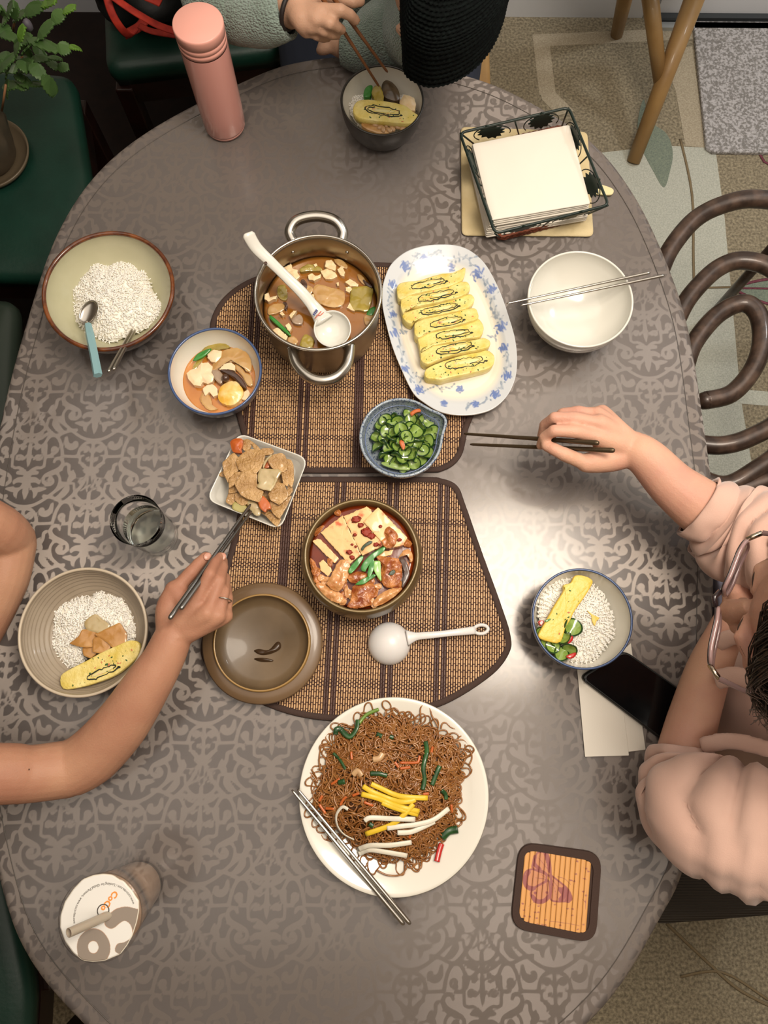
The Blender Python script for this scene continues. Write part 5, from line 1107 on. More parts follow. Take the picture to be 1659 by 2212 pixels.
def trace(pts, h, r=.00115): g.tube([P(x, y, hh) for (x, y), hh in zip(spline(np.array(NK(pts)), 5), np.full(99, h))], r, 6, mi=0)
trace([(1045, 270), (1040, 180), (1075, 150), (1110, 180), (1130, 240), (1160, 290), (1180, 330)], .019)
trace([(1200, 340), (1210, 300), (1240, 295), (1280, 330), (1340, 350), (1365, 385), (1340, 405)], .018)
trace([(1300, 430), (1380, 430), (1430, 500), (1440, 570), (1420, 620)], .018)
trace([(330, 460), (300, 410), (320, 380), (370, 385), (375, 430)], .018); trace([(340, 475), (270, 480), (250, 580), (260, 660)], .018)
trace([(240, 760), (200, 700), (165, 670), (175, 650), (215, 690)], .017)
trace([(700, 1440), (780, 1480), (880, 1480), (930, 1430), (935, 1400)], .016); trace([(265, 1165), (290, 1200), (340, 1215)], .014)
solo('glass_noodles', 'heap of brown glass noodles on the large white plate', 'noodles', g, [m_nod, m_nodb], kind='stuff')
def nstrip(name, label, cat, pts, w, m, lift=.006, flat=.35, group=None):
    q = spline(np.array(NK(pts)), 6); W_ = []
    for x, y in q:
        p = P(x, y, .045)[:2]; 
        for _ in range(2): h = nz_(p, nt(p))+lift; p = P(x, y, h)[:2]
        W_.append((p[0], p[1], TZ+nz_(p, min(nt(p), 1.3))+lift))
    solo(name, label, cat, G().tube(W_, w, 8, flat=flat), m, group)
m_ys = mat('yellow_egg_strip', '#d9b52e', .4, bump=(120, .3, .0006), sss=.1); m_ws = mat('white_egg_strip', '#d5cfbe', .4, bump=(120, .4, .0008), sss=.1)
for pts, lab in (([(655, 770), (720, 800), (880, 865), (1095, 880)], 'uppermost yellow egg strip on the noodles'), ([(592, 788), (680, 840), (860, 905), (960, 905), (1000, 890)], 'second yellow egg strip from the top on the noodles'), ([(580, 850), (700, 880), (850, 940), (1030, 985)], 'third yellow egg strip from the top on the noodles'), ([(740, 915), (850, 960), (1022, 1008)], 'short yellow egg strip lying along the third one'), ([(985, 925), (920, 1000), (820, 1085), (612, 1162)], 'yellow egg strip crossing under the white strips')):
    nstrip('egg_strip', lab, 'egg strip', pts, .0035, m_ys, .0062)
for pts, lab in (([(605, 1058), (650, 1034), (800, 1040), (998, 1046)], 'uppermost white egg strip on the noodles'), ([(780, 1115), (900, 1098), (1010, 1085), (1140, 1050), (1260, 962)], 'long white egg strip rising to the right'), ([(860, 1150), (960, 1145), (1050, 1110), (1150, 1062)], 'white egg strip under the long rising one'), ([(560, 1278), (650, 1250), (800, 1248), (970, 1225)], 'upper of the two lowest white egg strips'), ([(560, 1315), (640, 1285), (760, 1300), (935, 1330)], 'lowest white egg strip on the noodles'), ([(475, 968), (430, 950), (385, 1010), (390, 1090), (440, 1160), (522, 1205)], 'curled white strip beside the chopsticks')):
    nstrip('egg_strip', lab, 'egg strip', pts, .0034 if 'curled' not in lab else .0022, m_ws, .0072)
for i, pts in enumerate(([(880, 605), (1000, 605), (1025, 590), (1035, 550)], [(345, 775), (410, 730)], [(250, 905), (275, 860)], [(300, 960), (365, 965)], [(1285, 992), (1280, 930)], [(955, 1192), (960, 1155)], [(670, 940), (600, 912)], [(415, 935), (440, 890), (465, 870)], [(1125, 525), (1135, 480)], [(510, 862), (560, 842)], [(1060, 850), (1105, 845)], [(500, 520), (505, 580)], [(960, 640), (880, 650)], [(250, 930), (300, 1000)], [(840, 600), (870, 640)])):
    nstrip('carrot_strip', 'thin orange carrot strip tangled in the glass noodles', 'carrot', pts, .0019, m_car, .0042, .6, 'carrot strips in the noodles')
m_spi = mat('cooked_spinach', '#12301a', .35, var=(60, '#2d5a26', .3, .7), coat=.4); m_spl = mat('pale_green_stem', '#5f7d2a', .35, coat=.3)
for pts, w_, m, lab in (([(560, 300), (620, 230), (715, 188)], .0024, m_spl, 'pale green stem at the far edge of the noodles'), ([(378, 385), (385, 345), (420, 345), (450, 380), (495, 400), (540, 340), (552, 270)], .0036, m_spi, 'dark spinach stem curling at the upper left of the noodles'), ([(360, 530), (410, 580), (455, 655)], .002, m_spi, 'short dark green stem at the left of the noodles'), ([(1080, 440), (1088, 520), (1062, 640), (1070, 740), (1055, 815)], .0032, m_spi, 'long dark green stem at the right of the noodles'), ([(650, 690), (720, 690), (780, 706)], .003, m_spi, 'flat green leaf above the yellow egg strips'), ([(1190, 630), (1160, 700), (1130, 780)], .0032, m_spi, 'green leaf right of the long stem in the noodles'), ([(1205, 820), (1235, 850), (1240, 890)], .0028, m_spi, 'small green leaf at the right of the noodles'), ([(700, 380), (740, 400)], .003, m_spi, 'small green scrap near the top of the noodles'), ([(800, 400), (830, 410)], .0028, m_spi, 'second small green scrap near the top of the noodles'), ([(1210, 1190), (1260, 1140), (1330, 1125)], .0052, m_spi, 'clump of dark spinach at the lower right edge of the noodles'), ([(400, 760), (450, 750)], .0035, m_spi, 'dark green scrap above the carrot at the left of the noodles'), ([(640, 1080), (670, 1100)], .003, m_spi, 'green scrap under the uppermost white strip')):
    nstrip('spinach_piece', lab, 'spinach', pts, w_, m, .0045, .5)
nstrip('pepper_strip', 'red crab stick strip on the white rim of the noodle plate', 'crab stick', [(1205, 1235), (1185, 1300), (1168, 1375)], .0038, m_rpep, .004, .4)
for pts, lab in (([(670, 580), (720, 570), (745, 530)], 'grey mushroom strip near the middle of the noodles'), ([(515, 700), (550, 670), (580, 710)], 'brown mushroom piece at the left of the noodles')): nstrip('mushroom_strip', lab, 'mushroom', pts, .0042, m_mk, .004, .5)
for i, (a, b) in enumerate((((912, 1866), (38, 816)), ((962, 1862), (82, 810)))):
    a, b = NK([a])[0], NK([b])[0]; stick('metal_chopstick', ('left' if i == 0 else 'right')+' steel chopstick of the pair across the noodle plate', P(*a, .0245), P(*b, .0262), .0031, .0019, m_steel, 'chopsticks on the noodle plate')

# ------------------------------------------------------------------ pink thermos
tc_ = P(487, 272)[:2]; m_pink = mat('pink_satin_metal', '#cd9186', .26, coat=.6, spec=.5)
th = thing('thermos_flask', 'tall pink thermos flask standing at the far left of the table', 'flask', (tc_[0], tc_[1], TZ)); q = (tc_[0], tc_[1], TZ)
g = G().lathe([(.001, .001), (.028, .0005), (.0325, .002), (.0335, .006), (.0336, .007), (.033, .0075), (.0336, .008), (.0345, .012), (.0352, .05), (.0358, .168), (.0356, .1705)], 72, q); part('body', g, m_pink, th)
g = G().lathe([(.0345, .1705), (.0346, .172), (.0360, .1725), (.0361, .179), (.0352, .1798), (.0352, .1808), (.0362, .1815), (.0364, .188), (.0356, .1888), (.0356, .1898), (.0366, .1905), (.0368, .2035), (.0363, .2058), (.0350, .2068), (.001, .2070)], 72, q); part('screw_cap', g, mat('pink_satin_cap', '#d99c8e', .42, coat=.1), th)

# ------------------------------------------------------------------ water glass
gc = P(343, 1158)[:2]; m_glass = mat('clear_glass', (255, 255, 255), .0, trans=1, ior=1.12); m_water = mat('water', (240, 246, 240), 0, trans=1, ior=1.2)
gl = thing('drinking_glass', 'clear glass tumbler of water on the left of the table', 'glass', (gc[0], gc[1], TZ)); q = (gc[0], gc[1], TZ+.0003)
g = G().lathe([(.001, .002), (.022, .0), (.0285, .0015), (.0305, .006), (.031, .03), (.0318, .08), (.0345, .112), (.0341, .1128), (.0334, .112), (.0306, .08), (.0296, .03), (.0290, .014), (.024, .0105), (.001, .010)], 80, q); part('tumbler', g, m_glass, gl)
g = G().lathe([(.001, .0101), (.0239, .0106), (.0289, .0141), (.0295, .03), (.0303, .070), (.0295, .0712), (.001, .0708)], 80, q); solo('water', 'water filling the clear tumbler', 'water', g, m_water)

# ------------------------------------------------------------------ bubble tea cup, lower left
uc = P(301, 1912)[:2]; UT = .152
cu = thing('tea_cup', 'plastic cup of milk tea with printed sealed film and straw, near left', 'cup', (uc[0], uc[1], TZ)); q = (uc[0], uc[1], TZ)
m_cup = glossy_clear('clear_plastic_cup', .05, (.97, .97, .96, 1), 1.4)
g = G().lathe([(.001, .004), (.026, .003), (.029, 0), (.031, .001), (.032, .01), (.0375, .07), (.0455, UT-.008), (.0475, UT-.006), (.0478, UT-.001), (.046, UT-.001)], 72, q); part('cup_wall', g, m_cup, cu)
m_tea = mat('milk_tea', '#b8957a', .35, var=(30, '#caa98f', .3, .7), coat=.3)
g = G().lathe([(.001, .005), (.0295, .005), (.0315, .012), (.0365, .07), (.0415, .118), (.001, .1185)], 64, q); solo('milk_tea', 'milk tea filling the plastic cup', 'drink', g, m_tea)
UK = lambda pts: K(100, 1840, 5.53, pts)
fo = np.array([P(x, y, UT)[:2] for x, y in UK([(230, 600), (330, 450), (440, 335), (560, 290), (680, 272), (790, 285), (870, 340), (920, 355), (960, 405), (1020, 470), (1060, 540), (1095, 585), (1098, 700), (1075, 830), (1020, 1000), (960, 1110), (880, 1215), (700, 1290), (560, 1305), (440, 1290), (330, 1200), (230, 1060), (175, 900), (178, 760)])])
fo = densify(fo, .0016); fc = fo.mean(0); n = len(fo); vs = []
KR = 60
for i in range(KR):
    s = 1-i/KR
    for p in fo: d = fc+(p-fc)*s; vs.append((d[0], d[1], TZ+UT+.0006))
vs.append((fc[0], fc[1], TZ+UT+.0006)); k0 = (KR-1)*n
fs = loft_faces(n, KR)+[(k0+j, k0+(j+1) % n, KR*n) for j in range(n)]
b0 = len(vs); vs += [(p[0], p[1], TZ+UT-.0001) for p in fo]; fs += [(j, b0+j, b0+(j+1) % n, (j+1) % n) for j in range(n)]+[tuple(range(b0, b0+n))]
if poly_area(fo) < 0: fs = [f[::-1] for f in fs]
XY = np.array(vs)[:, :2]; W2 = lambda pts, k=6: spline(np.array([P(x, y, UT)[:2] for x, y in UK(pts)]), k, True)
ring = W2([(370, 1120), (400, 1020), (480, 940), (575, 915), (670, 950), (740, 1040), (765, 1130), (755, 1220), (700, 1310), (600, 1400), (430, 1330), (385, 1250)]); hole = W2([(500, 1130), (520, 1080), (562, 1062), (605, 1080), (627, 1140), (605, 1195), (565, 1212), (520, 1190)])
wave = W2([(760, 740), (840, 680), (950, 655), (1050, 672), (1130, 700), (1200, 760), (1130, 900), (1100, 1000), (1040, 1020), (1030, 930), (1000, 860), (940, 822), (880, 850), (820, 900), (770, 915), (720, 890), (700, 850), (720, 790)])
blob = W2([(825, 1150), (860, 1095), (930, 1080), (1000, 1040), (1060, 1000), (1060, 1100), (980, 1180), (900, 1215), (860, 1212), (830, 1190)])
d_ = np.minimum(np.minimum(np.maximum(sdf_poly(XY, ring), -sdf_poly(XY, hole)), sdf_poly(XY, wave)), sdf_poly(XY, blob))
m_film = attr_mat('sealed_film_print', '#d6d3cc', [('shape', '#766656', .9), ('edge', '#a9713f', .8)], rough=.3, coat=.3, soft=.0003)
part('sealing_film', G().add(vs, fs), m_film, cu, attrs={'shape': d_, 'edge': np.abs(d_)-.00035})
g = G().tube([(p[0], p[1], TZ+UT-.0005) for p in fo[::2]], .0011, 6, closed=True); part('film_edge', g, m_film if False else mat('film_white', '#cfc7b6', .35), cu)
def letters(s, size, arc=None, ext=.00012, bold=0):
    """mesh of a line of type laid flat; arc=(radius) bends it along a circle about the origin"""
    cuv = bpy.data.curves.new('type', 'FONT'); cuv.body = s; cuv.size = size; cuv.extrude = ext; cuv.offset = bold; cuv.resolution_u = 2
    o = bpy.data.objects.new('type', cuv); COL.objects.link(o); dg = bpy.context.evaluated_depsgraph_get(); m = o.evaluated_get(dg).to_mesh()
    v = np.array([tuple(x.co) for x in m.vertices]); f = [tuple(p.vertices) for p in m.polygons]; o.to_mesh_clear(); bpy.data.objects.remove(o); bpy.data.curves.remove(cuv)
    return v, f
v, f = letters('CoCo', .0150, bold=.00055); v[:, 0] -= v[:, 0].min(); v *= np.array([.0245/v[:, 0].max(), .0245/v[:, 0].max(), 1]); v[:, 1] -= (v[:, 1].max()+v[:, 1].min())/2; a0 = P(*UK([(842, 478)])[0], UT); a1 = P(*UK([(700, 664)])[0], UT); dx = unit((a1-a0)[:2]); dy = np.array([-dx[1], dx[0]])
W_ = a0[:2]+(v[:, :1])*dx+v[:, 1:2]*dy; part('orange_lettering', G().add(np.column_stack([W_, TZ+UT+.0008+v[:, 2]]), f), mat('orange_print', '#d98a3a', .4), cu, smooth=False, label='orange CoCo lettering')
v, f = letters('www.coco-tea.com / Looking for Global Partners, www.coco-tea.com', .0042); ac = P(*UK([(700, 770)])[0], UT)[:2]; rr_ = np.linalg.norm(P(*UK([(1040, 620)])[0], UT)[:2]-ac); x0, x1 = v[:, 0].min(), v[:, 0].max()
th_ = math.radians(22)+(v[:, 0]-x0)/(x1-x0)*math.radians(170); r_ = rr_+.0015-v[:, 1]
part('arc_lettering', G().add(np.column_stack([ac[0]+r_*np.cos(th_), ac[1]+r_*np.sin(th_), TZ+UT+.0008+v[:, 2]]), f), mat('grey_print', '#5b5650', .5), cu, smooth=False, label='curved line of small grey lettering')
hx = P(*UK([(682, 700)])[0], UT); g = G().tube([(hx[0]+.0066*math.cos(a), hx[1]+.0066*math.sin(a), hx[2]+.0008) for a in np.linspace(0, 6.283, 24, endpoint=False)], .0006, 6, closed=True); part('straw_hole', g, mat('dark_ring', '#3d3833', .4), cu)
m_straw = mat('translucent_straw', '#b8ab99', .25, trans=.25, coat=.4, sss=.2)
s0, s1 = P(*UK([(712, 772)])[0], UT+.001), P(*UK([(268, 968)])[0], UT+.040)
a_ = s0-unit(s1-s0)*.0; g = G(); u_ = unit(s1-s0)
pts = [s0, s1]; g.tube([s0-u_*.01, s0+(s1-s0)*.5, s1], .0052, 20, cap=False); g.tube([s1, s0+(s1-s0)*.5, s0-u_*.01], .0045, 20, cap=False)
uu = unit(np.cross(u_, (0, 0, 1))); vv = np.cross(u_, uu); A_ = np.linspace(0, 6.2832, 20, endpoint=False)
rv = [s1+.0052*(math.cos(a)*uu+math.sin(a)*vv) for a in A_]+[s1+.0045*(math.cos(a)*uu+math.sin(a)*vv) for a in A_]; g.add(rv, loft_faces(20, 2)); part('straw', g, m_straw, cu)

# ------------------------------------------------------------------ napkins and phone, right
m_nap = mat('white_paper', '#d9d2c5', .8, bump=(700, .15, .0004)); XK = lambda pts: K(1100, 1180, 2.968, pts)
def flat(name, label, cat, px, h0, h1, m, r=.001, group=None, **kw):
    out = densify(rpoly([P(x, y, h1)[:2] for x, y in px], r, 3), .01); return solo(name, label, cat, G().prism(out, TZ+h0, TZ+h1, bev=.0003), m, group, smooth=False, **kw)
flat('paper_napkin', 'folded white paper napkin showing at the right under the phone', 'napkin', XK([(560, 830), (780, 620), (875, 1305), (700, 1325)]), .0003, .0012, m_nap, group='napkins under the phone')
flat('paper_napkin', 'upper folded white paper napkin reaching toward the near side under the phone', 'napkin', XK([(436, 790), (700, 760), (768, 1342), (486, 1350)]), .0014, .0026, m_nap, group='napkins under the phone')
pc4 = [P(x, y, .011)[:2] for x, y in XK([(448, 838), (735, 662), (1172, 968), (1002, 1258)])]
ph = thing('smartphone', 'black smartphone in a dark case lying screen up on the napkins', 'phone', (*np.mean(pc4, 0), TZ+.003))
out = densify(rpoly(pc4, .013, 7), .006); part('case', G().prism(out, TZ+.0030, TZ+.0115, bev=.0022), mat('black_case', '#0d0e0d', .45), ph)
pm = np.mean(pc4, 0); inn = [pm+(np.array(p)-pm)*.93 for p in pc4]; part('screen', G().prism(densify(rpoly(inn, .010, 7), .006), TZ+.0105, TZ+.0118), mat('dark_phone_glass', '#050608', .12, spec=.5), ph, smooth=False)
sp_ = P(*XK([(490, 860)])[0], .012); g = G().tube([sp_+V(-.0005, .003, 0), sp_+V(.0005, -.003, 0)], .0008, 6); part('earpiece', g, mat('grey_slot', '#3c3f42', .4), ph)

# ------------------------------------------------------------------ butterfly coaster
JK = lambda pts: K(1100, 1800, 7.9, pts)
outc = [P(x, y, .003)[:2] for x, y in JK([(170, 140), (1590, 330), (1480, 1890), (10, 1620)])]
ctr = np.mean(outc, 0); co = thing('coaster', 'square bamboo coaster with a mauve butterfly print, near right', 'coaster', (*ctr, TZ))
bor = densify(rpoly(outc, .024, 8), .003); part('backing', G().prism(bor, TZ+.0002, TZ+.0022), m_bind, co, smooth=False)
inn = densify(rpoly([P(x, y, .004)[:2] for x, y in JK([(270, 285), (1440, 490), (1345, 1720), (165, 1480)])], .014, 7), .002)
nb_ = len(bor); ic = bor.mean(0)
def rib_between(o1, o2, z0, z1):
    """a flat band between two outlines of the same length"""
    return [(*p, z0) for p in o1]+[(*p, z1) for p in o1-(o1-o2)*.08]+[(*p, z1) for p in o2-(o2-o1)*.08]+[(*p, z0) for p in o2]
# resample the inner outline so that both have the same number of points
def resamp(o, n, start):
    o = np.roll(o, -int(np.argmin(np.hypot(*(o-start).T))), 0); o = np.vstack([o, o[:1]]); s = np.r_[0, np.cumsum(np.hypot(*np.diff(o, axis=0).T))]; t = np.linspace(0, s[-1], n, endpoint=False)
    return np.stack([np.interp(t, s, o[:, 0]), np.interp(t, s, o[:, 1])], 1)
bo = resamp(bor, 160, bor[0]); bi = resamp(inn, 160, inn[0]); part('cloth_border', G().add(rib_between(bo, bi, TZ+.001, TZ+.0046), loft_faces(160, 4)), m_bind, co, autos=50)
ink, wash = [], []
JP = lambda pts, k=5: spline(np.array([P(x, y, .004)[:2] for x, y in JK(pts)]), k)
wings = [[(480, 330), (560, 318), (640, 330), (690, 450), (710, 620), (700, 740), (600, 660), (540, 640), (400, 600), (410, 480)], [(400, 610), (500, 650), (620, 700), (640, 770), (600, 830), (440, 920), (400, 970), (300, 940), (245, 840), (250, 720), (300, 640)], [(610, 830), (680, 820), (690, 1000), (660, 1130), (560, 1190), (450, 1180), (380, 1090), (370, 1000), (430, 940), (520, 880)], [(720, 720), (850, 820), (1000, 950), (1060, 1080), (1040, 1150), (800, 1165), (700, 1110), (720, 900)]]
wp = [JP(w_+[w_[0]]) for w_ in wings]
for w_ in wp: ink.append((w_, .0011))
for a, b in (((660, 790), (540, 700)), ((660, 790), (450, 760)), ((660, 790), (420, 930)), ((650, 800), (560, 900)), ((650, 820), (620, 960)), ((700, 700), (600, 400)), ((690, 650), (500, 420)), ((740, 800), (900, 1000)), ((740, 850), (820, 1100))): ink.append((JP([a, b]), .0004))
ink += [(JP([(700, 720), (720, 900), (700, 1100)]), .0014), (JP([(430, 940), (300, 900), (290, 760), (340, 660)]), .0022), (JP([(400, 1080), (480, 1160), (600, 1150), (670, 1080)]), .0026), (JP([(440, 400), (430, 520), (520, 610)]), .0024), (JP([(620, 350), (680, 520), (690, 640)]), .0026), (JP([(940, 960), (1030, 1080), (1000, 1140)]), .0038), (JP([(870, 960), (930, 1050), (880, 1130)]), .0030), (JP([(640, 1010), (645, 1015)]), .0016), (JP([(440, 1020), (450, 1020)]), .0018)]
for (x, y) in [(1160, 480), (1140, 700), (1110, 820), (1050, 800), (1270, 1000), (1310, 1060), (1075, 1400), (1000, 1290), (1080, 1290), (1310, 600), (1290, 780), (1350, 650), (230, 1200), (250, 1310), (440, 1350), (500, 1350), (260, 1410), (350, 1420), (470, 1450), (620, 1480), (500, 1240), (780, 1220), (870, 1570), (1270, 1560), (1170, 1640), (320, 1510), (480, 1550), (560, 1560), (620, 1570)]:
    r = 18; ink.append((JP([(x-r, y-8), (x-4, y+12), (x+6, y-12), (x+r, y+8)], 3), .0005))
for q in ([(1280, 480), (1260, 700), (1240, 1000), (1190, 1650)], [(1340, 560), (1320, 900), (1300, 1300)], [(330, 1250), (420, 1170)], [(820, 740), (950, 780), (1050, 880)], [(1250, 1120), (1310, 1190)], [(700, 1500), (1000, 1540), (1200, 1580)]): ink.append((JP(q), .0004))
Sv = unit((P(*JK([(750, 1600)])[0])-P(*JK([(850, 430)])[0]))[:2]); Sh = np.array([-Sv[1], Sv[0]]); loc = np.stack([(inn-ctr) @ Sh, (inn-ctr) @ Sv], 1)
m_slat = attr_mat('printed_bamboo_slat', '#d39a5b', [('wash', '#a86068', .42), ('ink', '#8a4a55', .8)], rough=.45, soft=.0003)
x = loc[:, 0].min()+.0035; 
while x < loc[:, 0].max()-.002:
    s_ = inside(loc, x)
    if len(s_) >= 2:
        a, b = s_[0]-.001, s_[-1]+.001; nn = max(2, int((b-a)/.0009)); vs = []
        for (dx, z) in ((-.0032, .0025), (-.0032, .0036), (-.0016, .0039), (0, .0040), (.0016, .0039), (.0032, .0036), (.0032, .0025)):
            for t in np.linspace(a, b, nn): p = ctr+(x+dx)*Sh+t*Sv; vs.append((p[0], p[1], TZ+z))
        vs = np.array(vs); fs = [(i*nn+j, i*nn+j+1, (i+1)*nn+j+1, (i+1)*nn+j) for i in range(6) for j in range(nn-1)]
        XY = vs[:, :2]; wsh = np.minimum.reduce([sdf_poly(XY, w_) for w_ in wp]); part('slat', (vs, fs, [0]*len(fs)), m_slat, co, attrs={'ink': sdf_strokes(XY, ink, .02), 'wash': wsh})
    x += .00695

# ------------------------------------------------------------------ pot holder, wire basket, napkins
YK = lambda pts: K(980, 220, 4.484, pts)
m_cream = mat('cream_quilted_cotton', '#b9a67c', .9, var=(25, '#c9b890', .3, .7), bump=(500, .5, .001))
hq = [P(x, y, .005)[:2] for x, y in YK([(68, 235), (1300, 285), (1358, 1300), (78, 1290)])]
out = densify(rpoly(hq, .010, 5), .004); rj = np.random.default_rng(2)
vs, fs = ring_piece(out, .0006, .0055, bev=.003, nz=.0012, ns=40); tp = thing('pot_holder', 'cream quilted cotton pot holder under the wire napkin basket', 'pot holder', (*np.mean(hq, 0), TZ)); part('pad', G().add(vs, fs), m_cream, tp)
lp = [P(x, y, h) for x, y, h in ((*YK([(1330, 800)])[0], .004), (*YK([(1420, 788)])[0], .007), (*YK([(1540, 815)])[0], .010), (*YK([(1560, 850)])[0], .010), (*YK([(1520, 895)])[0], .006), (*YK([(1400, 890)])[0], .005), (*YK([(1330, 870)])[0], .004))]
g = G().prism(spline(np.array(lp)[:, :2], 4, True), TZ+.001, TZ+.005, bev=.001); part('hanging_tab', g, mat('cream_tape', '#cfc598', .85), tp)
m_wire = mat('dark_green_wire', '#12211b', .4, coat=.2); m_lfw = mat('dark_green_tin_leaf', '#14251d', .5)
rimc = [P(x, y, .070) for x, y in YK([(60, 300), (1115, 55), (1500, 1000), (400, 1275)])]
basec = [P(x, y, .010) for x, y in YK([(215, 450), (1040, 260), (1265, 1120), (440, 1335)])]
bk = thing('napkin_basket', 'dark green wire basket with tin leaves holding white napkins', 'basket', (*np.mean([p[:2] for p in basec], 0), TZ+.005))
rp = rpoly([p[:2] for p in rimc], .010, 5); part('rim_wire', G().tube([(p[0], p[1], TZ+.070) for p in rp], .0023, 8, closed=True), m_wire, bk)
bp_ = rpoly([p[:2] for p in basec], .008, 4); m_wick = mat('reddish_wicker', '#5c2a17', .6, bump=(400, .8, .002), var=(120, '#7a3d22', .3, .7))
g = G(); bb_ = densify(bp_, .0035)
for k in range(3): g.tube([(p[0]+.0007*math.sin(i*2.2+k*2), p[1]+.0007*math.cos(i*2.2+k*2), TZ+.009+.0035*k+.0008*math.sin(i*2.2+k*2)) for i, p in enumerate(bb_)], .0024, 6, closed=True)
part('wicker_edge', g, m_wick, bk); part('wicker_base', G().prism(bb_, TZ+.006, TZ+.009), m_wick, bk, smooth=False)
for i in range(4):
    a, b = rimc[i], rimc[(i+1) % 4]; c, d = basec[i], basec[(i+1) % 4]
    part('corner_wire', G().tube([a+(c-a)*.02, c+V(0, 0, .006)], .0015, 6), m_wire, bk)
    mid, mb = (a+b)/2, (c+d)/2+V(0, 0, .006); part('side_wire', G().tube([mid, mb], .0013, 6), m_wire, bk)
    for f0 in (.25, .75):
        o = a+(b-a)*f0; q = c+(d-c)*f0+V(0, 0, .006); up = unit(o-q); al = unit(b-a); R_ = np.linalg.norm(b-a)*.165
        cen = o-up*(R_*.95); n_ = unit(np.cross(al, up))
        part('wire_loop', G().tube([cen+R_*(math.cos(t)*al+math.sin(t)*up*.9) for t in np.linspace(-.5, math.pi+.5, 20)], .0009, 6), m_wire, bk)
        lfp = [(0, .95), (.18, .75), (.12, .68), (.42, .62), (.33, .50), (.62, .40), (.46, .28), (.70, .10), (.48, .02), (.60, -.22), (.36, -.22), (.34, -.50), (.12, -.42), (0, -.62)]
        lfp = lfp+[(-x, y) for x, y in lfp[::-1][1:-1]]; g = G(); s_ = .033; cl = o-up*.026
        v_ = [cl+al*x*s_+up*y*s_+n_*(.0016*(1-x*x)) for x, y in lfp]+[cl+al*x*s_+up*y*s_-n_*.0006 for x, y in lfp]; k = len(lfp)
        g.add(v_, loft_faces(k, 2)+[tuple(range(k))[::-1], tuple(range(k, 2*k))]); part('tin_leaf', g, m_lfw, bk, smooth=False)
nq = YK([(183, 402), (1128, 216), (1322, 985), (362, 1145)])
for k in range(10):
    h = .0165+.0042*k; rj = np.random.default_rng(k); js = (9-k)
    pts = [P(x+rj.normal(0, .8), y+rj.normal(0, .8), .0165+.0042*9)[:2] for x, y in nq]; c0_ = np.mean(pts, 0)
    pts = [p+(p-c0_)*(.006*js*(.6 if i < 2 else 1)) for i, p in enumerate(pts)]
    o = densify(rpoly(pts, .003, 3), .008); vs, fs = ring_piece(o, h-.0038, h, bev=.0012, nz=.0009, ns=25, seed=k)
    solo('paper_napkin', ('topmost' if k == 9 else 'lowest' if k == 0 else ['', 'second', 'third', 'fourth', 'fifth', 'sixth', 'seventh', 'eighth', 'ninth'][k])+(' white napkin of the stack in the wire basket' if k in (0, 9) else ' white napkin from the bottom of the stack in the wire basket'), 'napkin', G().add(vs, fs), m_nap, 'napkins stacked in the wire basket')

# ================================================================== people
def organic(name, g, m, parent, voxel=.0025, smooth=6, disp=None, label=None):
    """closed overlapping volumes fused into one continuous skin"""
    vs, fs, mi = g.merged(); loc = world_loc(parent)
    me = bpy.data.meshes.new(name); me.from_pydata((vs-loc).tolist(), [], fs); o = bpy.data.objects.new(name, me); COL.objects.link(o)
    a = o.modifiers.new('fuse', 'REMESH'); a.mode = 'VOXEL'; a.voxel_size = voxel; a.use_smooth_shade = True
    b = o.modifiers.new('soften', 'SMOOTH'); b.factor = .5; b.iterations = smooth
    dg = bpy.context.evaluated_depsgraph_get(); m2 = bpy.data.meshes.new_from_object(o.evaluated_get(dg)); bpy.data.objects.remove(o); bpy.data.meshes.remove(me)
    if disp:
        k = len(m2.vertices); co = np.empty(k*3, np.float32); no = np.empty(k*3, np.float32); m2.vertices.foreach_get('co', co); m2.vertices.foreach_get('normal', no)
        co = co.reshape(-1, 3); no = no.reshape(-1, 3); co = co+no*disp(co+loc)[:, None]; m2.vertices.foreach_set('co', co.ravel())
    m2.name = name; m2.materials.clear(); m2.materials.append(m); m2.polygons.foreach_set('use_smooth', [True]*len(m2.polygons)); m2.update()
    o = bpy.data.objects.new(name, m2); COL.objects.link(o); o.parent = parent
    if label: o['label'] = label
    return o
def limb(g, pts, radii, k=6, n=18, flat=1.0):
    p = spline(np.array(pts), k); s = np.linspace(0, 1, len(p)); r = np.interp(s, np.linspace(0, 1, len(radii)), radii)
    g.tube(p, r, n, flat=flat); g.ico(p[0], r[0], 2); g.ico(p[-1], r[-1], 2)
def hp(*q): return [P(x, y, h) for x, y, h in q]
def finger(g, pts, r0=.0092, r1=.0070):
    r0 *= .86; r1 *= .94
    p = np.array(hp(*pts)); n = len(p); r = np.linspace(r0, r1, n)
    for i in range(n-1):
        g.tube([p[i], (p[i]+p[i+1])/2, p[i+1]], [r[i], (r[i]+r[i+1])/2*.95, r[i+1]], 14); g.ico(p[i], r[i]*1.03, 2)
    g.ico(p[-1], r[-1], 2)
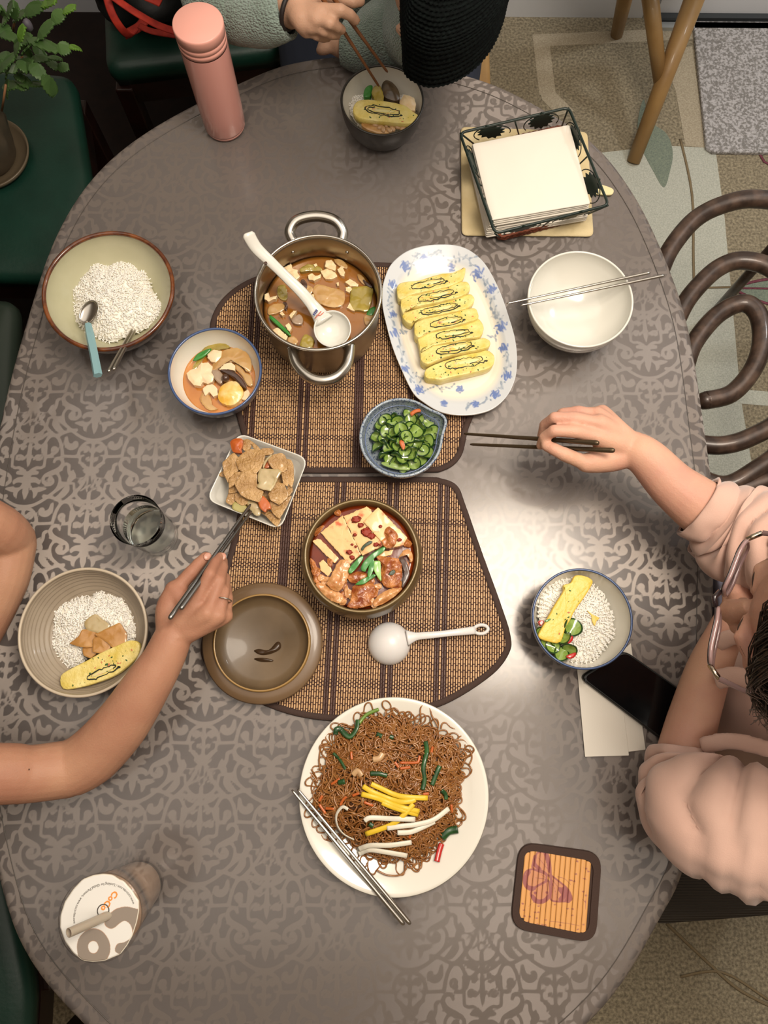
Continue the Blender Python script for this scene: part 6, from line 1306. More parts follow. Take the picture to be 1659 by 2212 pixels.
def head(g, c, f, up, s=1.0):
    """skull, jaw, nose, lips and ears; f = the way the face looks"""
    f = unit(f); up = unit(np.array(up)-f*np.dot(up, f)); r = np.cross(f, up); R_ = np.stack([r, f, up], 1)
    L = lambda x, y, z: np.array(c)+R_ @ (np.array([x, y, z])*s)
    g.ico(L(0, -.012, .025), np.array([.074, .092, .088])*s, 3, R=R_); g.ico(L(0, .020, -.045), np.array([.056, .062, .062])*s, 3, R=R_); g.ico(L(0, .052, -.083), np.array([.026, .022, .02])*s, 2, R=R_)
    g.tube([L(0, .078, .012), L(0, .098, -.022), L(0, .090, -.034)], [.009*s, .013*s, .011*s], 10); g.ico(L(0, .099, -.026), .0125*s, 2)
    for x in (-1, 1):
        g.ico(L(x*.012, .090, -.032), .0085*s, 2); g.ico(L(x*.076, -.008, -.012), np.array([.008, .018, .030])*s, 2, R=R_); g.ico(L(x*.036, .058, -.03), np.array([.024, .022, .02])*s, 2, R=R_)
        g.tube([L(x*.012, .076, .022), L(x*.034, .078, .027), L(x*.056, .062, .020)], [.008*s, .009*s, .007*s], 8)
    g.ico(L(0, .080, -.058), np.array([.022, .010, .005])*s, 2, R=R_); g.ico(L(0, .078, -.067), np.array([.019, .010, .006])*s, 2, R=R_)
    return L, R_
def face_parts(L, R_, parent, s=1.0):
    white = mat('eye_white', '#d8d2c8', .2); iris = mat('dark_iris', '#20140e', .15); lip = mat('lip', '#a55a4c', .4); hairm = mat('dark_hair', '#15100c', .4, var=(200, '#2b1d14', .4, .7), bump=(500, .6, .001))
    for x in (-1, 1):
        e = part('eye', G().ico(L(x*.031, .070, .004), .0125*s, 2, R=R_), white, parent); part('iris', G().ico(L(x*.031, .0795, .003), np.array([.0052, .0035, .0052])*s, 2, R=R_), iris, e, loc=world_loc(parent))
        part('eyebrow', G().tube(spline(np.array([L(x*.015, .081, .027), L(x*.027, .083, .030), L(x*.040, .079, .030), L(x*.054, .067, .026)]), 5), .0012, 6, flat=.6), mat('brow_hair', '#3b2a20', .8), parent)
    part('lips', G().ico(L(0, .087, -.062), np.array([.021, .005, .006])*s, 2, R=R_), lip, parent)
def folded(name, pts, radii, m, parent, amp=.08, rings=26, twist=1.2, seed=0, nseg=96, k=22, flat=1, open_end=True, th=.003, label=None):
    """a sleeve: tube with wandering diagonal folds and a turned-in cuff"""
    p = spline(np.array(pts), k); n = len(p); s = np.linspace(0, 1, n); r = np.interp(s, np.linspace(0, 1, len(radii)), radii)
    T = np.gradient(p, axis=0); T /= np.linalg.norm(T, axis=1)[:, None]; u = unit(np.cross(T[0], (0, 0, 1))); A = np.linspace(0, 2*math.pi, nseg, endpoint=False); V_ = []
    Ls = np.r_[0, np.cumsum(np.linalg.norm(np.diff(p, axis=0), axis=1))]
    for i in range(n):
        u = unit(u-T[i]*u.dot(T[i])); b = np.cross(T[i], u); row = []
        for a in A:
            w1 = mnoise.noise(Vector((math.cos(a)*1.3, math.sin(a)*1.3, Ls[i]*9+seed))); ph = Ls[i]*rings*6.28+twist*math.sin(a+seed)*2.2+w1*3.2
            f = 1.6*abs(math.sin(ph*.5))**.55-1.0
            f2 = mnoise.noise(Vector((math.cos(a)*2.2+seed, math.sin(a)*2.2, Ls[i]*22)))
            row.append(r[i]*(1+amp*f*(.75+.35*math.sin(a*2+Ls[i]*9+seed))+amp*.35*f2))
        row = np.array(row); V_.append(p[i]+row[:, None]*(np.cos(A)[:, None]*u+flat*np.sin(A)[:, None]*b))
    inner = []
    if open_end: inner = [p[0]+(V_[0]-p[0])*(1-th/r[0])+T[0]*.0005, p[1]+(V_[1]-p[1])*(1-th/r[1]), p[min(4, n-1)]+(V_[min(4, n-1)]-p[min(4, n-1)])*(1-2*th/r[1])]
    rowsV = inner[::-1]+V_; fs = loft_faces(nseg, len(rowsV))+[tuple(range((len(rowsV)-1)*nseg, len(rowsV)*nseg))]
    return part(name, (np.concatenate(rowsV), fs, [0]*len(fs)), m, parent, label=label)
def nail(g_c, n_, ax, parent, r=(.0052, .0062, .0012)):
    z = unit(n_); y = unit(np.array(ax)-z*np.dot(ax, z)); x = np.cross(y, z); part('fingernail', G().ico(np.array(g_c)+z*.0004, r, 2, R=np.stack([x, y, z], 1)), mat('nail', '#b98570', .35, coat=.15), parent)
def skin(name, c1, c2): return mat(name, c1, .52, var=(11, c2, .3, .7, 7), sss=.18, sssr=(1, .35, .2), bump=(420, .5, .0007), spec=.3)

# ---------- person at the left: bare forearms, steel chopsticks over the square dish
sk1 = skin('skin_left', '#a0705a', '#b58a6e')
pl = thing('person', 'person at the left, bare forearm across the table, taking fish cake with steel chopsticks', 'person', (-.72, .08, .02))
g = G()
limb(g, hp((373, 1378, .105), (352, 1425, .10), (318, 1480, .092), (262, 1565, .072), (200, 1632, .055), (150, 1662, .052)), [.0245, .027, .031, .036, .038, .037], 6, 22)
limb(g, [P(152, 1660, .052), P(60, 1672, .075), P(-20, 1672, .10), np.array([-.68, -.10, .98])], [.037, .036, .038, .052], 6, 22)
for a, r0, r1 in (((421, 1307, .122), .017, .0125), ((446, 1325, .127), .017, .0125), ((470, 1330, .120), .016, .012), ((486, 1330, .108), .015, .011)):
    limb(g, hp((378, 1372, .104), ((378+a[0])/2, (1372+a[1])/2, .113), a), [.020, r0, r1], 4, 16)
limb(g, hp((376, 1368, .100), (430, 1335, .100), (468, 1325, .095)), [.020, .020, .017], 4, 16)
finger(g, [(421, 1307, .124), (453, 1240, .132), (465, 1215, .115), (477, 1201, .100)], .0112, .0066)
finger(g, [(448, 1328, .127), (474, 1255, .122), (481, 1225, .100), (482, 1212, .082)], .0112, .0072)
finger(g, [(472, 1333, .121), (484, 1278, .115), (487, 1250, .092), (478, 1236, .074)], .0105, .0070)
finger(g, [(488, 1332, .108), (492, 1292, .098), (490, 1268, .078), (480, 1258, .066)], .0095, .0064)
limb(g, hp((370, 1362, .100), (366, 1315, .102), (379, 1276, .105)), [.020, .018, .0135], 5, 16)
limb(g, hp((379, 1276, .105), (410, 1320, .108)), [.015, .014], 4, 14)
finger(g, [(379, 1275, .106), (414, 1236, .106), (430, 1217, .101), (444, 1203, .097)], .0125, .0080)
# other arm: elbow on the table edge, forearm folded back toward the lap
limb(g, hp((22, 1168, .035), (5, 1250, .030), (-35, 1350, .015), (-80, 1440, -.01)), [.036, .036, .031, .026], 6, 20)
limb(g, [P(22, 1168, .035), P(-60, 1120, .10), np.array([-.70, .27, .99])], [.036, .038, .05], 6, 20)
limb(g, [P(-80, 1440, -.01), P(-88, 1500, -.03)], [.024, .026], 4, 14)
for i in range(4): limb(g, [P(-95+9*i, 1510, -.03), P(-92+11*i, 1560, -.04), P(-92+10*i, 1590, -.055)], [.0095, .009, .0075], 3, 10)
limb(g, [P(-70, 1480, -.02), P(-50, 1520, -.02)], [.012, .009], 3, 10)
limb(g, [(-.72, -.02, .55), (-.73, .08, .80), (-.70, .085, 1.0)], [.10, .105, .09], 6, 22); limb(g, [(-.70, -.09, .98), (-.71, .085, 1.01), (-.70, .26, .99)], [.05, .07, .05], 6, 20)
limb(g, [(-.70, .085, 1.02), (-.67, .085, 1.10)], [.055, .048], 4, 18)
Lh, Rh = head(g, (-.645, .085, 1.20), (1, 0, -.45), (0, 0, 1))
body1 = organic('body', g, sk1, pl, .0026, 3)
face_parts(Lh, Rh, pl)
hairm = mat('dark_hair', '#15100c')
g = G().ico(Lh(0, -.022, .036), (.083, .098, .090), 4, nz=.06, ns=3, R=Rh); limb(g, [Lh(0, -.08, .02), Lh(0, -.10, -.08), Lh(0, -.09, -.16)], [.06, .055, .03]); g2 = G()
vs, fs, mi = g.merged(); organic('hair', g, hairm, pl, .006, 3, label='dark hair tied back')
m_shirt = mat('charcoal_cotton', '#3c3f44', .9, bump=(600, .3, .0006), var=(9, '#4a4d52', .3, .7))
g = G(); limb(g, [(-.72, -.02, .46), (-.735, .06, .78), (-.71, .085, .985)], [.135, .145, .125], 6, 24); limb(g, [(-.705, -.10, .975), (-.72, .085, .985), (-.705, .27, .985)], [.078, .095, .078], 6, 20)
limb(g, [(-.69, -.10, .98), (-.615, -.09, .925)], [.070, .062]); limb(g, [(-.70, .27, .985), (-.645, .265, .92)], [.070, .062])
organic('shirt', g, m_shirt, pl, .007, 4)
g = G(); limb(g, [(-.70, .08, .47), (-.66, .18, .505), (-.50, .2, .505), (-.35, .2, .475)], [.10, .088, .078, .068]); limb(g, [(-.70, .08, .47), (-.66, -.02, .505), (-.50, -.05, .505), (-.35, -.05, .475)], [.10, .088, .078, .068])
for y in (-.05, .2): limb(g, [(-.36, y, .47), (-.36, y, .25), (-.38, y, .09)], [.066, .058, .046])
organic('trousers', g, mat('dark_blue_denim', '#1c2230', .9), pl, .007, 4)
rg = P(483, 1296, .119); ax = unit(P(484, 1278, .115)-P(472, 1333, .121)); u_ = unit(np.cross(ax, (0, 0, 1))); v_ = np.cross(ax, u_)
part('finger_ring', G().tube([rg+.0103*(math.cos(a)*u_+math.sin(a)*v_) for a in np.linspace(0, 6.283, 26, endpoint=False)], .0009, 6, closed=True), m_steel, pl, label='thin silver ring')
nail(P(480, 1203, .1048), (.1, .1, 1), P(478, 1201, .1)-P(465, 1215, .115), pl); nail(P(448, 1202, .1035), (.5, .1, 1), P(444, 1203, .1)-P(430, 1217, .1), pl)
part('mole', G().ico(P(63, 1662, .1105), (.0011, .0011, .0006), 1), m_shr, pl)
stick('metal_chopstick', 'steel chopstick nearer the thumb, held by the person at the left', P(366, 1337, .163), P(541, 1090, .047), .0033, .0021, m_steel2, 'chopsticks of the left person')
stick('metal_chopstick', 'steel chopstick nearer the forefinger, held by the person at the left', P(390, 1316, .163), P(543, 1104, .045), .0033, .0021, m_steel2, 'chopsticks of the left person')

# ---------- person at the right: pink sweater, glasses
sk2 = skin('skin_right', '#b98676', '#cba086')
pr_ = thing('person', 'person in pink sweater and clear-rimmed glasses at the right, reaching out with chopsticks', 'person', (.66, -.02, .02))
g = G()
limb(g, hp((1366, 968, .120), (1400, 992, .122), (1450, 1045, .115), (1500, 1085, .110), (1560, 1130, .10)), [.024, .0275, .032, .037, .040], 6, 22)
limb(g, [P(1560, 1130, .10), P(1630, 1180, .11), np.array([.60, .20, .97])], [.040, .042, .05], 6, 20)
for a, r0, r1 in (((1290, 943, .140), .017, .0128), ((1294, 914, .144), .017, .0128), ((1290, 896, .132), .016, .0118), ((1300, 890, .116), .015, .011)):
    limb(g, hp((1362, 966, .120), ((1362+a[0])/2, (966+a[1])/2, .130), a), [.021, r0, r1], 4, 16)
finger(g, [(1290, 943, .141), (1240, 932, .150), (1197, 930, .151), (1176, 944, .135), (1168, 962, .118)], .0118, .0072)
finger(g, [(1294, 914, .145), (1240, 903, .148), (1198, 902, .145), (1176, 918, .122), (1170, 942, .104)], .0112, .0072)
finger(g, [(1290, 896, .133), (1250, 889, .130), (1215, 893, .122), (1190, 915, .100), (1192, 950, .092), (1196, 972, .092)], .0105, .0066)
finger(g, [(1300, 890, .116), (1262, 890, .108), (1238, 900, .092), (1232, 928, .084)], .0095, .0064)
limb(g, hp((1360, 975, .116), (1318, 992, .116), (1266, 1000, .124)), [.022, .018, .0135], 5, 16); limb(g, hp((1320, 985, .116), (1300, 950, .120)), [.017, .015], 4, 14)
finger(g, [(1264, 1000, .125), (1218, 981, .136), (1196, 970, .137), (1180, 963, .134)], .0128, .0082)
limb(g, hp((1592, 1318, .10), (1560, 1380, .085), (1530, 1450, .065), (1495, 1560, .045), (1475, 1640, .042)), [.021, .024, .029, .033, .036], 6, 22)
limb(g, [P(1475, 1640, .042), P(1500, 1740, .09), P(1580, 1790, .15), np.array([.64, -.21, .97])], [.037, .034, .030, .035], 6, 20)
for i, (x, y, h) in enumerate(((1588, 1268, .118), (1602, 1270, .112), (1612, 1276, .104), (1620, 1284, .096))): limb(g, hp((1592, 1318, .10), ((1592+x)/2+2, (1318+y)/2, (h+.1)/2), (x, y, h), (x+14, y+6, h-.012)), [.018, .013, .0095, .0075], 4, 12)
limb(g, hp((1590, 1318, .10), (1578, 1290, .098), (1580, 1276, .095)), [.016, .011, .009], 4, 12)
limb(g, [(.68, -.02, .52), (.68, 0, .78), (.62, .01, .97)], [.11, .11, .09], 6, 22); limb(g, [(.62, -.20, .97), (.635, 0, .99), (.61, .19, .965)], [.05, .07, .05], 6, 20)
HC = PZ(1822, 1372, 1.155); FW = np.array([-.90, .36, -.50])
limb(g, [(.62, .0, 1.0), HC+V(.055, -.02, -.075)], [.056, .05], 4, 18)
Lh2, Rh2 = head(g, HC, FW, (0, 0, 1))
organic('body', g, sk2, pr_, .0026, 3); face_parts(Lh2, Rh2, pr_)
# hair: cap plus strands falling beside the face
g = G().ico(Lh2(0, -.028, .040), (.084, .098, .088), 4, nz=.05, ns=3, R=Rh2)
for x in (-1, 1): limb(g, [Lh2(x*.055, .03, .08), Lh2(x*.080, .012, .03), Lh2(x*.086, -.01, -.06), Lh2(x*.08, -.02, -.13)], [.022, .018, .022, .010])
limb(g, [Lh2(0, -.09, .02), Lh2(0, -.11, -.08), Lh2(0, -.10, -.17)], [.06, .06, .03]); organic('hair', g, hairm, pr_, .005, 3, label='dark hair falling beside the face')
g = G(); rng = np.random.default_rng(31)
for i in range(260):
    x = rng.uniform(-.085, .085); z0 = .12-.35*x*x*8; a = Lh2(x*.55, .015+rng.uniform(-.01, .015), .118); sx = np.sign(x) if abs(x) > .004 else 1
    b = Lh2(x*.95+sx*.008, .055+rng.uniform(-.006, .010), .085); c = Lh2(sx*(.074+rng.uniform(0, .014)), .045+rng.uniform(-.02, .012), .02); d = Lh2(sx*(.078+rng.uniform(-.004, .02)), .03+rng.uniform(-.03, .03), -.06+rng.uniform(-.05, .05))
    g.tube(spline(np.array([a, b, c, d]), 4), np.linspace(.0009, .0004, 13), 4)
part('hair_strands', g, hairm, pr_, kind='stuff')
# glasses: front frame, lenses, temples
m_frame = mat('clear_pink_plastic_frame', '#b08f8c', .15, trans=.3, coat=.6); m_fdark = mat('frame_edge_dark', '#2a2022', .25, coat=.5); m_gold = mat('polished_metal_hinge', '#cfc2ae', .2, 1)
gt_ = thing('eyeglasses', 'clear pink rimmed eyeglasses worn by the person at the right', 'glasses', Lh2(0, .105, 0))
for x in (-1, 1):
    q = [Lh2(x*(.037+.028*math.copysign(abs(math.cos(a))**.5, math.cos(a))), .108-.010*abs(.037+.028*math.cos(a))/.07, .004+.018*math.copysign(abs(math.sin(a))**.5, math.sin(a))) for a in np.linspace(0, 2*math.pi, 40, endpoint=False)]
    part('rim', G().tube(q, .0021, 8, closed=True), m_frame, gt_); part('rim_edge', G().tube([p+Rh2[:, 1]*.0022 for p in q], .0010, 6, closed=True), m_fdark, gt_)
    k = len(q); part('lens', G().add([p-Rh2[:, 1]*.0005 for p in q]+[p+Rh2[:, 1]*.0005 for p in q], [tuple(range(k))[::-1], tuple(range(k, 2*k))]), glossy_clear('lens_clear', .03, (.97, .96, .97, 1), 1.5) if 'lc_' not in globals() else lc_, gt_, smooth=False); lc_ = bpy.data.materials['lens_clear']
    part('hinge', G().tube([Lh2(x*.066, .100, .014), Lh2(x*.076, .088, .014)], .0026, 8), m_gold, gt_); part('temple', G().tube([Lh2(x*.076, .088, .014), Lh2(x*.083, .04, .010), Lh2(x*.083, -.01, .004)], [.0028, .0022, .002], 8), m_frame, gt_)
part('bridge', G().tube([Lh2(-.008, .110, .010), Lh2(0, .113, .014), Lh2(.008, .110, .010)], .0028, 8), m_fdark, gt_)
# sweater: torso plus two pushed-up sleeves
m_sw = mat('pale_pink_fleece', '#bf9c8d', .95, var=(8, '#c9a899', .3, .7), bump=(700, .35, .0007), sheen=.3, spec=.2)
def swf(co): return np.array([.006*mnoise.noise(Vector((a*11, b*11, c*5)))+.004*math.sin(a*45+b*30+c*20+3*mnoise.noise(Vector((a*6, b*6, c*6)))) for a, b, c in co])
g = G(); limb(g, [(.69, -.02, .46), (.69, 0, .76), (.64, .005, .965)], [.150, .150, .115], 6, 26); limb(g, [(.63, -.205, .965), (.655, 0, .985), (.63, .195, .965)], [.072, .092, .072], 6, 20)
limb(g, [(.60, -.02, .80), (.58, -.02, .66)], [.10, .13], 5, 20)
organic('sweater', g, m_sw, pr_, .006, 4, swf)
folded('sleeve', hp((1508, 1092, .108), (1530, 1106, .108), (1560, 1125, .106), (1605, 1155, .11))+[np.array([.555, .17, .92]), np.array([.60, .20, .97])], [.044, .047, .056, .066, .072, .070], m_sw, pr_, amp=.15, rings=36, twist=1.0, seed=2, label='pushed-up pink sleeve of the reaching arm')
folded('sleeve', hp((1478, 1618, .046), (1478, 1660, .05), (1495, 1720, .075), (1560, 1775, .12))+[np.array([.60, -.20, .95]), np.array([.63, -.21, .97])], [.038, .052, .066, .074, .075, .07], m_sw, pr_, amp=.17, rings=34, twist=1.1, seed=9, label='bunched pink sleeve at the bent elbow')
g = G(); c1 = P(1518, 1420, .07)
for pts, w_ in (([(1545, 1468, .10), (1590, 1462, .12), (1660, 1475, .14)], .014), ([(1548, 1392, .10), (1585, 1375, .12), (1640, 1372, .14)], .012), ([(1515, 1612, .085), (1580, 1600, .11), (1665, 1620, .14)], .012)):
    g = G(); q = spline(np.array(hp(*pts)), 6); g.tube(q, w_, 12, flat=.5); organic('collar_fold', g, m_sw, pr_, .0035, 4)
g = G(); limb(g, [(.72, .0, .47), (.70, .13, .50), (.55, .13, .505), (.39, .13, .475)], [.11, .09, .08, .068]); limb(g, [(.72, 0, .47), (.70, -.14, .50), (.55, -.14, .505), (.39, -.14, .475)], [.11, .09, .08, .068])
for y in (-.14, .13): limb(g, [(.40, y, .47), (.40, y, .25), (.42, y, .09)], [.066, .058, .046])
organic('trousers', g, mat('grey_trousers', '#3d3d42', .9), pr_, .007, 4)
q = np.array(hp((1548, 1248, -.03), (1640, 1255, -.03), (1700, 1330, -.03), (1640, 1380, -.03), (1565, 1352, -.03), (1550, 1325, -.03)))[:, :2]
vs, fs = ring_piece(densify(q, .004), -.06, -.03, bev=.004, nz=.012, ns=28, seed=5); part('shirt_hem', G().add(vs, fs), mat('pale_lavender_cotton', '#8d8894', .85), pr_, label='pale lavender shirt hem')
stick('wooden_chopstick', 'far dark chopstick held by the person in pink', P(1294, 957, .164), P(1003, 937, .050), .0036, .0020, mat('dark_metal_chopstick', '#5a4c3a', .3, .7), 'chopsticks of the person in pink')
stick('wooden_chopstick', 'near dark chopstick held by the person in pink', P(1328, 973, .158), P(1016, 960, .048), .0036, .0020, MATS['dark_metal_chopstick'], 'chopsticks of the person in pink')

# ---------- person at the far end: green knit sweater, black knitted cap
sk3 = skin('skin_top', '#b08a72', '#bd9880')
pt = thing('person', 'person at the far end in pale green knit sweater, eating with wooden chopsticks', 'person', (.02, 1.38, .02))
g = G(); CT = PZ(970, 0, 1.05)+V(0, .035, .0)
limb(g, hp((645, 18, .20), (610, 20, .185), (560, 22, .16), (500, 0, .15)), [.024, .027, .032, .036], 6, 20); limb(g, [P(500, 0, .15), P(470, -70, .15), np.array([-.18, 1.36, .98])], [.036, .04, .05], 6, 18)
for a in ((690, 28, .215), (684, 42, .212), (672, 55, .203), (662, 64, .192)): limb(g, hp((642, 22, .20), ((642+a[0])/2, (22+a[1])/2, .205), a), [.021, .016, .012], 4, 14)
finger(g, [(695, 22, .216), (735, 22, .222), (756, 32, .212), (768, 44, .200)], .0118, .0078)
finger(g, [(686, 38, .213), (712, 50, .214), (728, 58, .200), (738, 64, .188)], .0115, .0076)
finger(g, [(674, 52, .204), (700, 66, .200), (716, 74, .186), (728, 76, .176)], .0110, .0074)
finger(g, [(664, 62, .192), (684, 76, .186), (698, 82, .174), (708, 82, .166)], .0098, .0068)
limb(g, hp((645, 10, .20), (680, -8, .205), (715, -12, .21)), [.020, .017, .013], 4, 14); finger(g, [(715, -12, .21), (745, -2, .212), (762, 4, .21), (778, 2, .206)], .0122, .0085)
limb(g, [(.0, 1.40, .52), (.0, 1.40, .78), (.01, 1.38, .96)], [.11, .11, .09], 6, 20); limb(g, [(-.18, 1.36, .97), (.01, 1.38, .99), (.20, 1.36, .97)], [.05, .07, .05], 6, 18)
limb(g, [(.02, 1.36, .99), CT+V(-.01, .07, -.09)], [.056, .05], 4, 16)
limb(g, [(.20, 1.36, .97), PZ(960, 20, .86), PZ(900, 70, .80), PZ(780, 95, .785), PZ(730, 88, .785)], [.05, .042, .036, .028, .024], 6, 18)
for i in range(4): limb(g, hp((730, 88, .035), (712-3*i, 84+7*i, .034), (700-3*i, 82+9*i, .026)), [.016, .010, .0075], 4, 10)
limb(g, hp((735, 84, .036), (722, 70, .036)), [.013, .009], 4, 10)
Lh3, Rh3 = head(g, CT, (-.12, -.75, -.62), (0, .2, 1))
organic('body', g, sk3, pt, .0031, 3); face_parts(Lh3, Rh3, pt)
m_sock = mat('dark_sock', '#22201f', .95)
for prn, feet in ((pl, [(-.38, -.05, -.26, -.05), (-.38, .2, -.26, .2)]), (pr_, [(.42, -.14, .30, -.14), (.42, .13, .30, .13)]), (pt, [(-.12, 1.12, -.12, 1.0), (.13, 1.12, .13, 1.0)])):
    for a, b, c, d in feet: g = G(); limb(g, [(a, b, .14), (a, b, .05)], [.038, .036]); limb(g, [(a, b, .045), (c, d, .034)], [.036, .032]); organic('sock', g, m_sock, prn, .006, 3)
m_knit = mat('pale_green_knit', '#6f7e73', .95, var=(20, '#83928a', .3, .7), spec=.15, sheen=.4)
def knitb(m, sc_):
    nt = m.node_tree; b = nt.nodes['Principled BSDF']; tc = nt.nodes.new('ShaderNodeTexCoord'); w_ = nt.nodes.new('ShaderNodeTexVoronoi'); w_.inputs['Scale'].default_value = sc_
    mp = nt.nodes.new('ShaderNodeMapping'); mp.inputs['Scale'].default_value = (1, 1.9, 1.2); bp = nt.nodes.new('ShaderNodeBump'); bp.inputs['Strength'].default_value = .9; bp.inputs['Distance'].default_value = .003; bp.invert = True
    nt.links.new(tc.outputs['Object'], mp.inputs[0]); nt.links.new(mp.outputs[0], w_.inputs['Vector']); nt.links.new(w_.outputs['Distance'], bp.inputs['Height']); nt.links.new(bp.outputs[0], b.inputs['Normal'])
knitb(m_knit, 250)
folded('sleeve', hp((622, 22, .188), (600, 25, .182), (555, 22, .165), (505, 2, .155))+[PZ(470, -70, .91), np.array([-.17, 1.36, .97])], [.036, .042, .050, .056, .06, .06], m_knit, pt, amp=.05, rings=12, twist=1, seed=4, label='pale green knit sleeve of the eating arm')
folded('sleeve', hp((742, 92, .034), (780, 96, .036), (830, 78, .048), (880, 62, .065))+[PZ(950, 10, .88), np.array([.20, 1.36, .97])], [.034, .043, .054, .056, .06, .06], m_knit, pt, amp=.04, rings=10, twist=.8, seed=6, label='pale green knit sleeve lying on the table edge')
def rib(co): return np.array([.0022*math.sin(c*420)+.004*mnoise.noise(Vector((a*9, b*9, c*9))) for a, b, c in co])
g = G(); limb(g, [(0, 1.41, .46), (0, 1.41, .76), (.01, 1.375, .965)], [.145, .145, .125], 6, 22); limb(g, [(-.185, 1.365, .97), (.01, 1.375, .985), (.205, 1.365, .97)], [.070, .098, .070], 6, 18)
organic('sweater', g, m_knit, pt, .006, 3, rib)
part('wristband', G().tube([P(628, 22, .1975)+.0262*(math.cos(a)*unit(np.cross(P(645, 18, .2)-P(610, 20, .185), (0, 0, 1)))+math.sin(a)*V(0, 0, 1)) for a in np.linspace(0, 6.283, 30, endpoint=False)], .0034, 8, closed=True), mat('black_cord', '#1a1210', .6), pt)
g = G(); limb(g, [(0, 1.44, .47), (-.12, 1.42, .505), (-.12, 1.22, .505), (-.12, 1.07, .475)], [.11, .09, .08, .068]); limb(g, [(0, 1.44, .47), (.13, 1.42, .505), (.13, 1.22, .505), (.13, 1.07, .475)], [.11, .09, .08, .068])
for x in (-.12, .13): limb(g, [(x, 1.08, .47), (x, 1.1, .25), (x, 1.12, .09)], [.066, .058, .046])
organic('trousers', g, MATS['dark_blue_denim'], pt, .007, 4)
# knitted cap: real stitches in rings
hc = [(862, 18), (866, 90), (871, 148), (900, 172), (935, 181), (985, 168), (1030, 138), (1066, 95), (1090, 42), (1099, -10), (1090, -80), (1050, -140), (985, -175), (915, -165), (872, -110), (860, -45)]
out = spline(np.array([PZ(x, y, 1.055)[:2] for x, y in hc]), 22, True); 
if poly_area(out) < 0: out = out[::-1]
cc3 = out.mean(0); n = len(out); per = np.r_[0, np.cumsum(np.hypot(*np.diff(out, axis=0).T))]; rows = []
for i in range(110):
    t = i/109; s = math.cos(max(0, (t-.22)/.78)*math.pi/2*.985) if t > .22 else 1-.04*(1-t/.22)
    z = 1.045+.06*min(1, t/.22)+(.075*math.sin((t-.22)/.78*math.pi/2) if t > .22 else 0)
    d = out-cc3; st_ = .0008*np.sin(per/.0065*6.283+(i % 2)*math.pi)*(s > .15)+.0016*math.cos(i*2*math.pi/3.2)
    rl = np.hypot(*d.T)[:, None]; p = cc3+d/rl*(rl*s+st_[:, None]*min(1, s*1.3)); rows.append(np.column_stack([p, np.full(n, z)+.0012*math.sin(i*2)]))
cap = thing('knitted_cap', 'black chunky knitted cap on the head of the person at the far end', 'cap', (*cc3, 1.05)); m_capk = mat('black_wool', '#060808', .95, var=(200, '#0d1211', .4, .7), spec=.1, bump=(500, .6, .001))
part('knit', (np.concatenate(rows), loft_faces(n, 110)+[tuple(range(109*n, 110*n))], [0]*(109*n+1)), m_capk, cap)
m_wc = mat('brown_wood_chopstick', '#6b3d22', .45, var=(30, '#8a5c38', .3, .7))
stick('wooden_chopstick', 'brown wooden chopstick dipping into the black bowl', P(690, -14, .232), P(818, 186, .070), .0036, .0022, m_wc, 'wooden chopsticks of the far person', square=True)
stick('wooden_chopstick', 'brown wooden chopstick hovering over the black bowl', P(712, -16, .235), P(837, 156, .092), .0036, .0022, m_wc, 'wooden chopsticks of the far person', square=True)

# ================================================================== chairs, plant and things around the table
m_green = mat('dark_green_leather', '#0b2a20', .42, var=(14, '#0f3328', .3, .7), bump=(160, .25, .001)); m_dw = mat('very_dark_wood', '#140805', .4, var=(14, '#220d08', .4, .6))
def zpoly(px, z): return [PZ(x, y, z)[:2] for x, y in px]
def box_chair(name, label, px, z, legs=True, back=None, m=None, m2=None, th=.055):
    q = zpoly(px, z); c = np.mean(q, 0); t = thing(name, label, 'chair', (*c, 0)); o = densify(rpoly(q, .035, 6), .02)
    vs, fs = ring_piece(o, z-TZ-th, z-TZ, bev=.018, dome=.008, nz=.002, ns=10); part('seat', G().add(vs, fs), m or m_green, t)
    part('seat_rail', G().prism(densify(rpoly([c+(p-c)*.96 for p in q], .03, 4), .03), z-th-.055, z-th+.002), m2 or m_dw, t, smooth=False)
    for p in q:
        e = c+(p-c)*.88; part('leg', G().box((e[0], e[1], (z-th-.01)/2), (.04, .04, z-th-.01), ch=.004), m2 or m_dw, t, smooth=False)
    if back:
        a, b = [np.array(PZ(x, y, z)[:2]) for x, y in back]; d = unit(b-a); nn = np.array([-d[1], d[0]]); nn = nn if np.dot(nn, c-a) < 0 else -nn
        R_ = np.array([[d[0], nn[0], 0], [d[1], nn[1], 0], [0, 0, 1]]); mid = (a+b)/2+nn*.03; W_ = np.linalg.norm(b-a)
        part('backrest', G().box((mid[0], mid[1], z+.22), (W_*.92, .05, .34), R_, ch=.02), m or m_green, t)
        for s in (-1, 1): e = mid+d*s*W_*.47; part('back_post', G().box((e[0], e[1], z+.17), (.04, .045, .5), R_, ch=.006), m2 or m_dw, t, smooth=False)
    return t
box_chair('upholstered_chair', 'dark green leather chair at the upper left carrying the potted cactus', [(-215, 130), (158, 158), (196, 400), (150, 600), (-230, 590)], .46, back=((-215, 130), (-230, 590)))
box_chair('upholstered_chair', 'dark green leather chair behind the pink flask carrying the black bag', [(215, -190), (590, -190), (610, 105), (225, 152)], .46, back=((215, -190), (590, -190)))
box_chair('upholstered_chair', 'greyish green leather chair under the person at the left', [(-330, 650), (34, 642), (20, 1120), (20, 1640), (-330, 1640)], .44, back=((-330, 650), (-330, 1640)), m=mat('grey_green_leather', '#28332a', .5, bump=(160, .2, .001)))
box_chair('upholstered_chair', 'dark green leather chair at the lower left corner', [(-300, 1810), (5, 1850), (48, 2060), (66, 2150), (50, 2420), (-300, 2400)], .46, back=((-300, 1810), (-300, 2400)))
